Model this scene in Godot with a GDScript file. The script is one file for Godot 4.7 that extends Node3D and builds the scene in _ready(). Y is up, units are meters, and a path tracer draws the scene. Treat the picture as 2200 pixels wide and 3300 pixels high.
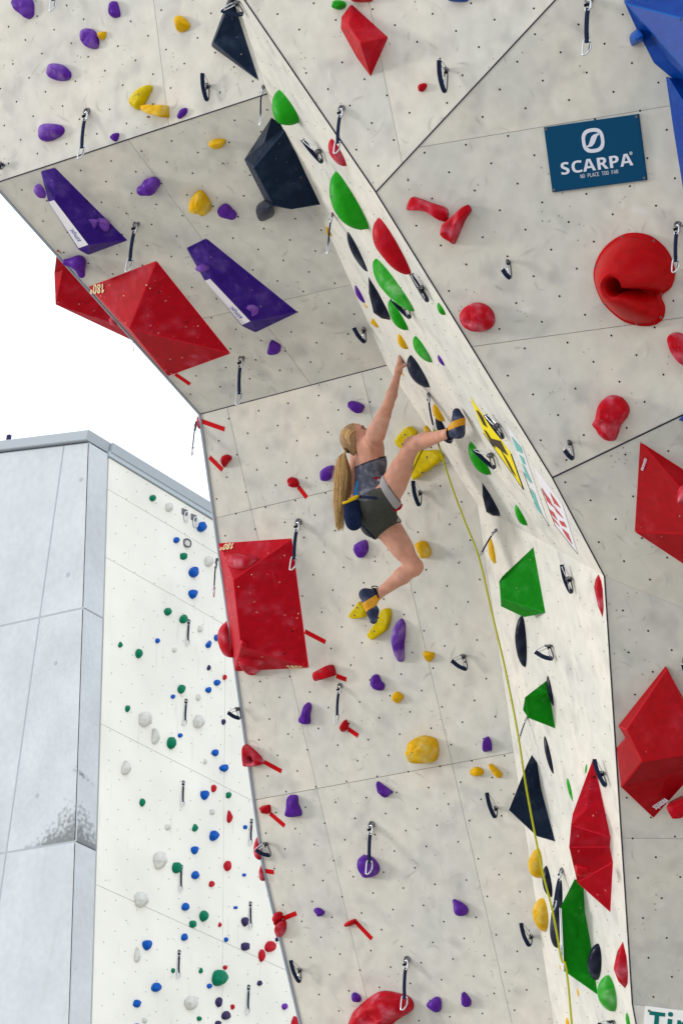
extends Node3D
# An outdoor lead climbing wall seen from the ground: overhanging plywood faces, a prow of
# volumes and holds, quickdraws, a climber, and a concrete hall with a white wall behind it.

var mats := {}
var walls := {}
var tower: Node3D
var hall: Node3D
var wall_outline := {}
var volumes: Array = []
var rng := RandomNumberGenerator.new()
var grit := FastNoiseLite.new()
var draw_proto: Array = []

func _ready():
	rng.seed = 20240
	grit.seed = 5
	grit.frequency = 1.0
	# camera
	var cam := Camera3D.new()
	cam.name = "camera"
	cam.transform = Transform3D(Basis(Vector3(0.797, 0.09, -0.598), Vector3(0.183, 0.906, 0.381), Vector3(0.576, -0.413, 0.706)), Vector3(0, 1.6, 0)).orthonormalized()
	cam.fov = 18.885
	cam.near = 0.1
	cam.far = 400.0
	add_child(cam)
	cam.current = true
	# sky and light: a bright hazy overcast, the brightest part of it low on the left
	var env := Environment.new()
	var sm := ProceduralSkyMaterial.new()
	sm.sky_top_color = Color(0.95, 0.975, 1.0)
	sm.sky_horizon_color = Color(1.0, 1.0, 1.0)
	sm.ground_horizon_color = Color(0.8, 0.79, 0.77)
	sm.ground_bottom_color = Color(0.6, 0.59, 0.57)
	sm.sky_curve = 0.15
	sm.sun_angle_max = 0.0
	sm.sky_energy_multiplier = 1.1
	var sky := Sky.new()
	sky.sky_material = sm
	env.background_mode = Environment.BG_SKY
	env.sky = sky
	env.background_energy_multiplier = 1.0
	env.tonemap_mode = Environment.TONE_MAPPER_LINEAR
	env.tonemap_exposure = 1.21
	env.ssao_enabled = true
	env.ssil_enabled = true
	env.sdfgi_enabled = true
	var we := WorldEnvironment.new()
	we.name = "sky"
	we.environment = env
	add_child(we)
	var sun := DirectionalLight3D.new()
	sun.name = "sun"
	sun.light_energy = 0.44
	sun.light_color = Color(1.0, 0.98, 0.95)
	sun.light_angular_distance = 10.0
	sun.shadow_enabled = true
	add_child(sun)
	var to_sun := Vector3(-0.86, 0.08, 0.50)
	sun.look_at_from_position(to_sun * 20.0, Vector3.ZERO, Vector3.UP)
	make_materials()
	# the frames of the faces: x along, y up the slope, z out of the face
	walls["main"] = Transform3D(Basis(Vector3(1, 0, 0), Vector3(0, 0.857, 0.515), Vector3(0, -0.515, 0.857)), Vector3(-14.33, 7.607, -19.176))
	walls["roof"] = Transform3D(Basis(Vector3(1, 0, 0), Vector3(0, 0.469, 0.883), Vector3(0, -0.883, 0.469)), Vector3(-13.988, 12.903, -15.269))
	walls["top"] = Transform3D(Basis(Vector3(1, 0, 0), Vector3(0, 0.94, 0.342), Vector3(0, -0.342, 0.94)), Vector3(-13.838, 14.435, -13.851))
	walls["prow"] = Transform3D(Basis(Vector3(0.54, 0, 0.842), Vector3(-0.502, 0.803, 0.322), Vector3(-0.676, -0.596, 0.434)), Vector3(-11.893, 11.917, -15.127))
	walls["prow_low"] = Transform3D(Basis(Vector3(0.736, 0, 0.677), Vector3(-0.229, 0.941, 0.25), Vector3(-0.637, -0.339, 0.693)), Vector3(-12.01, 5.768, -19.184))
	walls["head"] = Transform3D(Basis(Vector3(0.998, 0, -0.064), Vector3(0.028, 0.898, 0.439), Vector3(0.058, -0.44, 0.896)), Vector3(-10.916, 13.367, -13.473))
	walls["face"] = Transform3D(Basis(Vector3(0.988, 0, -0.157), Vector3(0.087, 0.834, 0.545), Vector3(0.131, -0.552, 0.823)), Vector3(-9.536, 12.252, -14.277))
	walls["fold"] = Transform3D(Basis(Vector3(0.968, 0, -0.25), Vector3(0.181, 0.691, 0.7), Vector3(0.173, -0.723, 0.669)), Vector3(-9.808, 10.186, -15.816))
	walls["low"] = Transform3D(Basis(Vector3(0.952, 0, -0.306), Vector3(0.203, 0.748, 0.632), Vector3(0.229, -0.664, 0.712)), Vector3(-10.396, 8.576, -17.216))
	walls["foot"] = Transform3D(Basis(Vector3(0.934, 0, -0.358), Vector3(0.152, 0.906, 0.395), Vector3(0.325, -0.423, 0.846)), Vector3(-10.824, 3.745, -19.96))
	walls["white"] = Transform3D(Basis(Vector3(0, 0, -1), Vector3(-0.125, 0.992, 0), Vector3(0.992, 0.125, 0)), Vector3(-28.711, 16.855, -31.438))
	walls["side"] = Transform3D(Basis(Vector3(0, 0, 1), Vector3(0, 1, 0), Vector3(-1, 0, 0)), Vector3(-14.883, 12.335, -16.335))
	ground()
	tower = thing("climbing_wall", "tall overhanging climbing wall of pale plywood panels with a folded prow", "climbing wall", Vector3(-13, 0, -22))
	wall_face("main", "main_wall", [Vector2(-0.553, 5.516), Vector2(-0.989, 1.836), Vector2(-0.989, 0.549), Vector2(-0.989, -8.874), Vector2(0.429, -8.874), Vector2(1.8, 4.327), Vector2(1.293, 5.519)], [
		[Vector2(1.05, 4.687), Vector2(1.646, 4.688), Vector2(1.293, 5.519), Vector2(1.057, 5.519)],
		[Vector2(-0.274, 4.685), Vector2(1.047, 4.687), Vector2(1.054, 5.519), Vector2(-0.272, 5.517)],
		[Vector2(-0.553, 5.516), Vector2(-0.652, 4.684), Vector2(-0.277, 4.685), Vector2(-0.275, 5.517)],
		[Vector2(1.603, 2.439), Vector2(1.8, 4.327), Vector2(1.647, 4.685), Vector2(1.05, 4.684), Vector2(1.033, 2.431)],
		[Vector2(1.047, 4.684), Vector2(-0.274, 4.682), Vector2(-0.28, 2.413), Vector2(1.03, 2.431)],
		[Vector2(0.987, -3.494), Vector2(1.603, 2.436), Vector2(1.033, 2.428)],
		[Vector2(-0.305, -8.874), Vector2(0.429, -8.874), Vector2(0.985, -3.522), Vector2(1.03, 2.428), Vector2(-0.28, 2.41)],
		[Vector2(-0.652, 4.682), Vector2(-0.922, 2.404), Vector2(-0.282, 2.413), Vector2(-0.277, 4.682)],
		[Vector2(-0.923, 2.401), Vector2(-0.989, 1.836), Vector2(-0.989, 0.549), Vector2(-0.989, -8.874), Vector2(-0.308, -8.874), Vector2(-0.282, 2.41)],
	])
	wall_face("roof", "roof_overhang", [Vector2(-1.375, 1.212), Vector2(-0.895, -1.208), Vector2(0.951, -1.206), Vector2(1.319, 1.202)], [
		[Vector2(1.064, -0.464), Vector2(1.319, 1.202), Vector2(-0.006, 1.207), Vector2(0.15, -0.419)],
		[Vector2(0.226, -1.207), Vector2(0.951, -1.206), Vector2(1.064, -0.467), Vector2(0.151, -0.422)],
		[Vector2(-1.375, 1.212), Vector2(-1.063, -0.36), Vector2(0.148, -0.419), Vector2(-0.009, 1.207)],
		[Vector2(-1.063, -0.362), Vector2(-0.895, -1.208), Vector2(0.223, -1.207), Vector2(0.148, -0.422)],
	])
	wall_face("top", "top_wall", [Vector2(-1.525, -1.024), Vector2(1.169, -1.031), Vector2(0.961, -0.106), Vector2(0.965, 0.678), Vector2(-1.57, 1.483)], [
		[Vector2(0.244, -1.029), Vector2(1.169, -1.031), Vector2(0.961, -0.106), Vector2(0.965, 0.678), Vector2(0.231, 0.911)],
		[Vector2(-1.525, -1.024), Vector2(0.241, -1.029), Vector2(0.228, 0.912), Vector2(-1.57, 1.483)],
	])
	wall_face("prow", "prow_upper", [Vector2(0.355, 1.93), Vector2(-1.634, 0.523), Vector2(-1.877, -0.749), Vector2(0.058, -2.462), Vector2(0.494, -1.827), Vector2(1.188, 0.341), Vector2(1.415, 2.242)], [
		[Vector2(0.355, 1.93), Vector2(-1.004, 0.969), Vector2(-0.646, -1.838), Vector2(0.058, -2.462), Vector2(0.494, -1.827), Vector2(1.188, 0.341), Vector2(1.415, 2.242)],
		[Vector2(-1.007, 0.967), Vector2(-1.634, 0.523), Vector2(-1.877, -0.749), Vector2(-0.649, -1.836)],
	])
	wall_face("prow_low", "prow_lower", [Vector2(1.131, 5.897), Vector2(-4.48, -6.131), Vector2(-1.252, -6.131), Vector2(1.34, 1.93), Vector2(3.262, 4.435)], [
		[Vector2(1.131, 5.897), Vector2(-4.48, -6.131), Vector2(-1.252, -6.131), Vector2(1.34, 1.93), Vector2(3.262, 4.435)],
	])
	wall_face("head", "head_wall", [Vector2(-1.351, 0.391), Vector2(-0.47, -1.309), Vector2(1.092, -0.378), Vector2(2.043, 0.188), Vector2(-1.313, 1.108)], [
		[Vector2(-0.23, -1.166), Vector2(1.092, -0.378), Vector2(2.043, 0.188), Vector2(-0.324, 0.837)],
		[Vector2(-1.351, 0.391), Vector2(-0.47, -1.309), Vector2(-0.233, -1.168), Vector2(-0.327, 0.838), Vector2(-1.313, 1.108)],
	])
	wall_face("face", "grey_wall", [Vector2(-1.903, -0.074), Vector2(-0.997, -2.162), Vector2(1.126, -1.538), Vector2(1.623, 1.305), Vector2(0.538, 1.54), Vector2(-0.386, 0.929)], [
		[Vector2(1.41, 0.087), Vector2(1.623, 1.305), Vector2(0.538, 1.54), Vector2(-0.386, 0.929), Vector2(-1.536, 0.169)],
		[Vector2(-1.903, -0.074), Vector2(-1.411, -1.208), Vector2(1.174, -1.263), Vector2(1.41, 0.085), Vector2(-1.54, 0.167)],
		[Vector2(-1.41, -1.211), Vector2(-0.997, -2.162), Vector2(1.126, -1.538), Vector2(1.173, -1.266)],
	])
	wall_face("fold", "folded_wall", [Vector2(-1.002, 0.381), Vector2(-0.779, -0.355), Vector2(0.701, -1.161), Vector2(1.079, 1.135)], [
		[Vector2(-1.002, 0.381), Vector2(-0.779, -0.355), Vector2(0.701, -1.161), Vector2(1.079, 1.135)],
	])
	wall_face("low", "lower_wall", [Vector2(-0.631, 1.824), Vector2(-0.841, -1.325), Vector2(0.593, -1.579), Vector2(0.88, 1.079)], [
		[Vector2(-0.631, 1.824), Vector2(-0.758, -0.073), Vector2(0.75, -0.126), Vector2(0.88, 1.079)],
		[Vector2(-0.758, -0.075), Vector2(-0.841, -1.325), Vector2(0.593, -1.579), Vector2(0.749, -0.129)],
	])
	wall_face("foot", "foot_wall", [Vector2(-1.376, 4.236), Vector2(-0.08, -4.132), Vector2(1.39, -4.132), Vector2(0.066, 4.027)], [
		[Vector2(-1.376, 4.236), Vector2(-0.08, -4.132), Vector2(1.39, -4.132), Vector2(0.066, 4.027)],
	])
	bolt_grid("main", Vector2(0.466, 3.178), 0.15)
	bolt_grid("roof", Vector2(-0.26, 0.787), 0.15)
	bolt_grid("top", Vector2(-0.6, -0.455), 0.15)
	bolt_grid("face", Vector2(-0.718, -0.656), 0.156)
	bolt_grid("head", Vector2(-0.565, -0.392), 0.15)
	bolt_grid("fold", Vector2(-0.17, 0.495), 0.15)
	bolt_grid("low", Vector2(-0.532, 1.577), 0.15)
	bolt_grid("prow", Vector2(0.786, -0.78), 0.15)
	bolt_grid("prow_low", Vector2(1.785, 4.201), 0.15)
	bolt_grid("foot", Vector2(-1.122, 4.115), 0.15)
	edge_trim([Vector3(-12.253, 13.718, -13.214), Vector3(-11.422, 12.191, -14.017), Vector3(-10.709, 10.45, -15.299), Vector3(-10.626, 9.94, -15.87), Vector3(-11.466, 7.584, -17.795), Vector3(-11.525, 0, -21.561)], 0.006, "trim_dark")
	edge_trim([Vector3(-11.422, 12.191, -14.017), Vector3(-9.837, 13.027, -13.709), Vector3(-8.871, 13.536, -13.522)], 0.005, "trim_dark")
	edge_trim([Vector3(-10.709, 10.45, -15.299), Vector3(-8.558, 10.97, -15.292)], 0.006, "trim_dark")
	edge_trim([Vector3(-14.883, 12.335, -16.335), Vector3(-15.319, 9.181, -18.23), Vector3(-15.319, 8.077, -18.894), Vector3(-15.319, 0, -23.747)], 0.016, "trim_metal")
	edge_trim([Vector3(-15.364, 13.472, -14.198), Vector3(-14.883, 12.335, -16.335)], 0.012, "trim_metal")
	edge_trim([Vector3(-15.364, 13.472, -14.198), Vector3(-12.669, 13.467, -14.207)], 0.005, "trim_dark")
	edge_trim([Vector3(-14.883, 12.335, -16.335), Vector3(-13.037, 12.337, -16.334)], 0.004, "trim_dark")
	side_walls([Vector3(-15.408, 15.829, -13.344), Vector3(-15.364, 13.472, -14.198), Vector3(-14.883, 12.335, -16.335), Vector3(-15.319, 9.181, -18.23), Vector3(-15.319, 8.077, -18.894), Vector3(-15.319, 0, -23.747)], Vector3(-7.82, 13.34, -13.821), Vector3(-10.152, 0, -22.088))
	far_building(Vector3(-29.283, 21.379, -29.765), -30.21, 21.116, 0.126, -29.776, [18.427, 14.808], [20.577, 19.435, 16.756, 14.311], -33.034, 0.121)
	bolt_grid("white", Vector2(-0.341, -0.368), .23)
	volume("roof", "purple_vol", Vector2(-0.845, 0.768), [Vector3(-0.055, 0.419, 0), Vector3(0.085, 0.412, 0), Vector3(0.3, -0.346, 0), Vector3(-0.118, -0.365, 0), Vector3(-0.171, -0.298, 0), Vector3(-0.159, 0.164, 0), Vector3(-0.002, 0.208, 0.11), Vector3(0.119, -0.194, 0.203)], [[0, 1, 6], [1, 2, 7, 6], [2, 3, 7], [3, 4, 7], [4, 5, 6, 7], [5, 0, 6]], "left purple volume with a white printed strip, under the roof edge")
	volume("roof", "purple_vol", Vector2(0.08, -0.23), [Vector3(-0.174, 0.447, 0), Vector3(0.042, 0.478, 0), Vector3(0.413, -0.337, 0), Vector3(-0.046, -0.407, 0), Vector3(-0.127, -0.317, 0), Vector3(-0.194, 0.143, 0), Vector3(-0.044, 0.2, 0.11), Vector3(0.13, -0.207, 0.189)], [[0, 1, 6], [1, 2, 7, 6], [2, 3, 7], [3, 4, 7], [4, 5, 6, 7], [5, 0, 6]], "right purple volume with a white printed strip, under the roof edge")
	volume("roof", "red_vol", Vector2(-0.712, -0.277), [Vector3(-0.429, 0.419, 0), Vector3(0.3, 0.465, 0), Vector3(0.425, -0.479, 0), Vector3(-0.246, -0.526, 0), Vector3(-0.051, 0.12, 0.3)], [[0, 1, 4], [1, 2, 4], [2, 3, 4], [3, 0, 4]], "large red pyramid volume on the roof's outer edge")
	volume("roof", "black_vol", Vector2(1.153, 0.622), [Vector3(0.086, 0.403, 0), Vector3(0.257, 0.32, 0), Vector3(0.23, -0.22, 0), Vector3(0.253, -0.406, 0), Vector3(-0.046, -0.26, 0.199), Vector3(-0.371, -0.264, 0), Vector3(-0.329, 0.144, 0), Vector3(-0.128, 0.157, 0.22), Vector3(0.179, 0.289, -0.009), Vector3(-0.131, -0.163, 0.251)], [[0, 6, 7, 8], [0, 1, 8], [7, 8, 1, 2, 3, 4, 9], [6, 5, 9, 7], [5, 4, 9]], "big black polygonal volume in the corner of roof and prow")
	volume("top", "black_vol", Vector2(0.904, -0.484), [Vector3(0.021, 0.238, 0), Vector3(-0.181, -0.046, 0), Vector3(-0.182, -0.069, 0), Vector3(0.206, -0.438, 0), Vector3(0.058, 0.227, 0), Vector3(-0.059, -0.093, 0.14), Vector3(0.138, 0.181, 0.12)], [[0, 1, 5, 6], [1, 2, 5], [2, 3, 5], [3, 4, 6, 5]], "dark triangular volume in the upper corner beside the prow")
	volume("main", "red_vol", Vector2(-0.396, 3.921), [Vector3(-0.277, 0.561, 0), Vector3(0.442, 0.47, 0), Vector3(0.312, -0.555, 0), Vector3(-0.418, -0.47, 0), Vector3(0.011, 0.26, 0.3), Vector3(-0.069, -0.267, 0.3)], [[0, 1, 4], [1, 2, 5, 4], [2, 3, 5], [3, 0, 4, 5]], "big red slanted block volume on the main wall's left edge")
	volume("head", "red", Vector2(-0.392, -0.254), [Vector3(-0.031, 0.235, 0), Vector3(0.21, -0.056, 0), Vector3(0.028, -0.282, 0), Vector3(-0.056, -0.132, 0), Vector3(-0.144, 0.092, 0), Vector3(-0.124, 0.168, 0), Vector3(0.131, -0.095, 0.24), Vector3(-0.013, 0.069, 0.12)], [[0, 1, 6, 7], [1, 2, 6], [2, 3, 6], [3, 4, 7, 6], [4, 5, 7], [5, 0, 7]], "large glossy red fin volume at the top centre")
	volume("fold", "red_deep", Vector2(-0.062, -0.007), [Vector3(-0.29, 0.584, 0), Vector3(-0.447, -0.046, 0), Vector3(0.189, -0.61, 0), Vector3(0.308, 0.066, 0), Vector3(0.24, 0.007, 0.35)], [[0, 1, 4], [1, 2, 4], [2, 3, 4], [3, 0, 4]], "large red pyramid volume cut by the right edge below the wall's fold")
	volume("low", "red_deep", Vector2(-0.413, 0.661), [Vector3(0.12, 0.506, 0), Vector3(-0.25, 0.104, 0.04), Vector3(0.138, 0.504, 0.03), Vector3(-0.166, 0.124, 0.17), Vector3(-0.056, -0.07, 0.28), Vector3(0.402, -0.015, 0.28), Vector3(-0.188, 0.04, 0.12), Vector3(-0.295, -0.071, 0), Vector3(-0.278, -0.325, 0.08), Vector3(-0.1, -0.59, 0), Vector3(0.329, -0.165, 0), Vector3(0.343, -0.042, 0)], [[0, 1, 3, 2], [2, 3, 4, 5], [1, 6, 4, 3], [6, 7, 8, 4], [8, 9, 10, 5, 4], [0, 2, 5, 11]], "big red double cube volume low on the grey wall at the right")
	volume("prow_low", "green_vol", Vector2(1.787, 4.941), [Vector3(0.276, 0.212, 0), Vector3(0.126, -0.241, 0), Vector3(-0.12, -0.164, 0.081), Vector3(-0.192, -0.027, 0.202), Vector3(-0.036, 0.107, 0.216), Vector3(0.019, 0.122, 0.202), Vector3(-0.074, -0.009, 0.229)], [[0, 1, 6, 4], [1, 2, 3, 6], [6, 3, 4], [4, 5, 0]], "green faceted volume with a pointed top beside the rope")
	volume("prow_low", "green_vol", Vector2(1.463, 4.157), [Vector3(0.056, 0.163, 0), Vector3(-0.056, -0.17, 0), Vector3(-0.054, -0.055, 0.176), Vector3(-0.021, 0.002, 0.209), Vector3(0.066, 0.066, 0.196), Vector3(0.009, -0.006, 0)], [[0, 5, 1, 2, 4], [2, 3, 4]], "smaller chalky green volume below the tall black sickle hold")
	volume("prow_low", "black_vol", Vector2(0.706, 3.673), [Vector3(0.024, 0.344, 0), Vector3(-0.011, -0.33, 0), Vector3(-0.065, -0.25, 0.108), Vector3(-0.04, -0.021, 0.27), Vector3(0.093, 0.258, 0.081)], [[0, 1, 2, 3, 4]], "black triangular volume speckled white, crossed by the rope")
	volume("prow_low", "red_vol", Vector2(1.771, 3.015), [Vector3(0.242, 0.535, 0), Vector3(0.121, -0.018, 0), Vector3(0.049, -0.066, 0), Vector3(0.023, -0.17, 0), Vector3(-0.333, -0.436, 0), Vector3(-0.29, -0.189, 0.189), Vector3(-0.008, 0.004, 0.27), Vector3(0.127, 0.125, 0.256), Vector3(0.069, 0.215, 0.202)], [[0, 1, 7, 8], [1, 2, 6, 7], [2, 3, 5, 6], [3, 4, 5]], "long red volume of folded facets on the prow")
	volume("prow_low", "green_vol", Vector2(0.847, 2.626), [Vector3(0.225, 0.321, 0.067), Vector3(0.112, 0.289, 0), Vector3(-0.017, -0.11, 0), Vector3(-0.19, -0.45, 0), Vector3(-0.226, -0.218, 0.189), Vector3(0.097, 0.167, 0.189)], [[0, 1, 5], [1, 2, 3, 4, 5]], "tall green volume with a thin white printed strip near the bottom")
	volume("face", "blue_vol", Vector2(0.45, 0.463), [Vector3(-0.368, 0.377, 0), Vector3(-0.314, 0.178, 0), Vector3(-0.236, -0.056, 0), Vector3(-0.161, -0.142, 0), Vector3(0.248, -0.579, 0), Vector3(0.405, 0.287, 0), Vector3(-0.339, 0.353, 0.05), Vector3(0.429, 0.049, 0.5), Vector3(0.336, -0.465, 0.5)], [[0, 6, 7, 5], [6, 8, 7], [6, 0, 1, 2, 3, 4, 8], [4, 5, 7, 8]], "large blue faceted volume in the top right corner")
	volume("face", "blue_vol", Vector2(0.416, -0.099), [Vector3(-0.139, 0.404, 0), Vector3(-0.149, 0.077, 0), Vector3(-0.157, -0.542, 0), Vector3(0.107, -0.586, 0), Vector3(0.258, 0.242, 0), Vector3(-0.097, 0.399, 0.06), Vector3(0.177, 0.006, 0.4)], [[0, 1, 2, 6, 5], [2, 3, 6], [3, 4, 6], [4, 0, 5, 6]], "second blue volume at the right edge right below the large one")
	hold("top", "purple", Vector2(-1.019, 0.246), 0.07, "dome", [-0.1, 0.089, -0.099, 0.047, -0.075, -0.001, -0.028, -0.05, 0.026, -0.097, 0.076, -0.091, 0.094, -0.056, 0.093, 0.032, 0.012, 0.127], "large purple hold cut by the photo's top edge near the upper left corner")
	hold("top", "purple", Vector2(-0.137, -0.025), 0.06, "dome", [-0.037, -0.019, -0.026, -0.054, 0.019, -0.064, 0.047, -0.049, 0.034, 0.041, 0.016, 0.063, -0.018, 0.062, -0.034, 0.02], "narrow upright purple hold highest between the purple oval and the yellow wedge")
	hold("top", "yellow", Vector2(0.479, -0.312), 0.08, "cone", [-0.055, 0.027, -0.041, -0.044, -0.015, -0.061, 0.049, -0.056, 0.071, -0.031, 0.04, 0.028, -0.01, 0.068, -0.038, 0.07], "triangular yellow hold left of the upper black corner volume")
	hold("top", "purple_chalk", Vector2(-0.406, -0.175), 0.07, "ridge", [-0.076, 0.006, -0.04, -0.051, 0.021, -0.087, 0.07, -0.087, 0.083, -0.034, 0.061, 0.036, 0.008, 0.08, -0.05, 0.085, -0.077, 0.052], "purple oval hold with a diagonal ridge, a tiny yellow hold touching its right")
	hold("top", "yellow", Vector2(-0.285, -0.186), 0.05, "cone", [-0.035, 0.011, -0.019, -0.022, 0.009, -0.034, 0.034, -0.014, 0.036, 0.023, -0.025, 0.037], "tiny yellow hold touching the ridged purple oval hold")
	hold("top", "purple_chalk", Vector2(-0.743, -0.348), 0.08, "dome", [-0.092, -0.012, -0.034, -0.052, 0.045, -0.078, 0.103, -0.072, 0.112, -0.028, 0.061, 0.035, -0.015, 0.077, -0.075, 0.082, -0.105, 0.049], "purple egg hold below left of the ridged purple oval")
	hold("top", "purple_chalk", Vector2(-0.881, -0.778), 0.08, "dome", [-0.114, -0.021, -0.071, -0.059, 0.018, -0.067, 0.103, -0.049, 0.126, -0.015, 0.099, 0.025, 0.014, 0.061, -0.067, 0.077, -0.108, 0.047], "purple egg hold left of the hanging quickdraw at upper left")
	hold("top", "yellow_green", Vector2(0.031, -0.747), 0.07, "dome", [-0.012, 0.06, -0.089, 0.025, -0.121, -0.024, -0.081, -0.072, -0.041, -0.091, 0.014, -0.06, 0.072, -0.002, 0.102, 0.035, 0.096, 0.062, 0.061, 0.067], "long slanted yellow hold above the block shaped orange yellow one")
	hold("top", "yellow_chalk", Vector2(0.145, -0.889), 0.09, "flat", [-0.092, 0.032, -0.063, -0.003, 0.029, -0.056, 0.108, -0.08, 0.116, 0.007, -0.013, 0.045, -0.083, 0.055], "orange yellow block hold with a straight right end")
	hold("top", "purple", Vector2(0.389, -0.971), 0.04, "dome", [-0.003, 0.027, -0.035, 0.002, -0.049, -0.028, -0.018, -0.031, 0.026, -0.015, 0.045, 0.014, 0.033, 0.032], "small slanted purple hold right of the orange yellow block")
	hold("top", "purple", Vector2(-0.267, -0.98), 0.045, "dome", [-0.033, -0.013, 0, -0.036, 0.025, -0.011, 0.034, 0.02, 0.002, 0.026, -0.029, 0.014], "small purple hold just above the roof edge, right of the quickdraw")
	hold("roof", "yellow_chalk", Vector2(0.698, 0.956), 0.06, "dome", [-0.054, -0.005, -0.027, -0.027, 0.022, -0.038, 0.061, -0.017, 0.071, 0.016, -0.012, 0.038, -0.061, 0.034], "yellow half moon hold under the roof edge left of the big black volume")
	lobed_hold("roof", "purple", Vector2(-0.063, 0.798), [[0.022, 0.011, 0.03, 0.065, 0.022, 0.03, 0.06, 0.05], [-0.022, -0.011, 0.02, -0.082, -0.01, 0.02, 0.055, 0.04]], "purple boot shaped hold on the roof above the yellow pinch")
	hold("roof", "yellow_chalk", Vector2(0.268, 0.539), 0.11, "dome", [-0.048, 0.068, -0.097, 0.021, -0.095, -0.014, -0.056, -0.032, -0.024, -0.049, -0.014, -0.076, 0.02, -0.089, 0.064, -0.055, 0.079, -0.011, 0.079, 0.043, 0.068, 0.093, 0.024, 0.101], "yellow tooth shaped pinch with a chalky top on the roof")
	lobed_hold("roof", "purple", Vector2(0.434, 0.424), [[0.006, 0.01, 0.02, 0.014, 0.021, 0.02, 0.04, 0.035], [-0.002, -0.004, 0.02, 0.031, -0.044, 0.02, 0.04, 0.04], [-0.004, -0.006, 0.02, -0.03, -0.002, 0.02, 0.04, 0.036]], "small three lobed purple hold right of the yellow tooth pinch")
	lobed_hold("roof", "purple", Vector2(-1.056, 0.38), [[0, 0, 0.04, -0.097, 0.042, 0.05, 0.05, 0.028], [0, 0, 0.04, -0.029, -0.096, 0.05, 0.055, 0.03]], "purple horn shaped hold below the left purple volume")
	hold("roof", "purple", Vector2(0.117, -0.795), 0.06, "dome", [-0.024, 0.029, -0.052, 0.001, -0.069, -0.038, 0.011, -0.06, 0.042, -0.039, 0.064, -0.002, 0.025, 0.055, 0.004, 0.055], "purple block hold alone below the right purple volume")
	hold("roof", "yellow", Vector2(1.17, 0.024), 0.05, "dome", [-0.026, -0.013, -0.008, -0.038, 0.006, -0.049, 0.015, 0.009, 0.018, 0.049, -0.006, 0.042], "yellow hold half hidden by a quickdraw below the big black volume")
	hold("main", "purple", Vector2(0.943, 5.269), 0.07, "dome", [-0.056, 0.007, -0.008, -0.046, 0.022, -0.055, 0.052, -0.033, 0.064, -0.006, 0.015, 0.033, -0.035, 0.053, -0.055, 0.048], "purple hold left of the climber's raised arm")
	hold("main", "red", Vector2(-0.398, 5.112), 0.07, "cone", [-0.043, -0.032, -0.032, -0.055, 0.006, -0.029, 0.052, -0.003, 0.055, 0.02, 0.02, 0.042, -0.018, 0.041, -0.041, 0.016], "small red teardrop hold near the wall's left edge, below the roof")
	hold("main", "red", Vector2(0.2, 4.815), 0.07, "dome", [-0.04, -0.006, -0.011, -0.039, 0.025, -0.042, 0.04, -0.016, 0.029, 0.021, -0.008, 0.043, -0.034, 0.04], "red hold with a tape strip, left of the climber's ponytail")
	hold("main", "purple_chalk", Vector2(0.534, 4.826), 0.06, "dome", [-0.069, -0.047, -0.022, -0.061, 0.026, -0.042, 0.06, 0.009, 0.069, 0.042, 0.025, 0.051, -0.029, 0.039, -0.059, 0.009], "chalky purple hold beside the climber's ponytail")
	hold("main", "purple_chalk", Vector2(0.68, 4.193), 0.06, "dome", [-0.051, -0.055, -0.005, -0.067, 0.05, -0.024, 0.064, 0.025, 0.047, 0.063, -0.035, 0.049, -0.068, 0.009], "chalky purple hold below the climber's chalk bag")
	hold("main", "yellow_green", Vector2(0.509, 3.721), 0.05, "flat", [-0.012, 0.033, -0.065, 0.001, -0.079, -0.026, -0.043, -0.048, 0.063, -0.05, 0.086, 0.016, 0.05, 0.075], "flat yellow plate hold behind the climber's lower shoe, on its left")
	hold("main", "yellow_green", Vector2(0.696, 3.591), 0.05, "flat", [-0.045, 0.009, -0.134, -0.058, -0.134, -0.082, -0.106, -0.107, 0.044, -0.053, 0.084, -0.001, 0.119, 0.074, 0.11, 0.105, 0.063, 0.113], "flat slanted yellow plate hold right below the climber's lower shoe")
	hold("main", "purple_chalk", Vector2(0.834, 3.437), 0.08, "dome", [-0.015, 0.111, -0.055, 0.036, -0.056, -0.034, -0.058, -0.115, -0.049, -0.157, -0.023, -0.161, 0.002, -0.125, 0.023, -0.035, 0.056, 0.041, 0.078, 0.118, 0.063, 0.161, 0.034, 0.16], "long upright purple hold right of the slanted yellow plate")
	hold("main", "yellow_green", Vector2(1.328, 4.949), 0.06, "flat", [-0.08, -0.053, -0.034, -0.086, 0.081, -0.046, 0.101, 0.025, 0.062, 0.073, 0.032, 0.073, -0.065, 0.024, -0.096, -0.01], "flat yellow plate hold behind the climber's raised knee")
	hold("main", "yellow_green", Vector2(1.449, 4.73), 0.06, "flat", [-0.103, 0.049, -0.148, -0.022, -0.141, -0.106, -0.121, -0.11, 0.138, -0.016, 0.165, 0.007, 0.163, 0.025, 0.109, 0.075, -0.062, 0.098], "largest flat yellow plate hold under the climber's raised calf")
	hold("main", "yellow_chalk", Vector2(1.244, 4.092), 0.09, "dome", [-0.049, 0.038, -0.028, -0.058, -0.005, -0.074, 0.041, -0.059, 0.053, -0.015, 0.03, 0.047, -0.007, 0.063, -0.036, 0.059], "yellow knob hold behind the climber's hanging thigh")
	hold("main", "yellow", Vector2(1.061, 3.278), 0.06, "cone", [-0.03, -0.02, -0.01, -0.046, 0.031, -0.024, 0.053, 0.013, 0, 0.036, -0.043, 0.04], "small yellow triangle hold right of the long upright purple hold")
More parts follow.
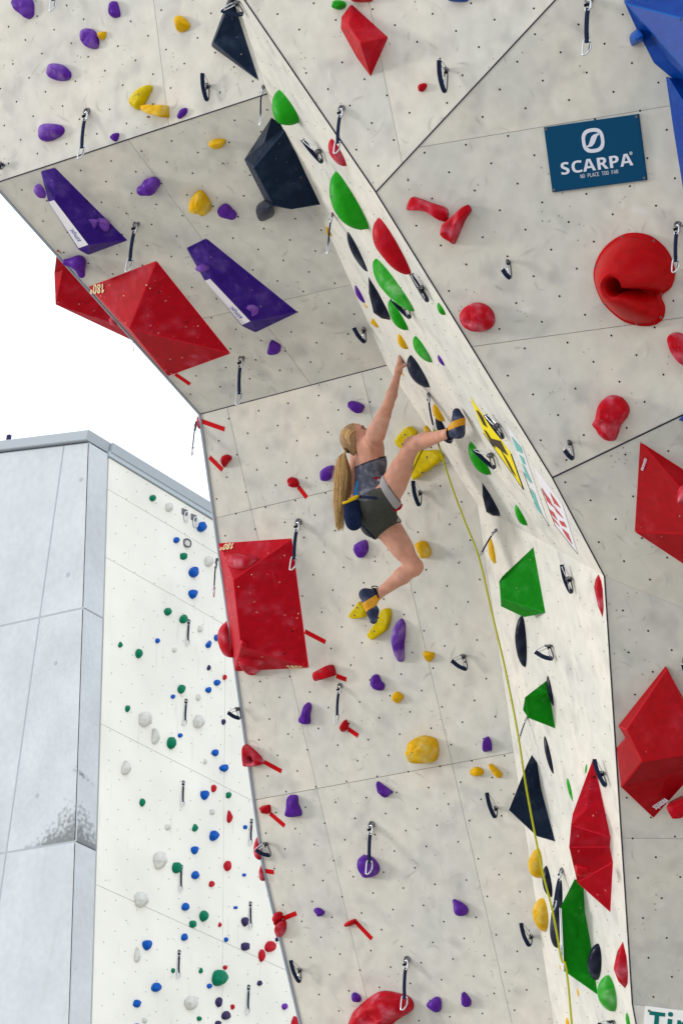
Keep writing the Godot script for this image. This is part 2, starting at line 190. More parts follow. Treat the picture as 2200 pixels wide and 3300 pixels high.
	hold("main", "red", Vector2(0.076, 3.305), 0.1, "flat", [-0.084, -0.026, -0.066, -0.049, 0.074, -0.039, 0.09, -0.018, 0.083, 0.043, 0.05, 0.054, -0.067, 0.025, -0.081, 0.009], "red tapered block hold with short tape, right below the big red slanted block volume")
	hold("main", "purple", Vector2(0.539, 3.152), 0.07, "dome", [-0.047, -0.039, 0.002, -0.067, 0.031, -0.063, 0.052, -0.025, 0.03, 0.007, 0.021, 0.05, -0.003, 0.065, -0.033, 0.058, -0.055, 0.015], "purple bean hold up left of the small yellow star hold")
	hold("main", "yellow", Vector2(0.684, 3.013), 0.06, "cone", [-0.046, -0.011, -0.015, -0.051, 0.025, -0.034, 0.055, -0.011, 0.041, 0.022, 0.011, 0.04, -0.018, 0.037, -0.051, 0.007], "small yellow four pointed hold below the purple bean")
	hold("main", "purple", Vector2(-0.208, 3.008), 0.07, "dome", [-0.026, 0.014, -0.073, -0.02, -0.076, -0.056, -0.017, -0.08, 0.018, -0.07, 0.032, -0.012, 0.067, 0.054, 0.053, 0.086, 0.023, 0.084], "purple foot shaped hold left of a hanging quickdraw")
	hold("main", "red", Vector2(0.126, 2.86), 0.07, "cone", [-0.033, -0.017, -0.026, -0.041, -0.011, -0.038, 0.026, -0.025, 0.04, 0.014, 0.03, 0.051, 0.006, 0.043, -0.032, 0.013], "small red hold with tape right under a hanging quickdraw's carabiner")
	hold("main", "yellow_chalk", Vector2(0.821, 2.577), 0.17, "dome", [-0.123, -0.027, -0.104, -0.082, -0.026, -0.105, 0.064, -0.106, 0.111, -0.06, 0.13, 0.007, 0.119, 0.066, 0.046, 0.1, -0.023, 0.104, -0.084, 0.084, -0.11, 0.018], "big round yellow hold with a chalky band and dark pocket")
	hold("main", "purple", Vector2(0.353, 2.319), 0.07, "cone", [-0.048, 0.016, -0.032, -0.027, 0.006, -0.065, 0.04, -0.049, 0.083, -0.031, 0.03, 0.017, -0.03, 0.069, -0.048, 0.069], "purple triangular fin hold below left of the big round yellow hold")
	hold("main", "purple", Vector2(-0.534, 2.299), 0.08, "dome", [-0.078, -0.02, -0.087, -0.067, -0.01, -0.081, 0.043, -0.078, 0.056, -0.044, 0.043, 0.024, 0.053, 0.082, 0.006, 0.097, -0.027, 0.087], "upright purple block hold right of a taped red hold at the left edge")
	hold("main", "red", Vector2(-0.823, 2.316), 0.06, "cone", [-0.044, -0.028, 0.021, -0.04, 0.047, -0.016, 0.049, 0.03, -0.018, 0.032, -0.054, 0.022], "red hold with long tape strip, left of the upright purple block")
	hold("main", "purple", Vector2(1.397, 2.529), 0.07, "cone", [-0.046, -0.015, -0.041, -0.05, 0.018, -0.049, 0.027, -0.025, 0.035, 0.023, 0.02, 0.062, -0.012, 0.055], "purple wedge hold right of the big round yellow hold, near the rope")
	hold("main", "yellow", Vector2(1.42, 2.318), 0.05, "dome", [-0.014, -0.029, 0.015, -0.055, 0.042, -0.024, 0.029, -0.004, -0.021, 0.053, -0.051, 0.059], "slim slanted yellow hold below the purple wedge")
	hold("main", "yellow", Vector2(1.243, 2.339), 0.05, "dome", [-0.03, -0.028, 0.038, -0.031, 0.056, 0.008, -0.003, 0.04, -0.06, 0.01], "small yellow hold left of the slim slanted yellow one")
	hold("main", "purple", Vector2(0.038, 1.744), 0.1, "dome", [-0.075, 0.018, -0.063, -0.049, -0.038, -0.087, 0.019, -0.091, 0.079, -0.066, 0.102, -0.015, 0.068, 0.054, 0.012, 0.085, -0.038, 0.087, -0.066, 0.064], "round purple hold with a quickdraw's carabiner hanging in front of it")
	hold("main", "purple", Vector2(-0.533, 1.436), 0.05, "dome", [-0.033, 0, -0.007, -0.036, 0.03, -0.025, 0.044, -0.003, 0.005, 0.031, -0.039, 0.033], "small purple hold between two taped red holds low on the wall")
	hold("main", "red", Vector2(-0.259, 1.316), 0.06, "dome", [-0.041, -0.024, 0.018, -0.019, 0.055, 0.007, 0.046, 0.026, -0.023, 0.015, -0.055, -0.005], "slim red hold with long tape, low on the wall below the round purple hold")
	lobed_hold("main", "purple", Vector2(0.808, 1.31), [[0, 0.001, 0.02, -0.036, 0.069, 0.02, 0.048, 0.018], [0, -0.001, 0.02, 0.027, -0.013, 0.02, 0.045, 0.034]], "purple comma shaped hold low on the right of the main wall")
	hold("main", "purple", Vector2(-0.372, 0.718), 0.05, "dome", [-0.034, -0.02, 0.004, -0.039, 0.034, -0.026, 0.033, 0.01, -0.003, 0.04, -0.033, 0.034], "small purple oval hold left of the big red bowl at the bottom")
	hold("main", "red_chalk", Vector2(-0.174, 0.562), 0.2, "dish", [-0.351, -0.148, -0.25, -0.204, -0.039, -0.175, 0.069, -0.101, 0.138, -0.06, 0.281, -0.008, 0.326, 0.041, 0.312, 0.102, 0.239, 0.144, 0.078, 0.184, -0.028, 0.164, -0.163, 0.099, -0.268, 0.037, -0.345, -0.076], "big glossy red bowl volume cut by the photo's bottom edge")
	lobed_hold("main", "purple", Vector2(0.364, 0.59), [[0, 0, 0.02, 0.028, 0.033, 0.02, 0.038, 0.032], [0, 0, 0.02, 0.01, -0.028, 0.02, 0.038, 0.028], [0, 0, 0.02, -0.048, 0.005, 0.02, 0.038, 0.026]], "purple three pointed hold right of the big red bowl")
	hold("main", "purple", Vector2(0.657, 0.6), 0.06, "dome", [-0.034, -0.017, -0.013, -0.054, 0.024, -0.046, 0.037, 0, 0.001, 0.059, -0.016, 0.057], "purple teardrop hold at the bottom right of the main wall")
	hold("main", "red", Vector2(-0.953, 1.433), 0.07, "dome", [-0.041, -0.017, -0.024, -0.061, 0.015, -0.029, 0.043, -0.002, 0.043, 0.041, 0.001, 0.049, -0.035, 0.019], "upper one of two touching red holds on the wall's lower left edge, with tape")
	hold("main", "red_chalk", Vector2(-0.95, 1.346), 0.07, "dome", [-0.05, -0.05, -0.025, -0.069, 0.032, -0.029, 0.061, 0.035, 0.045, 0.067, -0.013, 0.049, -0.05, -0.002], "lower one of two touching red holds on the wall's lower left edge")
	hold("head", "green", Vector2(-0.514, -0.004), 0.07, "dome", [-0.038, -0.017, 0.001, -0.034, 0.045, -0.023, 0.048, 0.007, 0.008, 0.032, -0.023, 0.03, -0.042, 0.004], "small green hold beside the red fin volume at the top")
	hold("head", "red", Vector2(-0.322, -0.004), 0.1, "dome", [-0.011, -0.028, 0.058, -0.038, 0.076, -0.007, 0.014, 0.039, -0.058, 0.037, -0.08, -0.003], "red hold mostly cut off by the top edge, above the red fin volume")
	hold("head", "red", Vector2(0.021, -0.7), 0.04, "dome", [-0.023, -0.026, 0.006, -0.026, 0.034, 0.003, 0.021, 0.023, -0.008, 0.023, -0.029, 0.003], "tiny red hold left below a folded quickdraw at the top right")
	hold("head", "blue", Vector2(0.403, -0.186), 0.08, "dome", [-0.01, -0.027, 0.057, -0.036, 0.068, -0.007, 0.014, 0.037, -0.055, 0.034, -0.073, -0.001], "blue hold showing only its lower rim at the top edge")
	hold("face", "red_chalk", Vector2(-1.551, -0.242), 0.09, "ridge", [-0.094, 0.008, -0.011, -0.016, 0.057, -0.062, 0.126, -0.114, 0.151, -0.03, 0.043, 0.03, -0.037, 0.073, -0.094, 0.091, -0.141, 0.021], "long chalky red bar hold pointing at the slanted red wedge")
	hold("face", "red_chalk", Vector2(-1.363, -0.383), 0.11, "ridge", [-0.105, -0.066, -0.049, -0.115, -0.022, -0.119, 0.075, 0.014, 0.132, 0.069, 0.123, 0.105, 0.094, 0.11, -0.052, 0.035, -0.092, 0.002, -0.105, -0.036], "slanted red wedge hold right of the long red bar hold")
	hold("face", "red_chalk", Vector2(-1.318, -1.021), 0.13, "dome", [-0.114, -0.019, -0.075, -0.07, -0.004, -0.1, 0.075, -0.087, 0.114, -0.043, 0.112, 0.021, 0.073, 0.072, 0.003, 0.101, -0.071, 0.085, -0.113, 0.041], "round chalky pinkish red dome hold on the grey wall")
	hold("face", "red_chalk", Vector2(-0.5, -1.821), 0.15, "dome", [-0.092, 0.013, -0.122, -0.023, -0.096, -0.066, -0.07, -0.124, -0.013, -0.154, 0.027, -0.112, 0.058, -0.057, 0.115, -0.006, 0.136, 0.05, 0.102, 0.119, 0.039, 0.147, -0.021, 0.136, -0.064, 0.078], "pear shaped red hold with a chalky pocket above the wall's fold")
	hold("face", "red_chalk", Vector2(0.064, -1.428), 0.12, "dome", [-0.046, -0.046, -0.007, -0.111, 0.03, -0.135, 0.08, -0.084, 0.061, 0.035, 0.019, 0.085, -0.014, 0.098, -0.051, 0.095, -0.072, 0.064], "red kidney hold cut by the right edge below the red spiral volume")
	hold("face", "blue", Vector2(0.009, -1.892), 0.08, "dome", [-0.021, -0.011, 0.006, -0.021, 0.034, -0.001, 0.021, 0.016, -0.008, 0.017, -0.032, 0], "blue hold tip at the right edge above the wall's fold")
	hold("main", "yellow_chalk", Vector2(1.533, 4.966), 0.06, "dome", [-0.005, -0.034, 0.033, -0.028, 0.017, 0.015, 0.003, 0.037, -0.014, 0.025, -0.034, -0.015], "pointed yellow hold behind the carabiner above the climber's raised shin")
	hold("low", "red", Vector2(-0.294, 0.161), 0.12, "flat", [-0.065, -0.06, 0, -0.057, 0.092, 0, 0.07, 0.094, -0.096, 0.023], "red hold at the right edge beside the red double cube volume")
	
	lens("prow", "green", Vector2(0.658, 1.574), Vector2(-0.142, -0.99), 0.288, 0.186, 0.136, 0.68, "lens", "bright green tooth shaped hold, topmost on the narrow prow face")
	lens("prow", "yellow", Vector2(0.31, 1.95), Vector2(-0.275, -0.962), 0.061, 0.05, 0.012, 0.5, "lens", "yellow tip behind the quickdraw left of the topmost green hold")
	lens("prow", "red_chalk", Vector2(1.017, 0.846), Vector2(-0.581, -0.814), 0.218, 0.149, 0.063, 0.45, "lens", "red half moon hold behind a hanging quickdraw on the prow")
	lens("prow", "green", Vector2(0.536, 0.732), Vector2(-0.446, -0.895), 0.47, 0.223, 0.149, 0.55, "lens", "large smooth green half dome right beside the big black volume")
	lens("prow", "red", Vector2(0.74, 0.146), Vector2(-0.45, -0.893), 0.455, 0.211, 0.121, 0.42, "lens", "large red half dome on the prow, overlapping a chalky green one")
	lens("prow", "green_chalk", Vector2(0.077, 0.22), Vector2(0.122, -0.993), 0.545, 0.211, 0.09, 0.4, "lens", "long chalky green half dome directly below the large red half dome")
	lens("prow", "black", Vector2(-0.239, 0.761), Vector2(-0.718, -0.696), 0.344, 0.124, 0.042, 0.45, "lens", "slim black sickle hold left of the large red half dome")
	lens("prow", "black_gloss", Vector2(-0.544, 0.503), Vector2(-0.685, -0.729), 0.377, 0.161, 0.088, 0.7, "facet", "glossy black faceted hold below the chalky green half dome")
	lens("prow", "green", Vector2(-0.344, 0.208), Vector2(-0.333, -0.943), 0.261, 0.136, 0.064, 0.6, "lens", "green half moon hold behind a folded quickdraw under the chalky green dome")
	lens("prow", "green", Vector2(0.772, -0.463), Vector2(-0.343, -0.939), 0.1, 0.074, 0.032, 0.6, "lens", "tiny green hold at the prow's outer edge")
	lens("prow", "yellow", Vector2(-0.716, 0.185), Vector2(-0.597, -0.802), 0.131, 0.087, 0.043, 0.55, "lens", "small yellow half moon hold above the climber's hand")
	lens("prow", "green_chalk", Vector2(-0.345, -0.127), Vector2(-0.108, -0.994), 0.238, 0.136, 0.059, 0.45, "lens", "pale chalky green half dome right above the climber's hand")
	lens("prow", "black", Vector2(-0.845, -0.029), Vector2(-0.383, -0.924), 0.279, 0.174, 0.079, 0.45, "lens", "black half moon hold gripped by the climber's raised hand")
	lens("prow", "purple", Vector2(-0.106, -0.386), Vector2(-0.388, -0.922), 0.093, 0.062, 0.022, 0.5, "lens", "tiny dark purple half moon right of the gripped black hold")
	lens("prow", "purple", Vector2(-0.959, 0.82), Vector2(-0.624, -0.782), 0.158, 0.081, 0.031, 0.5, "lens", "small purple sickle hold where roof and prow meet")
	lens("prow", "yellow", Vector2(-1.04, 0.755), Vector2(0.45, -0.893), 0.075, 0.043, 0.008, 0.5, "lens", "yellow sliver under the small purple sickle hold")
	lens("prow", "yellow_chalk", Vector2(-1.104, 0.615), Vector2(-0.064, -0.998), 0.098, 0.074, 0.036, 0.3, "facet", "small yellow spike hold left of the glossy black hold")
	lens("prow", "yellow", Vector2(-1.112, -0.274), Vector2(-0.397, -0.918), 0.151, 0.112, 0.047, 0.55, "lens", "round yellow half dome above the climber's raised foot")
	lens("prow", "black", Vector2(-1.304, -0.322), Vector2(-0.702, -0.713), 0.259, 0.124, 0.052, 0.6, "lens", "black hold behind the climber's raised ankle")
	lens("prow", "yellow", Vector2(-1.35, 0.261), Vector2(0.026, -1), 0.054, 0.037, 0.009, 0.6, "lens", "yellow tip showing below the climber's wrist")
	lens("prow", "green", Vector2(-0.886, -0.852), Vector2(-0.257, -0.966), 0.286, 0.149, 0.074, 0.58, "lens", "green half dome behind a folded quickdraw below the climber's raised foot")
	lens("prow", "black_gloss", Vector2(-1.393, -0.962), Vector2(-0.632, -0.775), 0.301, 0.149, 0.077, 0.72, "facet", "black faceted hold with a yellow one behind it, in the prow's shaded band")
	lens("prow", "yellow", Vector2(-1.486, -0.912), Vector2(-0.463, -0.886), 0.075, 0.062, 0.017, 0.5, "lens", "yellow hold peeping out left of the black faceted hold")
	lens("prow", "green", Vector2(-0.885, -1.395), Vector2(-0.617, -0.787), 0.179, 0.099, 0.04, 0.6, "lens", "small smooth green half dome just above the prow's fold")
	lens("prow_low", "yellow", Vector2(1.171, 5.498), Vector2(-0.309, -0.951), 0.204, 0.099, 0.031, 0.55, "lens", "yellow leaf hold behind the tensioned quickdraw")
	lens("prow_low", "black_gloss", Vector2(1.274, 4.723), Vector2(-0.665, -0.747), 0.422, 0.124, 0.066, 0.48, "lens", "tall black sickle hold below the green faceted volume")
	lens("prow_low", "black_gloss", Vector2(1.542, 4.232), Vector2(-0.295, -0.955), 0.232, 0.074, 0.023, 0.5, "lens", "black speckled leaf hold at the right tip of the smaller green volume")
	lens("prow_low", "black_gloss", Vector2(1.11, 3.884), Vector2(-0.175, -0.985), 0.294, 0.081, 0.027, 0.45, "lens", "thin black leaf hold above the red and green small holds of the prow")
	lens("prow_low", "green_chalk", Vector2(1.34, 3.537), Vector2(-0.181, -0.984), 0.178, 0.074, 0.013, 0.4, "lens", "small chalky green hold left of the long red volume")
	lens("prow_low", "green", Vector2(1.804, 3.539), Vector2(-0.92, -0.391), 0.16, 0.05, 0.004, 0.5, "lens", "green sliver behind the upper end of the long red volume")
	lens("prow_low", "yellow_chalk", Vector2(0.18, 3.338), Vector2(-0.816, -0.579), 0.267, 0.161, 0.083, 0.66, "lens", "upper yellow dome hold left of the rope near the bottom")
	lens("prow_low", "black_gloss", Vector2(0.287, 3.155), Vector2(-0.421, -0.907), 0.247, 0.124, 0.051, 0.55, "lens", "black half moon hold just right of the upper yellow dome")
	lens("prow_low", "yellow_chalk", Vector2(-0.053, 2.991), Vector2(-0.774, -0.633), 0.296, 0.186, 0.084, 0.45, "lens", "lower yellow dome hold left of the rope")
	lens("prow_low", "black", Vector2(0.301, 2.896), Vector2(-0.839, -0.545), 0.684, 0.136, 0.058, 0.7, "lens", "long black sickle hold left of the tall green volume")
	lens("prow_low", "black_gloss", Vector2(0.857, 2.372), Vector2(-0.857, -0.516), 0.351, 0.149, 0.073, 0.5, "lens", "black rippled hold at the lower tip of the tall green volume")
	lens("prow_low", "red_chalk", Vector2(1.402, 2.2), Vector2(-0.653, -0.757), 0.379, 0.149, 0.082, 0.55, "facet", "red two faced hold at the prow's outer edge near the bottom")
	lens("prow_low", "green_chalk", Vector2(0.956, 2.11), Vector2(-0.536, -0.844), 0.275, 0.211, 0.101, 0.5, "lens", "chalky green bulb hold near the bottom of the prow")
	lens("prow_low", "yellow", Vector2(0.226, 2.306), Vector2(-0.029, -1), 0.07, 0.043, 0.01, 0.5, "lens", "tiny yellow hold under the tall green volume")
	lens("prow_low", "yellow", Vector2(-0.214, 2.173), Vector2(-0.427, -0.904), 0.11, 0.074, 0.017, 0.5, "lens", "yellow hold cut by the bottom edge beside the rope")
	lens("prow_low", "yellow", Vector2(-0.018, 2.568), Vector2(-0.071, -0.997), 0.056, 0.043, 0.005, 0.5, "lens", "yellow sliver behind the rope at the tall green volume's foot")
	lens("prow_low", "green_chalk", Vector2(1.149, 1.854), Vector2(-0.444, -0.896), 0.127, 0.074, 0.015, 0.5, "lens", "green hold at the bottom edge of the prow's outer corner")
	lens("prow_low", "red_chalk", Vector2(3.081, 4.359), Vector2(-0.546, -0.838), 0.318, 0.112, 0.043, 0.3, "facet", "red prism hold on the prow's corner just below the fold")
	ring_hold("main", Vector2(-0.822, 2.746), Vector2(0.004, -0.006), [-0.075, -0.029, -0.062, -0.062, 0.055, -0.072, 0.088, -0.052, 0.065, 0.011, -0.021, 0.102, -0.048, 0.102], "red triangular ring hold with a pale hole at the wall's left edge")
	spiral_volume("face", Vector2(-0.191, -0.961), [-0.236, -0.065, -0.181, -0.162, -0.093, -0.248, 0.013, -0.291, 0.105, -0.298, 0.168, -0.264, 0.194, -0.19, 0.184, -0.121, 0.259, -0.075, 0.3, 0.006, 0.3, 0.092, 0.266, 0.185, 0.19, 0.27, 0.095, 0.312, -0.008, 0.317, -0.132, 0.264, -0.217, 0.176, -0.255, 0.074], Vector2(0.184, -0.121), "big red spiral volume with a dark pocket at its centre")
	side_hold("red_chalk", Vector3(-14.898, 12.306, -16.365), 0.08, 0.15, 0.05, "red hold on the wall's side under the roof's lower corner, against the sky")
	side_hold("red_chalk", Vector3(-14.928, 12.109, -16.544), 0.08, 0.12, 0.065, "red oval hold on the wall's left edge above the far building's roof")
	side_hold("red_chalk", Vector3(-15.104, 10.82, -17.235), 0.24, 0.34, 0.12, "large red hold bulging past the wall edge behind the big red box volume")
	side_hold("red_chalk", Vector3(-15.307, 9.344, -18.117), 0.09, 0.22, 0.055, "tall red hold on the wall's side behind the triangle folded quickdraw")
	side_hold("red_chalk", Vector3(-15.329, 9.17, -18.224), 0.07, 0.16, 0.04, "slim pinkish red hold on the wall's side at the flat tape strip")
	side_hold("red_chalk", Vector3(-15.095, 12.831, -15.441), 0.1, 0.1, 0.06, "pinkish hold on the red side volume against the sky")
	side_volume(Vector3(-15.317, 13.06, -15.183), [Vector3(0.143, 0.078, 0.391), Vector3(-0.157, 0.098, 0.091), Vector3(-0.237, -0.096, -0.051), Vector3(0.123, -0.173, -0.496), Vector3(0.143, -0.031, -0.073), Vector3(-0.017, 0.123, 0.139)], "red volume on the wall's outer side, seen against the white sky")
	tape("roof", Vector2(-0.881, -0.802), Vector2(-0.811, -0.924), "red tape strip below the large red pyramid on the roof")
	tape("main", Vector2(0.225, 4.772), Vector2(0.277, 4.676), "red tape strip from the red hold left of the ponytail")
	tape("main", Vector2(-0.557, 5.167), Vector2(-0.463, 5.043), "red tape strip from the upper left edge hold toward the red teardrop")
	tape("main", Vector2(-0.555, 5.463), Vector2(-0.348, 5.352), "red tape strip highest on the main wall, at its left edge")
	tape("main", Vector2(-0.038, 3.653), Vector2(0.13, 3.539), "red tape strip right of the big red slanted block volume")
	tape("main", Vector2(0.159, 3.262), Vector2(0.244, 3.218), "short red tape strip from the red tapered block hold")
	tape("main", Vector2(0.152, 2.834), Vector2(0.229, 2.768), "red tape strip from the red hold under a quickdraw's carabiner")
	tape("main", Vector2(-0.731, 2.693), Vector2(-0.585, 2.595), "red tape strip from the red ring hold")
	tape("main", Vector2(-0.794, 2.276), Vector2(-0.682, 2.159), "red tape strip from the red hold beside the upright purple block")
	tape("main", Vector2(-0.212, 1.316), Vector2(-0.099, 1.166), "red tape strip from the slim red hold low on the wall")
	tape("main", Vector2(-1.007, 1.833), Vector2(-0.896, 1.802), "short flat red tape strip at the lower left edge of the wall")
	tape("main", Vector2(-0.91, 1.422), Vector2(-0.77, 1.45), "red tape strip rising from two touching red holds")
	sponsor_sign("face", [Vector2(-0.627, 0.138), Vector2(0.038, 0.106), Vector2(0.05, -0.323), Vector2(-0.613, -0.291)])
	corner_sign("foot", Vector2(-1.282, 4.226), Vector2(0.993, -0.118))
	sticker("yellow_print", Vector2(-0.199, -1.112), [0.15, 0.338, 0.152, -0.185, -0.161, -0.335, -0.142, 0.181], [
		[0.083, 0.263, 0.123, 0.235, 0.129, 0.176, 0.049, 0.118, 0.008, 0.173],
		[-0.07, 0.172, -0.034, 0.138, -0.046, 0.075, 0.136, -0.055, 0.111, -0.085, 0.066, -0.15, -0.007, -0.069, -0.081, 0.035, -0.098, 0.015, -0.144, 0.065],
		[-0.014, -0.042, -0.014, -0.068, -0.034, -0.151, -0.109, -0.248, -0.132, -0.189],
	], "yellow sticker with dark slanted lettering at the prow's outer edge")
	sticker("white_teal", Vector2(-0.003, -1.5), [0.352, 0.254, 0.354, 0.05, -0.376, -0.273, -0.276, -0.074, -0.054, 0.043], [
		[0.273, 0.179, 0.31, 0.05, 0.244, 0.037, 0.158, 0.117],
		[0.146, 0.087, 0.195, 0.029, 0.12, 0.006, 0.081, 0.043],
		[0.052, 0.059, 0.069, 0.013, -0.034, -0.076, -0.062, -0.009],
		[-0.047, 0.042, -0.048, -0.009, -0.063, -0.06, -0.077, 0.007],
		[-0.161, -0.041, -0.153, -0.098, -0.265, -0.147, -0.321, -0.093],
		[-0.312, -0.083, -0.265, -0.147, -0.341, -0.202, -0.367, -0.113],
	], "pale sticker with green and red slanted lettering beside the yellow sticker")
	sticker("white_red", Vector2(0.054, -1.842), [0.233, 0.257, 0.238, -0.107, -0.226, -0.293, -0.27, -0.012, 0.025, 0.155], [
		[0.066, 0.153, 0.048, 0.123, 0.031, 0.063, -0.008, 0.115],
		[0.026, 0.114, 0.05, 0.052, -0.005, 0.003, -0.047, 0.085],
		[0.168, 0.045, 0.164, -0.04, 0.15, -0.09, 0.082, -0.009],
		[-0.128, 0.056, -0.087, 0.005, -0.129, -0.045, -0.172, 0.037],
		[0.03, 0.012, 0.045, -0.069, 0.04, -0.124, -0.011, -0.037],
		[-0.2, 0.037, -0.176, -0.034, -0.18, -0.08, -0.22, -0.003],
		[-0.091, -0.066, -0.005, -0.128, -0.034, -0.163, -0.117, -0.096],
		[-0.158, -0.096, -0.102, -0.178, -0.189, -0.232, -0.195, -0.156],
	], "white sticker with bold red slanted lettering nearest the prow's edge")
	printed_strip(0, [Vector3(-0.147, 0.165, 0.013), Vector3(-0.001, 0.208, 0.116), Vector3(0.124, -0.188, 0.211), Vector3(-0.139, -0.274, 0.027)], "simpl")
	printed_strip(1, [Vector3(-0.182, 0.145, 0.014), Vector3(-0.05, 0.195, 0.11), Vector3(0.126, -0.204, 0.191), Vector3(-0.104, -0.302, 0.022)], "simpl")
	printed_strip(13, [Vector3(0.028, 0.187, 0.17), Vector3(0.144, 0.151, 0.195), Vector3(-0.19, -0.227, 0.195), Vector3(-0.331, -0.172, 0.17)], "simpl_thin")
	printed_strip(2, [Vector3(-0.422, 0.422, 0.003), Vector3(-0.241, 0.422, 0.013), Vector3(-0.276, 0.356, 0.073), Vector3(-0.389, 0.385, 0.039)], "logo")
	printed_strip(5, [Vector3(-0.252, 0.549, 0.017), Vector3(-0.101, 0.534, 0.012), Vector3(-0.106, 0.493, 0.059), Vector3(-0.209, 0.504, 0.062)], "logo")
	printed_strip(5, [Vector3(0.247, -0.562, -0.012), Vector3(0.128, -0.532, 0.009), Vector3(0.133, -0.496, 0.053), Vector3(0.285, -0.526, 0.039)], "logo")
	printed_strip(7, [Vector3(-0.268, 0.476, 0.03), Vector3(-0.25, 0.474, 0.04), Vector3(-0.296, 0.389, 0.027), Vector3(-0.319, 0.391, 0.015)], "squadra")
	printed_strip(8, [Vector3(-0.078, -0.482, 0.067), Vector3(0.047, -0.386, 0.155), Vector3(0.056, -0.407, 0.147), Vector3(-0.058, -0.498, 0.065)], "squadra")
	volume_hold(Transform3D(Basis(Vector3(0.656, 0, -0.755), Vector3(0.463, 0.789, 0.403), Vector3(0.596, -0.614, 0.518)), Vector3(-14.677, 13.167, -14.652)), "purple_pale", 0.05, "cone", [-0.026, -0.008, 0.006, -0.048, 0.018, -0.043, 0.034, 0.004, 0.034, 0.035, -0.013, 0.035, -0.053, 0.025], "pale purple triangle hold on the left purple volume")
	volume_hold(Transform3D(Basis(Vector3(0.656, 0, -0.755), Vector3(0.463, 0.789, 0.403), Vector3(0.596, -0.614, 0.518)), Vector3(-14.621, 13.174, -14.708)), "purple_pale", 0.06, "dome", [-0.038, -0.02, 0.001, -0.051, 0.034, -0.053, 0.044, -0.017, 0.037, 0.023, 0.004, 0.042, -0.029, 0.044, -0.052, 0.032], "pale purple rounded hold beside the triangle on the left purple volume")
	volume_hold(Transform3D(Basis(Vector3(1, 0, -0.031), Vector3(0.017, 0.827, 0.562), Vector3(0.025, -0.562, 0.827)), Vector3(-14.935, 13.339, -14.301)), "purple_pale", 0.07, "dome", [-0.036, 0.004, -0.02, -0.034, 0.016, -0.06, 0.04, -0.031, 0.029, 0.024, 0, 0.059, -0.028, 0.037], "purple hold on the upper end of the left purple volume")
	volume_hold(Transform3D(Basis(Vector3(0.997, 0, 0.072), Vector3(-0.046, 0.772, 0.633), Vector3(-0.056, -0.635, 0.77)), Vector3(-13.985, 12.863, -15.187)), "purple_pale", 0.05, "dome", [-0.043, -0.01, 0, -0.031, 0.048, -0.027, 0.057, -0.002, 0.02, 0.025, -0.025, 0.029, -0.058, 0.015], "pale purple eye shaped hold at the upper end of the right purple volume")
	volume_hold(Transform3D(Basis(Vector3(0.795, 0, -0.607), Vector3(0.407, 0.741, 0.533), Vector3(0.45, -0.671, 0.589)), Vector3(-13.769, 12.632, -15.565)), "purple_pale", 0.06, "dome", [-0.022, -0.003, -0.001, -0.02, -0.002, -0.061, 0.037, -0.046, 0.054, -0.004, 0.043, 0.029, -0.003, 0.048, -0.047, 0.041, -0.059, 0.015], "pale purple kidney hold on the right purple volume")
	volume_hold(Transform3D(Basis(Vector3(0.459, 0, 0.888), Vector3(-0.494, 0.831, 0.255), Vector3(-0.738, -0.556, 0.381)), Vector3(-13.356, 13.162, -15.11)), "black", 0.1, "dome", [-0.373, 0.289, -0.419, 0.259, -0.381, 0.146, -0.181, 0.005, 0.213, -0.213, 0.42, -0.308, 0.525, -0.315, 0.299, -0.119, 0.08, 0.042, -0.183, 0.215], "black rounded hold at the left corner of the big black volume")
	volume_hold(Transform3D(Basis(Vector3(0.995, 0, -0.1), Vector3(-0.03, 0.954, -0.3), Vector3(0.095, 0.301, 0.949)), Vector3(-14.698, 11.211, -16.823)), "red_chalk", 0.06, "dome", [-0.103, -0.028, 0.006, -0.087, 0.087, -0.082, 0.129, -0.043, 0.164, -0.003, 0.059, 0.029, -0.045, 0.074, -0.126, 0.083, -0.172, 0.058], "worn chalky red hold on the upper face of the slanted block")
	volume_hold(Transform3D(Basis(Vector3(0.845, 0, 0.535), Vector3(-0.528, 0.167, 0.833), Vector3(-0.089, -0.986, 0.141)), Vector3(-14.914, 10.555, -17.317)), "red_chalk", 0.05, "dish", [-0.063, 0.076, -0.122, 0.016, -0.145, -0.048, -0.101, -0.093, 0.031, -0.09, 0.159, -0.076, 0.131, 0.018, 0.095, 0.077, 0.015, 0.12], "red hold with a round pocket at the foot of the slanted block")
	volume_hold(Transform3D(Basis(Vector3(0.737, 0, -0.676), Vector3(0.322, 0.879, 0.351), Vector3(0.595, -0.477, 0.647)), Vector3(-14.763, 10.608, -17.037)), "red", 0.05, "dome", [-0.021, -0.02, 0.01, -0.029, 0.033, -0.008, 0.02, 0.015, -0.012, 0.027, -0.03, 0.014], "small red hold on the lower left of the slanted block's face")
	volume_hold(Transform3D(Basis(Vector3(0.549, 0, -0.836), Vector3(-0.274, 0.945, -0.18), Vector3(0.789, 0.328, 0.519)), Vector3(-9.793, 10.185, -15.455)), "red_chalk", 0.07, "dome", [-0.024, -0.016, -0.022, -0.06, 0.007, -0.049, 0.032, -0.01, 0.024, 0.03, 0.002, 0.063, -0.019, 0.043], "red hold on the pyramid volume below the wall's fold")
	volume_hold(Transform3D(Basis(Vector3(0.794, 0, -0.608), Vector3(0.185, 0.953, 0.241), Vector3(0.579, -0.303, 0.756)), Vector3(-11.524, 8.373, -17.15)), "red", 0.06, "dome", [-0.044, -0.024, -0.007, -0.043, 0.037, -0.031, 0.057, -0.004, 0.032, 0.032, -0.024, 0.04, -0.051, 0.03], "bright red hold on the long red volume of folded facets")
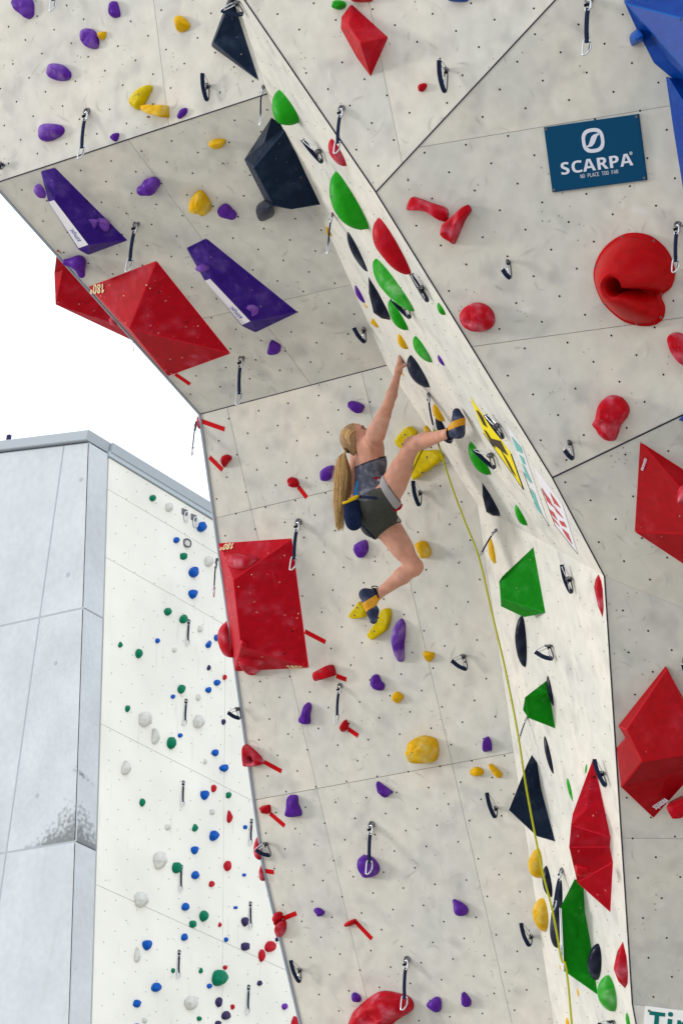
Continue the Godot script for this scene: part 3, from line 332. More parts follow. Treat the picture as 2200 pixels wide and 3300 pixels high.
	volume_hold(Transform3D(Basis(Vector3(0.376, 0, 0.927), Vector3(-0.395, 0.905, 0.16), Vector3(-0.838, -0.426, 0.34)), Vector3(-9.389, 12.802, -14.035)), "blue", 0.07, "dome", [-0.335, 0.225, -0.16, 0.071, 0.101, -0.129, 0.25, -0.204, 0.254, -0.162, 0.183, -0.085, -0.024, 0.064, -0.27, 0.218], "blue knob hold on the left flank of the large blue volume")
	far_hold("green", "round", Vector2(-0.207, 4.044), Vector2(0.144, 0.063), Vector2(-0.004, 0.121), 0, "small green knob hold upper left of pale block, top of white wall")
	far_hold("white", "block", Vector2(0.184, 4.057), Vector2(0.191, 0.083), Vector2(-0.005, 0.177), 0, "pale block hold lower right of small green knob, top of white wall")
	far_hold("blue", "egg", Vector2(0.966, 4.049), Vector2(0.207, 0.089), Vector2(-0.003, 0.192), 0, "blue egg hold upper right of small green block, top of white wall")
	far_hold("blue", "round", Vector2(0.372, 3.564), Vector2(0.139, 0.059), Vector2(-0.003, 0.113), 0, "small blue knob hold upper left of small green block, top of white wall")
	far_hold("green", "block", Vector2(0.552, 3.362), Vector2(0.192, 0.081), Vector2(-0.003, 0.138), 0, "small green block hold lower right of small blue knob, top of white wall")
	far_hold("white", "block", Vector2(1.155, 3.525), Vector2(0.214, 0.09), Vector2(-0.003, 0.203), 0, "pale block hold upper right of blue egg, top of white wall")
	far_hold("blue", "egg", Vector2(0.786, 3.186), Vector2(0.211, 0.087), Vector2(-0.004, 0.201), 20, "blue egg hold lower right of small green block, top of white wall")
	far_hold("blue", "bean", Vector2(0.783, 2.807), Vector2(0.203, 0.083), Vector2(-0.003, 0.169), 30, "blue bean hold above green bean, top of white wall")
	far_hold("green", "block", Vector2(0.202, 2.273), Vector2(0.188, 0.075), Vector2(-0.004, 0.147), -30, "green block hold lower left of blue bean, top of white wall")
	far_hold("green", "bean", Vector2(0.566, 2.29), Vector2(0.166, 0.066), Vector2(-0.004, 0.16), -20, "green bean hold upper left of small pale egg, top of white wall")
	far_hold("white", "egg", Vector2(0.969, 2.289), Vector2(0.105, 0.042), Vector2(-0.002, 0.124), 0, "small pale egg hold upper left of blue wedge, upper middle of white wall")
	far_hold("blue", "round", Vector2(1.371, 2.293), Vector2(0.124, 0.049), Vector2(-0.002, 0.124), 0, "small blue knob hold lower right of small pale egg, upper middle of white wall")
	far_hold("blue", "wedge", Vector2(1.178, 2.11), Vector2(0.176, 0.069), Vector2(-0.002, 0.148), 20, "blue wedge hold lower right of small pale egg, upper middle of white wall")
	far_hold("green", "wedge", Vector2(-0.862, 1.306), Vector2(0.13, 0.051), Vector2(-0.004, 0.106), 0, "small green wedge hold left of tiny blue knob, upper middle of white wall")
	far_hold("green", "leaf", Vector2(-0.45, 1.317), Vector2(0.149, 0.058), Vector2(-0.006, 0.171), -15, "green leaf hold lower left of tiny blue knob, upper middle of white wall")
	far_hold("blue", "round", Vector2(-0.023, 1.696), Vector2(0.101, 0.04), Vector2(-0.003, 0.091), 0, "tiny blue knob hold upper left of tiny pale knob, upper middle of white wall")
	far_hold("white", "round", Vector2(0.375, 1.698), Vector2(0.102, 0.04), Vector2(-0.002, 0.085), 0, "tiny pale knob hold lower right of tiny blue knob, upper middle of white wall")
	far_hold("dark", "wedge", Vector2(1.191, 1.719), Vector2(0.123, 0.047), Vector2(-0.002, 0.103), 0, "small dark purple wedge hold upper left of small blue knob, upper middle of white wall")
	far_hold("red", "egg", Vector2(1.575, 1.702), Vector2(0.089, 0.034), Vector2(-0.001, 0.099), -10, "tiny red egg hold upper right of small blue knob, upper middle of white wall")
	far_hold("blue", "round", Vector2(1.392, 1.541), Vector2(0.159, 0.06), Vector2(-0.002, 0.11), 0, "small blue knob hold lower left of tiny red egg, upper middle of white wall")
	far_hold("blue", "bean", Vector2(1.19, 1.342), Vector2(0.14, 0.053), Vector2(-0.002, 0.109), 0, "small blue bean hold upper right of small pale egg, upper middle of white wall")
	far_hold("green", "leaf", Vector2(0.54, 1.11), Vector2(0.171, 0.064), Vector2(-0.004, 0.163), -10, "green leaf hold upper right of tiny blue knob, upper middle of white wall")
	far_hold("blue", "round", Vector2(0.359, 0.921), Vector2(0.102, 0.038), Vector2(-0.002, 0.079), 0, "tiny blue knob hold lower left of green leaf, upper middle of white wall")
	far_hold("white", "egg", Vector2(0.949, 1.129), Vector2(0.097, 0.036), Vector2(-0.002, 0.121), 0, "small pale egg hold lower left of small blue bean, upper middle of white wall")
	far_hold("green", "leaf", Vector2(-0.666, 0.343), Vector2(0.104, 0.038), Vector2(-0.004, 0.12), 0, "small green leaf hold upper left of large pale block, upper middle of white wall")
	far_hold("white", "block", Vector2(-0.275, 0.318), Vector2(0.296, 0.109), Vector2(-0.009, 0.279), 0, "large pale block hold lower right of small green leaf, upper middle of white wall")
	far_hold("white", "wedge", Vector2(-0.045, 0.131), Vector2(0.218, 0.079), Vector2(-0.008, 0.291), -20, "large pale wedge hold upper left of large green leaf, upper middle of white wall")
	far_hold("white", "egg", Vector2(0.949, 0.73), Vector2(0.224, 0.082), Vector2(-0.004, 0.239), 0, "large pale egg hold upper right of tiny blue knob, upper middle of white wall")
	far_hold("dark", "block", Vector2(1.56, 0.947), Vector2(0.106, 0.039), Vector2(-0.001, 0.109), -20, "small dark purple block hold right of large pale egg, upper middle of white wall")
	far_hold("green", "leaf", Vector2(0.327, 0.152), Vector2(0.195, 0.07), Vector2(-0.006, 0.22), -20, "large green leaf hold lower left of tiny blue knob, upper middle of white wall")
	far_hold("blue", "round", Vector2(0.54, 0.354), Vector2(0.108, 0.039), Vector2(-0.002, 0.08), 0, "tiny blue knob hold upper right of large green leaf, upper middle of white wall")
	far_hold("blue", "egg", Vector2(1.363, 0.37), Vector2(0.157, 0.056), Vector2(-0.002, 0.124), 30, "small blue egg hold upper right of small pale wedge, lower middle of white wall")
	far_hold("white", "wedge", Vector2(1.13, 0.143), Vector2(0.121, 0.043), Vector2(-0.002, 0.1), 0, "small pale wedge hold lower left of small blue egg, lower middle of white wall")
	far_hold("blue", "bean", Vector2(1.576, 0.191), Vector2(0.203, 0.071), Vector2(-0.002, 0.131), 0, "blue bean hold right of small pale wedge, lower middle of white wall")
	far_hold("white", "wedge", Vector2(-0.681, -0.596), Vector2(0.25, 0.088), Vector2(-0.009, 0.25), 0, "large pale wedge hold upper left of green leaf, lower middle of white wall")
	far_hold("red", "block", Vector2(1.337, -0.224), Vector2(0.121, 0.042), Vector2(-0.002, 0.142), -10, "red block hold upper right of blue bean, lower middle of white wall")
	far_hold("blue", "bean", Vector2(1.125, -0.404), Vector2(0.189, 0.065), Vector2(-0.003, 0.164), 30, "blue bean hold lower left of red block, lower middle of white wall")
	far_hold("green", "block", Vector2(1.693, -0.211), Vector2(0.14, 0.048), Vector2(-0.001, 0.119), 0, "small green block hold lower right of red block, lower middle of white wall")
	far_hold("green", "leaf", Vector2(-0.292, -1.007), Vector2(0.113, 0.039), Vector2(-0.004, 0.14), -5, "green leaf hold upper left of small pale block, lower middle of white wall")
	far_hold("white", "egg", Vector2(1.315, -0.61), Vector2(0.11, 0.037), Vector2(-0.001, 0.098), 0, "small pale egg hold left of large red wedge, lower middle of white wall")
	far_hold("red", "wedge", Vector2(1.71, -0.55), Vector2(0.161, 0.054), Vector2(-0.003, 0.231), -10, "large red wedge hold right of small pale egg, lower middle of white wall")
	far_hold("white", "block", Vector2(0.297, -1.194), Vector2(0.149, 0.05), Vector2(-0.003, 0.109), 0, "small pale block hold left of green wedge, lower middle of white wall")
	far_hold("green", "wedge", Vector2(0.906, -0.998), Vector2(0.162, 0.054), Vector2(-0.003, 0.138), 0, "green wedge hold upper left of blue egg, lower middle of white wall")
	far_hold("blue", "egg", Vector2(1.344, -0.981), Vector2(0.199, 0.066), Vector2(-0.003, 0.181), -20, "blue egg hold lower right of green wedge, lower middle of white wall")
	far_hold("white", "block", Vector2(0.114, -1.771), Vector2(0.287, 0.093), Vector2(-0.009, 0.314), -20, "large pale block hold upper left of large green leaf, lower middle of white wall")
	far_hold("green", "leaf", Vector2(0.495, -1.764), Vector2(0.198, 0.064), Vector2(-0.005, 0.198), -30, "large green leaf hold lower right of large pale block, lower middle of white wall")
	far_hold("blue", "bean", Vector2(0.906, -1.354), Vector2(0.152, 0.049), Vector2(-0.003, 0.137), 20, "blue bean hold below green wedge, lower middle of white wall")
	far_hold("blue", "block", Vector2(2.102, -0.592), Vector2(0.117, 0.039), Vector2(-0.001, 0.078), 0, "tiny blue block hold lower right of large red wedge, lower middle of white wall")
	far_hold("blue", "egg", Vector2(0.93, -1.737), Vector2(0.168, 0.054), Vector2(-0.003, 0.141), 10, "blue egg hold upper left of small red egg, lower middle of white wall")
	far_hold("red", "egg", Vector2(1.311, -1.755), Vector2(0.122, 0.039), Vector2(-0.002, 0.105), -10, "small red egg hold lower right of blue egg, lower middle of white wall")
	far_hold("red", "bean", Vector2(1.671, -1.356), Vector2(0.145, 0.047), Vector2(-0.002, 0.181), 0, "red bean hold upper left of tiny blue knob, lower middle of white wall")
	far_hold("blue", "round", Vector2(2.083, -1.367), Vector2(0.098, 0.031), Vector2(0, 0.058), 0, "tiny blue knob hold lower right of red bean, lower middle of white wall")
	far_hold("white", "block", Vector2(-0.271, -2.493), Vector2(0.313, 0.097), Vector2(-0.009, 0.268), -10, "large pale block hold left of blue egg, bottom of white wall")
	far_hold("blue", "egg", Vector2(0.717, -2.294), Vector2(0.166, 0.051), Vector2(-0.003, 0.134), 0, "blue egg hold upper left of green block, bottom of white wall")
	far_hold("green", "leaf", Vector2(1.126, -2.314), Vector2(0.185, 0.057), Vector2(-0.003, 0.191), 0, "large green leaf hold upper left of tiny red wedge, bottom of white wall")
	far_hold("green", "block", Vector2(0.895, -2.507), Vector2(0.183, 0.056), Vector2(-0.003, 0.13), 0, "green block hold upper right of small blue egg, bottom of white wall")
	far_hold("blue", "block", Vector2(1.885, -1.946), Vector2(0.121, 0.037), Vector2(-0.001, 0.057), 0, "tiny blue block hold upper left of dark purple bean, bottom of white wall")
	far_hold("dark", "bean", Vector2(2.095, -2.102), Vector2(0.146, 0.045), Vector2(-0.001, 0.161), 20, "dark purple bean hold lower right of tiny blue block, bottom of white wall")
	far_hold("red", "wedge", Vector2(1.514, -2.325), Vector2(0.102, 0.031), Vector2(-0.001, 0.086), 0, "tiny red wedge hold upper left of tiny blue block, bottom of white wall")
	far_hold("blue", "egg", Vector2(0.704, -2.764), Vector2(0.138, 0.042), Vector2(-0.003, 0.122), 0, "small blue egg hold lower left of green block, bottom of white wall")
	far_hold("blue", "block", Vector2(1.667, -2.513), Vector2(0.113, 0.034), Vector2(-0.001, 0.086), 0, "tiny blue block hold lower right of tiny red wedge, bottom of white wall")
	far_hold("dark", "block", Vector2(2.116, -2.486), Vector2(0.236, 0.07), Vector2(-0.001, 0.148), 0, "dark purple block hold upper left of large red leaf, bottom of white wall")
	far_hold("red", "egg", Vector2(2.694, -2.314), Vector2(0.241, 0.072), Vector2(0, 0.194), 0, "red egg hold lower left of tiny dark purple block, bottom of white wall")
	far_hold("red", "leaf", Vector2(2.497, -2.515), Vector2(0.148, 0.044), Vector2(-0.001, 0.218), 0, "large red leaf hold lower right of dark purple block, bottom of white wall")
	far_hold("dark", "block", Vector2(2.879, -2.147), Vector2(0.1, 0.03), Vector2(0, 0.081), 0, "tiny dark purple block hold upper right of red egg, bottom of white wall")
	far_hold("blue", "bean", Vector2(-0.116, -3.129), Vector2(0.198, 0.059), Vector2(-0.005, 0.163), 30, "blue bean hold upper right of large pale wedge, bottom of white wall")
	far_hold("white", "wedge", Vector2(-0.331, -3.334), Vector2(0.158, 0.047), Vector2(-0.009, 0.258), 0, "large pale wedge hold lower left of blue bean, bottom of white wall")
	far_hold("green", "leaf", Vector2(0.467, -3.34), Vector2(0.081, 0.024), Vector2(-0.002, 0.087), -15, "tiny green leaf hold upper right of blue egg, bottom of white wall")
	far_hold("green", "wedge", Vector2(1.091, -3.155), Vector2(0.133, 0.039), Vector2(-0.002, 0.099), 0, "small green wedge hold upper left of tiny blue knob, bottom of white wall")
	far_hold("green", "egg", Vector2(1.494, -3.149), Vector2(0.337, 0.097), Vector2(-0.004, 0.271), -20, "large green egg hold lower left of tiny red block, bottom of white wall")
	far_hold("red", "block", Vector2(1.648, -2.948), Vector2(0.112, 0.033), Vector2(-0.001, 0.081), -20, "tiny red block hold upper right of large green egg, bottom of white wall")
	far_hold("blue", "round", Vector2(1.288, -3.335), Vector2(0.117, 0.033), Vector2(-0.001, 0.084), 0, "tiny blue knob hold lower left of large green egg, bottom of white wall")
	far_hold("dark", "egg", Vector2(2.456, -2.955), Vector2(0.112, 0.032), Vector2(0, 0.091), 0, "tiny dark purple egg hold below large red leaf, bottom of white wall")
	far_hold("blue", "egg", Vector2(0.097, -3.694), Vector2(0.207, 0.059), Vector2(-0.004, 0.15), 0, "blue egg hold lower left of tiny green leaf, bottom of white wall")
	far_hold("blue", "block", Vector2(-0.301, -4.047), Vector2(0.188, 0.053), Vector2(-0.004, 0.131), 20, "blue block hold upper left of small pale block, bottom of white wall")
	far_hold("white", "round", Vector2(0.869, -3.708), Vector2(0.295, 0.083), Vector2(-0.005, 0.228), 0, "large pale knob hold upper left of tiny green block, bottom of white wall")
	far_hold("dark", "bean", Vector2(1.5, -3.519), Vector2(0.134, 0.038), Vector2(-0.002, 0.166), 0, "dark purple bean hold left of small red block, bottom of white wall")
	far_hold("red", "block", Vector2(1.828, -3.498), Vector2(0.102, 0.029), Vector2(-0.001, 0.093), -10, "small red block hold upper right of dark purple egg, bottom of white wall")
	far_hold("dark", "egg", Vector2(1.67, -3.671), Vector2(0.209, 0.058), Vector2(-0.002, 0.143), 0, "dark purple egg hold lower left of small red block, bottom of white wall")
	far_hold("green", "block", Vector2(1.071, -3.885), Vector2(0.125, 0.035), Vector2(-0.002, 0.083), 0, "tiny green block hold upper right of tiny blue knob, bottom of white wall")
	far_hold("white", "block", Vector2(-0.13, -4.241), Vector2(0.12, 0.033), Vector2(-0.003, 0.089), 0, "small pale block hold upper right of small blue egg, bottom of white wall")
	far_hold("blue", "egg", Vector2(-0.29, -4.364), Vector2(0.162, 0.045), Vector2(-0.002, 0.072), 0, "small blue egg hold lower left of small pale block, bottom of white wall")
	far_hold("dark", "round", Vector2(1.494, -3.841), Vector2(0.141, 0.039), Vector2(-0.001, 0.092), 0, "small dark purple knob hold right of tiny green block, bottom of white wall")
	far_hold("blue", "round", Vector2(0.86, -4.052), Vector2(0.098, 0.027), Vector2(-0.001, 0.065), 0, "tiny blue knob hold lower left of tiny green block, bottom of white wall")
	far_hold("purple", "leaf", Vector2(3.056, -3.149), Vector2(0.142, 0.04), Vector2(0, 0.114), 20, "small purple leaf hold upper left of large red wedge, bottom of white wall")
	far_hold("purple", "bean", Vector2(3.45, -3.165), Vector2(0.09, 0.025), Vector2(0.001, 0.119), 0, "small purple bean hold upper right of large red wedge, bottom of white wall")
	far_hold("red", "wedge", Vector2(3.288, -3.324), Vector2(0.215, 0.059), Vector2(0.001, 0.205), 0, "large red wedge hold lower left of small purple bean, bottom of white wall")
	top_anchor(Vector2(0.678, 4.105))
	ring_bolt(Vector2(0.611, 3.61))
	hanging_draw(Vector3(-14.349, 13.767, -14.094), Vector3(-14.354, 13.346, -14.089), Vector3(0, -0.342, 0.94), "long quickdraw hanging over the roof edge at upper left, right of a purple egg hold", false)
	hanging_draw(Vector3(-14.483, 14.894, -13.684), Vector3(-14.476, 14.472, -13.691), Vector3(0, -0.342, 0.94), "quickdraw at the top left showing only its silver carabiner", false)
	hanging_draw(Vector3(-14.36, 13.153, -14.799), Vector3(-14.377, 12.73, -14.782), Vector3(0, -0.883, 0.469), "long quickdraw hanging between the left purple volume and the big red pyramid", false)
	hanging_draw(Vector3(-14.197, 12.519, -15.991), Vector3(-14.191, 12.111, -15.996), Vector3(0, -0.883, 0.469), "quickdraw hanging alone in the lowest part of the roof", false)
	hanging_draw(Vector3(-12.531, 12.793, -14.918), Vector3(-12.542, 12.461, -14.908), Vector3(-0.676, -0.596, 0.434), "quickdraw hanging below the right corner of the big black volume", false)
	hanging_draw(Vector3(-12.681, 13.507, -14.171), Vector3(-12.677, 13.187, -14.175), Vector3(-0.676, -0.596, 0.434), "quickdraw hanging left of the topmost green prow hold", false)
	hanging_draw(Vector3(-11.557, 12.745, -13.736), Vector3(-11.566, 12.384, -13.729), Vector3(0.058, -0.44, 0.896), "quickdraw hanging in front of the red half moon hold", false)
	hanging_draw(Vector3(-9.598, 12.996, -13.768), Vector3(-9.603, 12.567, -13.765), Vector3(0.131, -0.552, 0.823), "quickdraw hanging from the top edge left of the large blue volume", false)
	hanging_draw(Vector3(-9.404, 11.719, -14.655), Vector3(-9.412, 11.361, -14.65), Vector3(0.131, -0.552, 0.823), "quickdraw hanging beside the red spiral volume at the right edge", false)
	hanging_draw(Vector3(-14.174, 11.471, -16.854), Vector3(-14.187, 11.052, -16.843), Vector3(0, -0.515, 0.857), "quickdraw hanging at the upper right of the big red slanted block volume", false)
	hanging_draw(Vector3(-14.153, 10.335, -17.537), Vector3(-14.159, 10.013, -17.532), Vector3(0, -0.515, 0.857), "quickdraw hanging above a small red taped hold", false)
	hanging_draw(Vector3(-14.164, 9.378, -18.112), Vector3(-14.161, 8.965, -18.114), Vector3(0, -0.515, 0.857), "quickdraw hanging in front of the round purple hold", false)
	hanging_draw(Vector3(-14.132, 8.442, -18.674), Vector3(-14.134, 8.029, -18.672), Vector3(0, -0.515, 0.857), "quickdraw hanging onto the big red bowl at the bottom", false)
	hanging_draw(Vector3(-12.369, 11.799, -16.032), Vector3(-12.323, 11.48, -16.067), Vector3(-0.676, -0.596, 0.434), "quickdraw clipped to the rope, its end behind the climber's raised shin", false)
	hanging_draw(Vector3(-12.26, 11.013, -16.847), Vector3(-12.357, 10.776, -16.776), Vector3(-0.637, -0.339, 0.693), "quickdraw pulled aside by the rope below the climber", false)
	hanging_draw(Vector3(-12.337, 9.777, -17.523), Vector3(-12.386, 9.586, -17.488), Vector3(-0.637, -0.339, 0.693), "short quickdraw pulled to the rope under the smaller green volume", false)
	hanging_draw(Vector3(-12.228, 8.713, -17.944), Vector3(-12.274, 8.386, -17.912), Vector3(-0.637, -0.339, 0.693), "quickdraw pulled to the rope above the tall green volume", false)
	hanging_draw(Vector3(-14.931, 12.282, -16.362), Vector3(-14.936, 11.995, -16.357), Vector3(-1, 0, 0), "quickdraw hanging free against the sky outside the wall's left edge", false)
	hanging_draw(Vector3(-15.079, 12.741, -15.671), Vector3(-15.067, 12.626, -15.683), Vector3(-1, 0, 0), "carabiner hanging free against the sky under the large red pyramid", false)
	hanging_draw(Vector3(-15.062, 11.347, -16.946), Vector3(-15.06, 11.028, -16.949), Vector3(-1, 0, 0), "quickdraw hanging at the wall's edge beside the big red slanted block volume", false)
	hanging_draw(Vector3(-29.002, 19.16, -32.15), Vector3(-28.916, 18.72, -32.091), Vector3(0.992, 0.125, 0), "highest quickdraw on the white wall", true)
	hanging_draw(Vector3(-28.834, 17.827, -32.116), Vector3(-28.748, 17.39, -32.054), Vector3(0.992, 0.125, 0), "second highest quickdraw in the white wall's left column", true)
	hanging_draw(Vector3(-28.666, 16.497, -32.08), Vector3(-28.583, 16.084, -32.035), Vector3(0.992, 0.125, 0), "third quickdraw down the white wall's left column", true)
	hanging_draw(Vector3(-28.499, 15.176, -32.065), Vector3(-28.416, 14.762, -32.024), Vector3(0.992, 0.125, 0), "fourth quickdraw down the white wall's left column, touching a green hold", true)
	hanging_draw(Vector3(-28.334, 13.871, -32.045), Vector3(-28.251, 13.45, -32.002), Vector3(0.992, 0.125, 0), "lowest quickdraw in the white wall's left column", true)
	hanging_draw(Vector3(-28.657, 16.432, -33.7), Vector3(-28.573, 16.002, -33.639), Vector3(0.992, 0.125, 0), "highest quickdraw in the white wall's right column, at the grey wall's edge", true)
	hanging_draw(Vector3(-28.49, 15.107, -33.679), Vector3(-28.407, 14.688, -33.653), Vector3(0.992, 0.125, 0), "middle quickdraw in the white wall's right column, beside a dark bean hold", true)
	hanging_draw(Vector3(-28.325, 13.804, -33.648), Vector3(-28.238, 13.354, -33.588), Vector3(0.992, 0.125, 0), "lowest quickdraw in the white wall's right column", true)
	folded_draw(Vector3(-13.194, 13.656, -14.135), Vector3(-13.172, 13.635, -14.111), Vector3(-13.173, 13.698, -14.043), Vector3(-13.182, 13.527, -14.135), Vector3(0, -0.342, 0.94), "folded quickdraw with a long shadow, below the dark corner volume")
	folded_draw(Vector3(-15.252, 13.592, -14.158), Vector3(-15.226, 13.571, -14.134), Vector3(-15.245, 13.586, -14.082), Vector3(-15.23, 13.533, -14.126), Vector3(0, -0.342, 0.94), "folded quickdraw just peeping in at the left edge")
	folded_draw(Vector3(-12.185, 12.872, -14.271), Vector3(-12.107, 12.799, -14.179), Vector3(-12.222, 12.904, -14.138), Vector3(-12.143, 12.773, -14.271), Vector3(-0.676, -0.596, 0.434), "folded quickdraw on the prow in front of the big black volume")
	folded_draw(Vector3(-11.455, 11.768, -14.65), Vector3(-11.381, 11.702, -14.555), Vector3(-11.432, 11.797, -14.505), Vector3(-11.374, 11.64, -14.63), Vector3(-0.676, -0.596, 0.434), "folded quickdraw right of the chalky green half dome")
	folded_draw(Vector3(-11.962, 11.996, -15.126), Vector3(-11.885, 11.93, -15.029), Vector3(-11.991, 12.002, -15.014), Vector3(-11.896, 11.878, -15.117), Vector3(-0.676, -0.596, 0.434), "folded quickdraw hanging over the green half moon hold")
	folded_draw(Vector3(-11.291, 11.022, -15.42), Vector3(-11.219, 10.961, -15.321), Vector3(-11.304, 11.055, -15.304), Vector3(-11.207, 10.898, -15.39), Vector3(-0.676, -0.596, 0.434), "folded quickdraw in front of the yellow sticker")
	folded_draw(Vector3(-11.712, 11.116, -15.946), Vector3(-11.637, 11.055, -15.844), Vector3(-11.76, 11.116, -15.822), Vector3(-11.668, 11.012, -15.952), Vector3(-0.676, -0.596, 0.434), "folded quickdraw in front of the green half dome below the raised foot")
	folded_draw(Vector3(-11.187, 10.183, -16.266), Vector3(-11.139, 10.146, -16.197), Vector3(-11.174, 10.242, -16.157), Vector3(-11.137, 10.062, -16.237), Vector3(-0.637, -0.339, 0.693), "folded quickdraw alone on the pale prow below the stickers")
	folded_draw(Vector3(-11.736, 10, -16.861), Vector3(-11.686, 9.964, -16.79), Vector3(-11.783, 9.931, -16.778), Vector3(-11.662, 9.872, -16.812), Vector3(-0.637, -0.339, 0.693), "triangle folded quickdraw beside the tall black sickle hold")
	folded_draw(Vector3(-11.257, 8.976, -16.921), Vector3(-11.209, 8.945, -16.849), Vector3(-11.245, 9.036, -16.811), Vector3(-11.182, 8.858, -16.868), Vector3(-0.637, -0.339, 0.693), "folded quickdraw at the upper tip of the long red volume")
	folded_draw(Vector3(-12.378, 13.695, -13.439), Vector3(-12.298, 13.618, -13.352), Vector3(-12.429, 13.608, -13.364), Vector3(-12.28, 13.556, -13.41), Vector3(-0.676, -0.596, 0.434), "triangle folded quickdraw across the dark corner volume at the top")
	folded_draw(Vector3(-11.887, 7.599, -18.175), Vector3(-11.837, 7.574, -18.098), Vector3(-11.929, 7.559, -18.08), Vector3(-11.826, 7.538, -18.106), Vector3(-0.637, -0.339, 0.693), "folded quickdraw at the very bottom below the chalky green bulb")
	folded_draw(Vector3(-10.716, 12.804, -13.762), Vector3(-10.698, 12.785, -13.739), Vector3(-10.709, 12.82, -13.673), Vector3(-10.718, 12.636, -13.773), Vector3(0.058, -0.44, 0.896), "folded quickdraw right of the tiny red hold")
	folded_draw(Vector3(-10.617, 11.677, -14.49), Vector3(-10.6, 11.661, -14.467), Vector3(-10.625, 11.6, -14.444), Vector3(-10.597, 11.552, -14.495), Vector3(0.131, -0.552, 0.823), "small folded quickdraw pointing at the camera above the pinkish dome")
	folded_draw(Vector3(-10.522, 10.633, -15.206), Vector3(-10.505, 10.619, -15.182), Vector3(-10.527, 10.557, -15.161), Vector3(-10.495, 10.51, -15.215), Vector3(0.131, -0.552, 0.823), "small folded quickdraw pointing at the camera just above the wall's fold")
	folded_draw(Vector3(-13.047, 12.497, -16.031), Vector3(-13.024, 12.478, -16.003), Vector3(-13.067, 12.478, -15.941), Vector3(-13.023, 12.39, -16.028), Vector3(0, -0.883, 0.469), "folded quickdraw at the roof's lower right corner")
	folded_draw(Vector3(-13.007, 11.476, -16.851), Vector3(-12.987, 11.461, -16.825), Vector3(-12.999, 11.524, -16.745), Vector3(-12.997, 11.364, -16.84), Vector3(0, -0.515, 0.857), "folded quickdraw with shadow between climber and rope")
	folded_draw(Vector3(-12.968, 10.376, -17.512), Vector3(-12.948, 10.362, -17.486), Vector3(-13.009, 10.313, -17.43), Vector3(-12.935, 10.264, -17.519), Vector3(0, -0.515, 0.857), "triangle folded quickdraw right of the small yellow triangle hold")
	folded_draw(Vector3(-13, 9.354, -18.126), Vector3(-12.98, 9.342, -18.098), Vector3(-12.998, 9.432, -17.998), Vector3(-12.983, 9.274, -18.102), Vector3(0, -0.515, 0.857), "folded quickdraw left of the black speckled volume")
	folded_draw(Vector3(-12.958, 8.487, -18.647), Vector3(-12.938, 8.476, -18.619), Vector3(-12.964, 8.553, -18.518), Vector3(-12.947, 8.408, -18.618), Vector3(0, -0.515, 0.857), "folded quickdraw left of the lower yellow dome")
	folded_draw(Vector3(-15.201, 8.456, -18.666), Vector3(-15.178, 8.445, -18.637), Vector3(-15.204, 8.502, -18.552), Vector3(-15.182, 8.354, -18.656), Vector3(0, -0.515, 0.857), "folded quickdraw at the wall's lower left edge")
	folded_draw(Vector3(-15.24, 9.358, -18.124), Vector3(-15.217, 9.346, -18.096), Vector3(-15.273, 9.287, -18.053), Vector3(-15.193, 9.257, -18.136), Vector3(0, -0.515, 0.857), "triangle folded quickdraw at the left edge above the flat tape strip")
	folded_draw(Vector3(-15.199, 10.31, -17.552), Vector3(-15.176, 10.297, -17.525), Vector3(-15.227, 10.253, -17.477), Vector3(-15.163, 10.221, -17.548), Vector3(0, -0.515, 0.857), "triangle folded quickdraw at the left edge below the big red slanted block volume")
	folded_draw(Vector3(-10.304, 9.476, -16.406), Vector3(-10.288, 9.464, -16.381), Vector3(-10.283, 9.428, -16.366), Vector3(-10.279, 9.386, -16.394), Vector3(0.229, -0.664, 0.712), "quickdraw cut by the right edge above the red double cube")
	rope([Vector3(-12.611, 11.282, -16.213), Vector3(-12.557, 11.347, -16.191), Vector3(-12.449, 11.417, -16.125), Vector3(-12.275, 11.447, -15.994), Vector3(-12.252, 11.454, -15.98), Vector3(-12.237, 11.422, -15.983), Vector3(-12.194, 11.297, -15.978), Vector3(-12.039, 10.954, -15.951), Vector3(-11.872, 10.618, -15.929), Vector3(-11.732, 10.319, -15.935), Vector3(-11.513, 9.786, -15.858), Vector3(-11.349, 9.354, -15.82), Vector3(-11.143, 8.838, -15.723), Vector3(-11.002, 8.405, -15.666), Vector3(-10.799, 7.826, -15.603), Vector3(-10.631, 7.489, -15.512), Vector3(-10.479, 7.14, -15.416), Vector3(-10.283, 6.653, -15.294), Vector3(-9.482, 3.291, -14.797), Vector3(-8.68, 0.03, -14.299)])
	var j := {}
	j["neck"] = Vector3(0.022, 0.418, 0.269)
	j["head_c"] = Vector3(0.015, 0.43, 0.338)
	j["sh_r"] = Vector3(0.205, 0.415, 0.359)
	j["sh_l"] = Vector3(-0.147, 0.452, 0.101)
	j["chest"] = Vector3(0.046, 0.406, 0.214)
	j["rib"] = Vector3(0.023, 0.307, 0.161)
	j["waist"] = Vector3(-0.005, 0.178, 0.108)
	j["belly"] = Vector3(-0.003, 0.096, 0.073)
	j["pelvis"] = Vector3(0.003, -0.004, -0.004)
	j["but_l"] = Vector3(-0.081, -0.048, -0.09)
	j["but_r"] = Vector3(0.065, -0.019, 0.12)
	j["hip_r"] = Vector3(0.164, 0.031, 0.097)
	j["knee_r"] = Vector3(0.419, 0.355, 0.192)
	j["calf_r"] = Vector3(0.547, 0.366, 0.207)
	j["ank_r"] = Vector3(0.927, 0.229, 0.439)
	j["hip_l"] = Vector3(-0.035, -0.03, -0.13)
	j["knee_l"] = Vector3(0.146, -0.36, -0.316)
	j["calf_l"] = Vector3(0.036, -0.41, -0.326)
	j["ank_l"] = Vector3(-0.184, -0.516, -0.336)
	j["elb_r"] = Vector3(0.29, 0.643, 0.352)
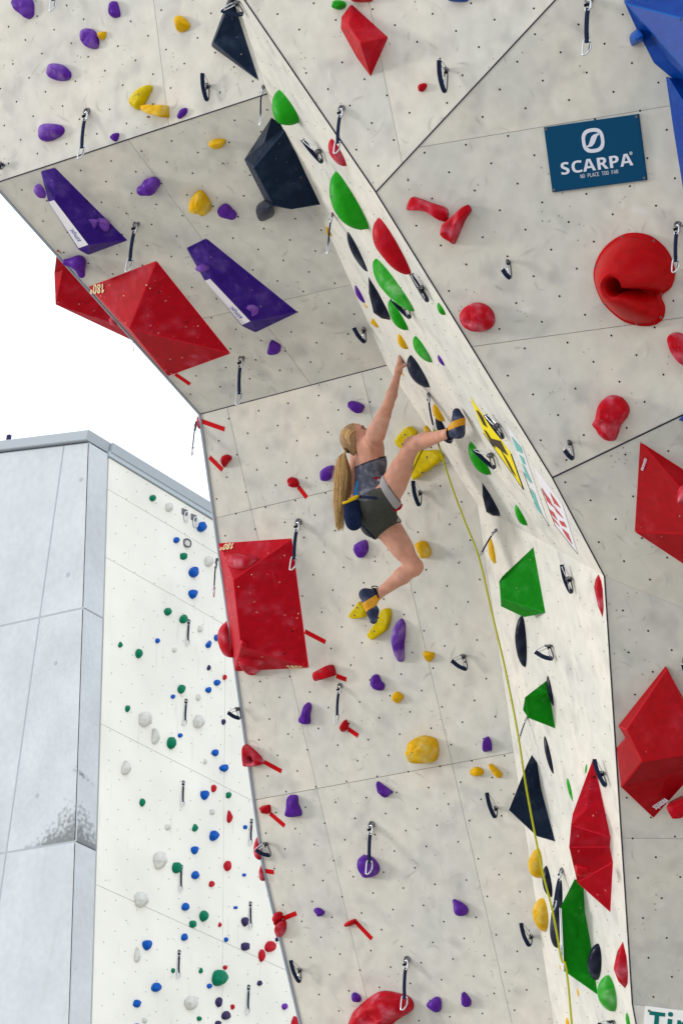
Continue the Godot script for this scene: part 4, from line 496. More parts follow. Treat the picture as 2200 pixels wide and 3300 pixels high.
	j["fore_r"] = Vector3(0.29, 0.738, 0.323)
	j["wri_r"] = Vector3(0.277, 0.947, 0.257)
	j["palm_r"] = Vector3(0.277, 1.055, 0.236)
	j["elb_l"] = Vector3(-0.261, 0.33, 0.023)
	j["wri_l"] = Vector3(-0.256, 0.158, 0.004)
	j["heel_r"] = Vector3(1.016, 0.22, 0.432)
	j["ball_r"] = Vector3(1.04, 0.293, 0.484)
	j["toe_r"] = Vector3(1.035, 0.344, 0.503)
	j["heel_l"] = Vector3(-0.251, -0.533, -0.263)
	j["mid_l"] = Vector3(-0.24, -0.587, -0.303)
	j["ball_l"] = Vector3(-0.217, -0.65, -0.331)
	j["toe_l"] = Vector3(-0.218, -0.712, -0.352)
	j["bag_top"] = Vector3(-0.054, 0.023, 0.27)
	j["bag_bot"] = Vector3(-0.085, -0.197, 0.138)
	climber(Vector3(-12.889, 11.036, -16.201), j, Vector3(0.797, 0.09, -0.598), Vector3(0.183, 0.906, 0.381), Vector3(0.576, -0.413, 0.706), Vector3(-0.676, -0.596, 0.434))

# ---------------------------------------------------------------- helpers

func thing(called: String, label: String, category: String, at := Vector3.ZERO, group := "") -> Node3D:
	var o := Node3D.new()
	o.name = called
	o.position = at
	add_child(o, true)
	tag(o, label, category, group)
	return o

func tag(o: Node, label: String, category: String, group := "") -> void:
	o.set_meta("label", label)
	o.set_meta("category", category)
	if group != "":
		o.set_meta("group", group)

func part(called: String, mesh: Mesh, m: Material, parent: Node, at := Transform3D()) -> MeshInstance3D:
	var o := MeshInstance3D.new()
	o.name = called
	o.mesh = mesh
	o.material_override = m
	o.transform = at
	parent.add_child(o, true)
	return o

func tri(st: SurfaceTool, a: Vector3, b: Vector3, c: Vector3, outward: Vector3) -> void:
	if (b - a).cross(c - a).dot(outward) > 0.0:
		var t := b
		b = c
		c = t
	var n := -(b - a).cross(c - a).normalized()
	for p in [a, b, c]:
		st.set_normal(n)
		st.add_vertex(p)

func quad(st: SurfaceTool, a: Vector3, b: Vector3, c: Vector3, d: Vector3, outward: Vector3) -> void:
	tri(st, a, b, c, outward)
	tri(st, a, c, d, outward)

func begin() -> SurfaceTool:
	var st := SurfaceTool.new()
	st.begin(Mesh.PRIMITIVE_TRIANGLES)
	return st

# a flat slab with the outline pts, its front at z1 and back at z0, with a small bevel round the front
func slab(pts: PackedVector2Array, z0: float, z1: float, uv_off := Vector2.ZERO, uv_scale := 0.2, bevel := 0.0) -> ArrayMesh:
	var st := begin()
	var p := pts
	var ar := 0.0
	for i in p.size():
		ar += p[i].cross(p[(i + 1) % p.size()])
	if ar < 0:
		p.reverse()
	var inner := p
	if bevel > 0.0:
		var off := Geometry2D.offset_polygon(p, -bevel, Geometry2D.JOIN_MITER)
		if off.size() == 1 and off[0].size() == p.size():
			inner = off[0]
			# match the start corner
			var best := 0
			for i in inner.size():
				if inner[i].distance_to(p[0]) < inner[best].distance_to(p[0]):
					best = i
			var turned := PackedVector2Array()
			for i in inner.size():
				turned.append(inner[(best + i) % inner.size()])
			inner = turned
		else:
			bevel = 0.0
	var idx := Geometry2D.triangulate_polygon(inner)
	for side in 2:
		var z := z1 if side == 0 else z0
		for t in range(0, idx.size(), 3):
			var q := [inner[idx[t]], inner[idx[t + 1]], inner[idx[t + 2]]]
			var ccw: bool = (q[1] - q[0]).cross(q[2] - q[0]) > 0
			if ccw == (side == 0):
				q = [q[0], q[2], q[1]]
			for v in q:
				st.set_normal(Vector3(0, 0, 1 if side == 0 else -1))
				st.set_uv((v + uv_off) * uv_scale)
				st.add_vertex(Vector3(v.x, v.y, z))
	for i in p.size():
		var k := (i + 1) % p.size()
		var e := p[k] - p[i]
		var o := Vector3(e.y, -e.x, 0)
		var zb := z1 - bevel
		st.set_uv((p[i] + uv_off) * uv_scale)
		quad(st, Vector3(p[i].x, p[i].y, z0), Vector3(p[k].x, p[k].y, z0), Vector3(p[k].x, p[k].y, zb), Vector3(p[i].x, p[i].y, zb), o)
		if bevel > 0.0:
			quad(st, Vector3(p[i].x, p[i].y, zb), Vector3(p[k].x, p[k].y, zb), Vector3(inner[k].x, inner[k].y, z1), Vector3(inner[i].x, inner[i].y, z1), o + Vector3(0, 0, e.length()))
	return st.commit()

func box(size: Vector3, bevel := 0.0) -> ArrayMesh:
	var h := size / 2.0
	return slab(PackedVector2Array([Vector2(-h.x, -h.y), Vector2(h.x, -h.y), Vector2(h.x, h.y), Vector2(-h.x, h.y)]), -h.z, h.z, Vector2.ZERO, 0.2, bevel)

# a tube through pts; radius may taper; flat squeezes it along the second side axis
func tube(st: SurfaceTool, pts: Array, r0: float, r1: float, sides := 8, closed := false, flat := 1.0, up := Vector3.ZERO) -> void:
	var n := pts.size()
	var rings: Array = []
	var prev := Vector3.ZERO
	for i in n:
		var a: Vector3 = pts[(i - 1 + n) % n] if (closed or i > 0) else pts[0]
		var b: Vector3 = pts[(i + 1) % n] if (closed or i < n - 1) else pts[n - 1]
		var t := (b - a).normalized()
		var s := prev
		if up != Vector3.ZERO:
			s = up.cross(t)
		elif s == Vector3.ZERO:
			s = t.cross(Vector3(0.31, 0.53, 0.79))
		s = (s - t * s.dot(t)).normalized()
		prev = s
		var w := t.cross(s)
		var r: float = lerp(r0, r1, float(i) / max(1, n - 1))
		var ring: Array = []
		for k in sides:
			var an := TAU * k / sides
			ring.append([pts[i] + s * cos(an) * r + w * sin(an) * r * flat, (s * cos(an) + w * sin(an) / max(0.2, flat)).normalized()])
		rings.append(ring)
	var last := n if closed else n - 1
	for i in last:
		var A: Array = rings[i]
		var B: Array = rings[(i + 1) % n]
		for k in sides:
			var m := (k + 1) % sides
			for v in [A[k], B[k], B[m], A[k], B[m], A[m]]:
				st.set_normal(v[1])
				st.add_vertex(v[0])
	if not closed:
		for e in 2:
			var R: Array = rings[0] if e == 0 else rings[n - 1]
			var c: Vector3 = pts[0] if e == 0 else pts[n - 1]
			var o: Vector3 = (pts[0] - pts[1]) if e == 0 else (pts[n - 1] - pts[n - 2])
			for k in sides:
				tri(st, c, R[k][0], R[(k + 1) % sides][0], o)

func tube_mesh(pts: Array, r0: float, r1: float, sides := 8, closed := false, flat := 1.0, up := Vector3.ZERO) -> ArrayMesh:
	var st := begin()
	tube(st, pts, r0, r1, sides, closed, flat, up)
	return st.commit()

func spline(pts: Array, steps: int, closed := false) -> Array:
	var o: Array = []
	var n := pts.size()
	var last := n if closed else n - 1
	for i in last:
		var p0 = pts[(i - 1 + n) % n] if (closed or i > 0) else pts[0]
		var p1 = pts[i]
		var p2 = pts[(i + 1) % n]
		var p3 = pts[(i + 2) % n] if (closed or i < n - 2) else pts[n - 1]
		for s in steps:
			o.append(p1.cubic_interpolate(p2, p0, p3, float(s) / steps))
	if not closed:
		o.append(pts[n - 1])
	return o

# ---------------------------------------------------------------- materials

func noise_bytes(size: int, freq: float, seed_: int, octaves := 4) -> PackedByteArray:
	var n := FastNoiseLite.new()
	n.seed = seed_
	n.noise_type = FastNoiseLite.TYPE_SIMPLEX_SMOOTH
	n.frequency = freq
	n.fractal_octaves = octaves
	var im := n.get_seamless_image(size, size)
	im.convert(Image.FORMAT_L8)
	return im.get_data()

func stroke(buf: PackedFloat32Array, size: int, at: Vector2, dir: float, curve: float, length: int, radius: float, amount: float) -> void:
	var p := at
	var a := dir
	for s in length:
		p += Vector2(cos(a), sin(a)) * max(1.0, radius * 0.6)
		a += curve
		var fade := sin(PI * (s + 0.5) / length) * amount
		var r := int(ceil(radius))
		for y in range(-r, r + 1):
			for x in range(-r, r + 1):
				var d := sqrt(x * x + y * y) / radius
				if d < 1.0:
					var i := posmod(int(p.y) + y, size) * size + posmod(int(p.x) + x, size)
					buf[i] = min(1.0, buf[i] + fade * (1.0 - d))

# painted plywood: faint mottling, rubber scuffs, chalk smudges and screw dots
func plywood(base: Color, size: int, seed_: int, streaks: bool, wear := 1.0) -> ImageTexture:
	var r := RandomNumberGenerator.new()
	r.seed = seed_
	var cloud := noise_bytes(size, 0.004, seed_, 4)
	var fine := noise_bytes(size, 0.03, seed_ + 1, 3)
	var patch := noise_bytes(size, 0.012, seed_ + 2, 3)
	var dark := PackedFloat32Array()
	dark.resize(size * size)
	var chalk := PackedFloat32Array()
	chalk.resize(size * size)
	for k in (160 if streaks else int(420 * wear)):
		stroke(dark, size, Vector2(r.randf(), r.randf()) * size, r.randf() * TAU, r.randf_range(-0.12, 0.12), r.randi_range(5, 20), r.randf_range(1.2, 3.0), r.randf_range(0.02, 0.13))
	for k in (0 if streaks else 130):
		stroke(dark, size, Vector2(r.randf(), r.randf()) * size, r.randf() * TAU, r.randf_range(-0.05, 0.05), r.randi_range(20, 70), r.randf_range(1.0, 1.5), r.randf_range(0.03, 0.09))
	for k in 60:
		stroke(dark, size, Vector2(r.randf(), r.randf()) * size, r.randf() * TAU, r.randf_range(-0.1, 0.1), r.randi_range(3, 8), r.randf_range(6.0, 14.0), r.randf_range(0.012, 0.05) * wear)
	for k in 90:
		stroke(chalk, size, Vector2(r.randf(), r.randf()) * size, r.randf() * TAU, r.randf_range(-0.2, 0.2), r.randi_range(3, 9), r.randf_range(3.0, 9.0), r.randf_range(0.05, 0.22))
	if streaks:
		for k in 900:
			stroke(dark, size, Vector2(r.randf(), r.randf()) * size, PI / 2 + r.randf_range(-0.06, 0.06), 0.0, r.randi_range(4, 30), r.randf_range(1.0, 1.9), r.randf_range(0.03, 0.2))
	else:
		for k in 210:
			var c := Vector2(r.randf(), r.randf()) * size
			for d in r.randi_range(1, 3):
				stroke(dark, size, c + Vector2(r.randf_range(-14, 14), r.randf_range(-14, 14)), r.randf() * TAU, 0.0, 1, r.randf_range(1.1, 1.7), r.randf_range(0.5, 0.9))
	var data := PackedByteArray()
	data.resize(size * size * 3)
	for i in size * size:
		var v := 1.0 + (cloud[i] - 128) / 128.0 * 0.035 + (fine[i] - 128) / 128.0 * 0.035
		var grey := clampf((patch[i] - 150) / 90.0, 0.0, 1.0) * 0.09 * wear
		v *= 1.0 - 0.62 * dark[i]
		v -= grey
		var c := chalk[i]
		var warm := (cloud[i] - 128) / 128.0 * 0.012
		data[i * 3] = int(clampf(lerpf(base.r * v + warm, 0.90, c), 0, 1) * 255)
		data[i * 3 + 1] = int(clampf(lerpf(base.g * v, 0.90, c), 0, 1) * 255)
		data[i * 3 + 2] = int(clampf(lerpf(base.b * v - warm + grey * 0.12, 0.92, c), 0, 1) * 255)
	var im := Image.create_from_data(size, size, false, Image.FORMAT_RGB8, data)
	im.generate_mipmaps()
	return ImageTexture.create_from_image(im)

# moulded resin or paint: a mottle of the colour, some chalk where hands and shoes have been
func resin(base: Color, chalk: float, seed_: int, size := 128, specks := 0, from := 118) -> ImageTexture:
	var n1 := noise_bytes(size, 0.02, seed_, 4)
	var n2 := noise_bytes(size, 0.07, seed_ + 9, 3)
	var data := PackedByteArray()
	data.resize(size * size * 3)
	for i in size * size:
		var v := 1.0 + (n2[i] - 128) / 128.0 * 0.10
		var c: float = chalk * clampf((n1[i] - from) / 90.0, 0.0, 1.0) * (0.55 + 0.45 * n2[i] / 255.0)
		data[i * 3] = int(clampf(lerpf(base.r * v, 0.85, c), 0, 1) * 255)
		data[i * 3 + 1] = int(clampf(lerpf(base.g * v, 0.84, c), 0, 1) * 255)
		data[i * 3 + 2] = int(clampf(lerpf(base.b * v, 0.86, c), 0, 1) * 255)
	var im := Image.create_from_data(size, size, false, Image.FORMAT_RGB8, data)
	var r := RandomNumberGenerator.new()
	r.seed = seed_
	for k in specks:
		var s := 1 if r.randf() < 0.7 else 2
		im.fill_rect(Rect2i(r.randi_range(0, size - 3), r.randi_range(0, size - 3), s, s), base.lerp(Color(0.92, 0.85, 0.75), r.randf_range(0.35, 0.9)))
	return ImageTexture.create_from_image(im)

func mat(called: String, c: Color, rough := 0.6, tex: Texture2D = null, metal := 0.0, scale := 1.0) -> StandardMaterial3D:
	var m := StandardMaterial3D.new()
	m.albedo_color = c
	m.roughness = rough
	m.metallic = metal
	m.metallic_specular = 0.22
	if tex:
		m.albedo_color = Color.WHITE
		m.albedo_texture = tex
		if scale > 0.0:
			m.uv1_triplanar = true
			m.uv1_scale = Vector3.ONE * scale
	mats[called] = m
	return m

func make_materials() -> void:
	var paint := plywood(Color(0.812, 0.80, 0.770), 1024, 11, false)
	var worn := plywood(Color(0.772, 0.763, 0.735), 1024, 47, false, 1.15)
	var birch := plywood(Color(0.835, 0.825, 0.795), 1024, 29, true)
	mat("ply", Color.WHITE, 0.72, paint, 0.0, 0.0)
	mat("ply_worn", Color.WHITE, 0.74, worn, 0.0, 0.0)
	mat("birch", Color.WHITE, 0.68, birch, 0.0, 0.0)
	mat("backing", Color(0.74, 0.725, 0.685), 0.9)
	mat("joint_white", Color(0.84, 0.835, 0.815), 0.9)
	mat("white_ply", Color.WHITE, 0.7, pale_panel(), 0.0, 0.16)
	mat("trim_dark", Color(0.20, 0.19, 0.25), 0.5)
	mat("trim_metal", Color(0.62, 0.65, 0.70), 0.4, null, 0.6)
	mat("hole", Color(0.10, 0.09, 0.095), 0.9)
	mat("hole_pale", Color(0.55, 0.55, 0.53), 0.9)
	mat("concrete", Color.WHITE, 0.85, concrete(), 0.0, 0.12)
	mat("concrete_stained", Color.WHITE, 0.9, concrete(true), 0.0, 0.0)
	mat("coping", Color(0.66, 0.69, 0.72), 0.5, null, 0.0)
	mat("band", Color(0.70, 0.74, 0.77), 0.6)
	mat("ground", Color.WHITE, 0.9, resin(Color(0.71, 0.695, 0.66), 0.15, 41, 256), 0.0, 0.2)
	var cols := {
		"purple": Color(0.33, 0.13, 0.57), "red": Color(0.69, 0.008, 0.09), "green": Color(0.10, 0.58, 0.07), "yellow": Color(0.84, 0.64, 0.0),
		"yellow_green": Color(0.80, 0.70, 0.0), "black": Color(0.085, 0.115, 0.19), "black_gloss": Color(0.085, 0.105, 0.18), "blue": Color(0.0, 0.25, 0.58)}
	var sd := 100
	for k in cols:
		sd += 7
		var gloss := 0.28 if k == "black_gloss" else 0.42
		mat(k, Color.WHITE, gloss, resin(cols[k], 0.30, sd, 128, 0, 138), 0.0, 1.7)
		mat(k + "_chalk", Color.WHITE, gloss + 0.1, resin(cols[k], 0.62, sd + 3), 0.0, 1.9)
	mat("purple_vol", Color.WHITE, 0.5, resin(Color(0.185, 0.07, 0.46), 0.40, 210, 256, 60, 146), 0.0, 0.8)
	mat("red_vol", Color.WHITE, 0.5, resin(Color(0.69, 0.010, 0.095), 0.42, 220, 256, 120, 148), 0.0, 0.7)
	mat("red_deep", Color.WHITE, 0.5, resin(Color(0.59, 0.006, 0.055), 0.18, 230, 256, 20, 146), 0.0, 0.8)
	mat("black_vol", Color.WHITE, 0.45, resin(Color(0.055, 0.115, 0.20), 0.22, 240, 256, 60, 140), 0.0, 0.8)
	mat("green_vol", Color.WHITE, 0.45, resin(Color(0.02, 0.49, 0.04), 0.45, 250, 256, 50, 146), 0.0, 0.9)
	mat("blue_vol", Color.WHITE, 0.4, resin(Color(0.0, 0.22, 0.56), 0.06, 260, 256, 10, 140), 0.0, 0.7)
	for k in ["purple_vol", "red_vol", "red_deep", "black_vol", "green_vol", "blue_vol", "red"]:
		var c: Color = {"purple_vol": Color(0.26, 0.14, 0.52), "red_vol": Color(0.80, 0.10, 0.18), "red_deep": Color(0.70, 0.02, 0.08), "black_vol": Color(0.14, 0.21, 0.31), "green_vol": Color(0.12, 0.55, 0.14), "blue_vol": Color(0.04, 0.34, 0.64), "red": Color(0.70, 0.05, 0.11)}[k]
		mat(k + "_edge", c, 0.5)
	mat("far_blue", Color.WHITE, 0.4, resin(Color(0.0, 0.30, 0.66), 0.05, 310, 64), 0.0, 2.0)
	mat("far_green", Color.WHITE, 0.4, resin(Color(0.0, 0.45, 0.33), 0.05, 311, 64), 0.0, 2.0)
	mat("far_white", Color.WHITE, 0.5, resin(Color(0.80, 0.80, 0.78), 0.1, 312, 64), 0.0, 2.0)
	mat("far_red", Color.WHITE, 0.4, resin(Color(0.70, 0.08, 0.15), 0.1, 313, 64), 0.0, 2.0)
	mat("far_dark", Color.WHITE, 0.4, resin(Color(0.20, 0.17, 0.33), 0.1, 314, 64), 0.0, 2.0)
	mat("far_purple", Color.WHITE, 0.4, resin(Color(0.42, 0.18, 0.62), 0.1, 315, 64), 0.0, 2.0)
	mat("screw", Color(0.58, 0.57, 0.57), 0.45, null, 0.5)
	mat("bolt_dark", Color(0.12, 0.11, 0.12), 0.5, null, 0.3)
	mat("steel", Color(0.80, 0.81, 0.83), 0.28, null, 0.9)
	mat("steel_dull", Color(0.40, 0.40, 0.42), 0.45, null, 0.8)
	mat("sling", Color.WHITE, 0.85, resin(Color(0.10, 0.14, 0.24), 0.08, 350, 64), 0.0, 6.0)
	mat("sling_edge", Color(0.05, 0.05, 0.09), 0.8)
	mat("purple_pale", Color.WHITE, 0.5, resin(Color(0.45, 0.27, 0.66), 0.45, 530), 0.0, 2.2)
	mat("tape", Color(0.76, 0.02, 0.06), 0.55)
	mat("sign_blue", Color(0.0, 0.25, 0.39), 0.45)
	mat("print_white", Color(0.80, 0.81, 0.86), 0.5)
	mat("board_white", Color(0.93, 0.93, 0.93), 0.5)
	mat("print_cream", Color(0.93, 0.85, 0.68), 0.6)
	mat("print_teal", Color(0.05, 0.42, 0.40), 0.5)
	mat("print_blue", Color(0.05, 0.30, 0.62), 0.5)
	mat("white_strip", Color(0.84, 0.83, 0.86), 0.4)
	mat("yellow_print", Color(0.93, 0.85, 0.10), 0.45)
	mat("dark_print", Color(0.27, 0.23, 0.20), 0.5)
	mat("white_teal", Color(0.86, 0.86, 0.87), 0.5)
	mat("pale_teal", Color(0.45, 0.72, 0.70), 0.5)
	mat("white_red", Color(0.88, 0.87, 0.90), 0.5)
	mat("red_print", Color(0.76, 0.30, 0.30), 0.5)
	mat("rope", Color.WHITE, 0.85, resin(Color(0.60, 0.60, 0.10), 0.0, 360, 64), 0.0, 14.0)
	# climber
	var skin := mat("skin", Color.WHITE, 0.52, resin(Color(0.765, 0.555, 0.475), 0.20, 370, 128), 0.0, 1.6)
	skin.subsurf_scatter_enabled = true
	skin.subsurf_scatter_strength = 0.08
	mat("top_cloth", Color.WHITE, 0.9, resin(Color(0.315, 0.33, 0.39), 0.42, 380, 128, 0, 130), 0.0, 4.5)
	mat("black_cloth", Color(0.06, 0.06, 0.08), 0.85)
	mat("shorts_cloth", Color.WHITE, 0.9, resin(Color(0.255, 0.26, 0.245), 0.06, 390, 128), 0.0, 3.0)
	mat("harness_grey", Color(0.60, 0.585, 0.60), 0.85)
	mat("harness_navy", Color(0.13, 0.15, 0.25), 0.85)
	mat("bag_cloth", Color.WHITE, 0.9, resin(Color(0.085, 0.13, 0.25), 0.05, 400, 64), 0.0, 5.0)
	mat("bag_rim", Color(0.80, 0.65, 0.10), 0.8)
	mat("shoe_navy", Color.WHITE, 0.7, resin(Color(0.17, 0.20, 0.30), 0.35, 410, 64), 0.0, 7.0)
	mat("shoe_yellow", Color.WHITE, 0.7, resin(Color(0.83, 0.57, 0.12), 0.25, 420, 64), 0.0, 7.0)
	mat("hair_light", Color.WHITE, 0.55, resin(Color(0.87, 0.73, 0.51), 0.0, 430, 64), 0.0, 5.0)
	mat("hair_mid", Color.WHITE, 0.55, resin(Color(0.75, 0.60, 0.40), 0.0, 431, 64), 0.0, 5.0)
	mat("hair_dark", Color.WHITE, 0.6, resin(Color(0.52, 0.40, 0.28), 0.0, 432, 64), 0.0, 5.0)
	mat("hair_cap", Color.WHITE, 0.6, resin(Color(0.60, 0.48, 0.36), 0.0, 433, 64), 0.0, 6.0)
	mat("eye_white", Color(0.82, 0.80, 0.78), 0.3)
	mat("eye_dark", Color(0.08, 0.06, 0.05), 0.3)
	mat("brow", Color(0.33, 0.22, 0.16), 0.8)
	mat("lip", Color(0.66, 0.36, 0.33), 0.5)
	mat("patch_red", Color(0.62, 0.02, 0.10), 0.7)
	mat("label_blue", Color(0.05, 0.52, 0.85), 0.5)

# white painted panels: almost even, faint rain streaks and rubbed patches
func pale_panel() -> ImageTexture:
	var size := 512
	var r := RandomNumberGenerator.new()
	r.seed = 17
	var a := noise_bytes(size, 0.006, 61, 4)
	var dark := PackedFloat32Array()
	dark.resize(size * size)
	for k in 120:
		stroke(dark, size, Vector2(r.randf(), r.randf()) * size, PI / 2 + r.randf_range(-0.05, 0.05), 0.0, r.randi_range(8, 30), r.randf_range(1.0, 3.0), r.randf_range(0.01, 0.05))
	for k in 60:
		stroke(dark, size, Vector2(r.randf(), r.randf()) * size, r.randf() * TAU, 0.1, r.randi_range(2, 6), r.randf_range(1.0, 2.5), r.randf_range(0.02, 0.09))
	var data := PackedByteArray()
	data.resize(size * size * 3)
	for i in size * size:
		var v := (1.0 + (a[i] - 128) / 128.0 * 0.03) * (1.0 - 0.6 * dark[i])
		data[i * 3] = int(clampf(0.90 * v, 0, 1) * 255)
		data[i * 3 + 1] = int(clampf(0.895 * v, 0, 1) * 255)
		data[i * 3 + 2] = int(clampf(0.865 * v, 0, 1) * 255)
	return ImageTexture.create_from_image(Image.create_from_data(size, size, false, Image.FORMAT_RGB8, data))

# board-marked concrete: pale, with faint clouds and a band of weather stains
func concrete(stained := false) -> ImageTexture:
	var size := 1024
	var r := RandomNumberGenerator.new()
	r.seed = 91
	var a := noise_bytes(size, 0.005, 51, 5)
	var b := noise_bytes(size, 0.05, 52, 4)
	var dark := PackedFloat32Array()
	dark.resize(size * size)
	for k in 26:
		stroke(dark, size, Vector2(r.randf(), r.randf()) * size, PI / 2 + r.randf_range(-0.1, 0.1), 0.0, r.randi_range(20, 70), r.randf_range(3, 9), r.randf_range(0.008, 0.03))
	for k in 90:
		stroke(dark, size, Vector2(r.randf(), r.randf()) * size, r.randf() * TAU, 0.0, 1, r.randf_range(1.0, 2.2), r.randf_range(0.2, 0.5))
	var data := PackedByteArray()
	data.resize(size * size * 3)
	for i in size * size:
		var v := 1.0 + (a[i] - 128) / 128.0 * 0.04 + (b[i] - 128) / 128.0 * 0.025
		v *= 1.0 - 0.5 * dark[i]
		if stained:
			# lichen and dirt gathered over the joint: metres right and up from the panel's corner point at (4.5, 0.3)
			var mx := (i % size) * 5.0 / size - 4.5
			var my := (i / size) * 5.0 / size - 0.3
			if my > -0.3 and my < 2.2:
				var reach := exp(-pow(mx / 0.75, 2.0)) * exp(-maxf(my, 0.0) / 0.55) * 1.15 + exp(-absf(my) / 0.06) * 0.30 + exp(-pow((my - 1.05 + 0.25 * mx) / 0.07, 2.0)) * exp(-pow(mx / 0.35, 2.0)) * 0.6
				var grain := (b[i] / 255.0) * 0.75 + (a[i] / 255.0) * 0.45
				v *= 1.0 - 0.34 * clampf((reach - 1.05 + grain) * 2.2, 0.0, 1.0) * clampf(reach * 2.0, 0.0, 1.0)
		data[i * 3] = int(clampf(0.765 * v, 0, 1) * 255)
		data[i * 3 + 1] = int(clampf(0.785 * v, 0, 1) * 255)
		data[i * 3 + 2] = int(clampf(0.805 * v, 0, 1) * 255)
	return ImageTexture.create_from_image(Image.create_from_data(size, size, false, Image.FORMAT_RGB8, data))

# ---------------------------------------------------------------- ground and walls

func ground() -> void:
	var pm := PlaneMesh.new()
	pm.size = Vector2(700, 700)
	var g := part("ground", pm, mats["ground"], self, Transform3D(Basis(), Vector3(0, -0.02, 0)))
	g.set_meta("kind", "structure")
	g.set_meta("label", "pale paved ground in front of the climbing walls")

func in_tower(k: String) -> Transform3D:
	return Transform3D(Basis(), -tower.position) * walls[k]

func wall_face(k: String, called: String, outline: Array, pieces: Array) -> void:
	var o := PackedVector2Array(outline)
	wall_outline[k] = o
	var face := part(called, slab(o, -0.17, -0.021), mats["backing"], tower, in_tower(k))
	var m: Material = mats["birch"] if k in ["prow", "prow_low"] else mats["ply_worn"] if k in ["face", "fold", "low"] else mats["ply"]
	var off := Vector2(rng.randf() * 5, rng.randf() * 5)
	for pc in pieces:
		part("panel", slab(PackedVector2Array(pc), -0.02, 0.0, off, 0.2, 0.0012), m, face)
		off += Vector2(1.7, 2.3)

# the quincunx of bolt holes
func bolt_grid(k: String, origin: Vector2, step: float) -> void:
	var o: PackedVector2Array
	var white := k == "white"
	if white:
		o = wall_outline["white"]
	else:
		var ins := Geometry2D.offset_polygon(wall_outline[k], -0.05)
		if ins.is_empty():
			return
		o = ins[0]
	var xf: Array = []
	var lo := Vector2(1e9, 1e9)
	var hi := Vector2(-1e9, -1e9)
	for p in o:
		lo = lo.min(p)
		hi = hi.max(p)
	var a0 := int(floor((lo.x - origin.x) / step))
	var a1 := int(ceil((hi.x - origin.x) / step))
	var b0 := int(floor((lo.y - origin.y) / step))
	var b1 := int(ceil((hi.y - origin.y) / step))
	var r := RandomNumberGenerator.new()
	r.seed = hash(k)
	for a in range(a0, a1 + 1):
		for b in range(b0, b1 + 1):
			if posmod(a + b, 2) != 0:
				continue
			var p := origin + Vector2(a, b) * step
			if Geometry2D.is_point_in_polygon(p, o) and r.randf() > 0.03:
				xf.append(Transform3D(Basis(), Vector3(p.x + r.randf_range(-0.004, 0.004), p.y + r.randf_range(-0.004, 0.004), 0.0)))
	var cm := CylinderMesh.new()
	cm.top_radius = 0.0095 if white else 0.0045 if k in ["prow", "prow_low"] else 0.0069
	cm.bottom_radius = cm.top_radius
	cm.height = 0.003
	cm.radial_segments = 10
	cm.rings = 0
	var st := begin()
	st.append_from(cm, 0, Transform3D(Basis(Vector3.RIGHT, PI / 2), Vector3.ZERO))
	var mm := MultiMesh.new()
	mm.transform_format = MultiMesh.TRANSFORM_3D
	mm.mesh = st.commit()
	mm.instance_count = xf.size()
	for i in xf.size():
		mm.set_instance_transform(i, xf[i])
	var mi := MultiMeshInstance3D.new()
	mi.name = "bolt_holes"
	mi.multimesh = mm
	mi.material_override = mats["hole_pale" if white else "hole"]
	var holder: Node = hall if white else tower
	mi.transform = Transform3D(Basis(), -holder.position) * walls[k]
	mi.set_meta("kind", "stuff")
	holder.add_child(mi, true)

func edge_trim(pts: Array, r: float, m: String) -> void:
	var q: Array = []
	for p in pts:
		q.append(p - tower.position)
	part("edge_trim", tube_mesh(q, r, r, 6), mats[m], tower)

# the outer side, back and top of the wall's body
func side_walls(edge: Array, top_right: Vector3, foot_right: Vector3) -> void:
	var back := -30.0
	for i in edge.size() - 1:
		var a: Vector3 = edge[i] - tower.position
		var b: Vector3 = edge[i + 1] - tower.position
		var zb := back - tower.position.z
		var st := begin()
		var d := Vector3(0.0, 0, -0.03)
		quad(st, a + d, b + d, Vector3(b.x, b.y, zb), Vector3(a.x, a.y, zb), Vector3(-1, 0, 0))
		quad(st, a + d + Vector3(0.12, 0, 0), b + d + Vector3(0.12, 0, 0), Vector3(b.x + 0.12, b.y, zb), Vector3(a.x + 0.12, a.y, zb), Vector3(1, 0, 0))
		part("side_panel", st.commit(), mats["white_ply"], tower)
	var top_y := 0.0
	for p in edge:
		top_y = max(top_y, p.y)
	var w: float = top_right.x - edge[0].x + 1.0
	part("back_wall", box(Vector3(w, top_y, 0.2)), mats["concrete"], tower, Transform3D(Basis(), Vector3(edge[0].x + w / 2, top_y / 2, back) - tower.position))
	part("top_cap", box(Vector3(w, 0.2, 16.0)), mats["coping"], tower, Transform3D(Basis(), Vector3(edge[0].x + w / 2, top_y + 0.35, back + 8.0) - tower.position))

# ---------------------------------------------------------------- the hall behind

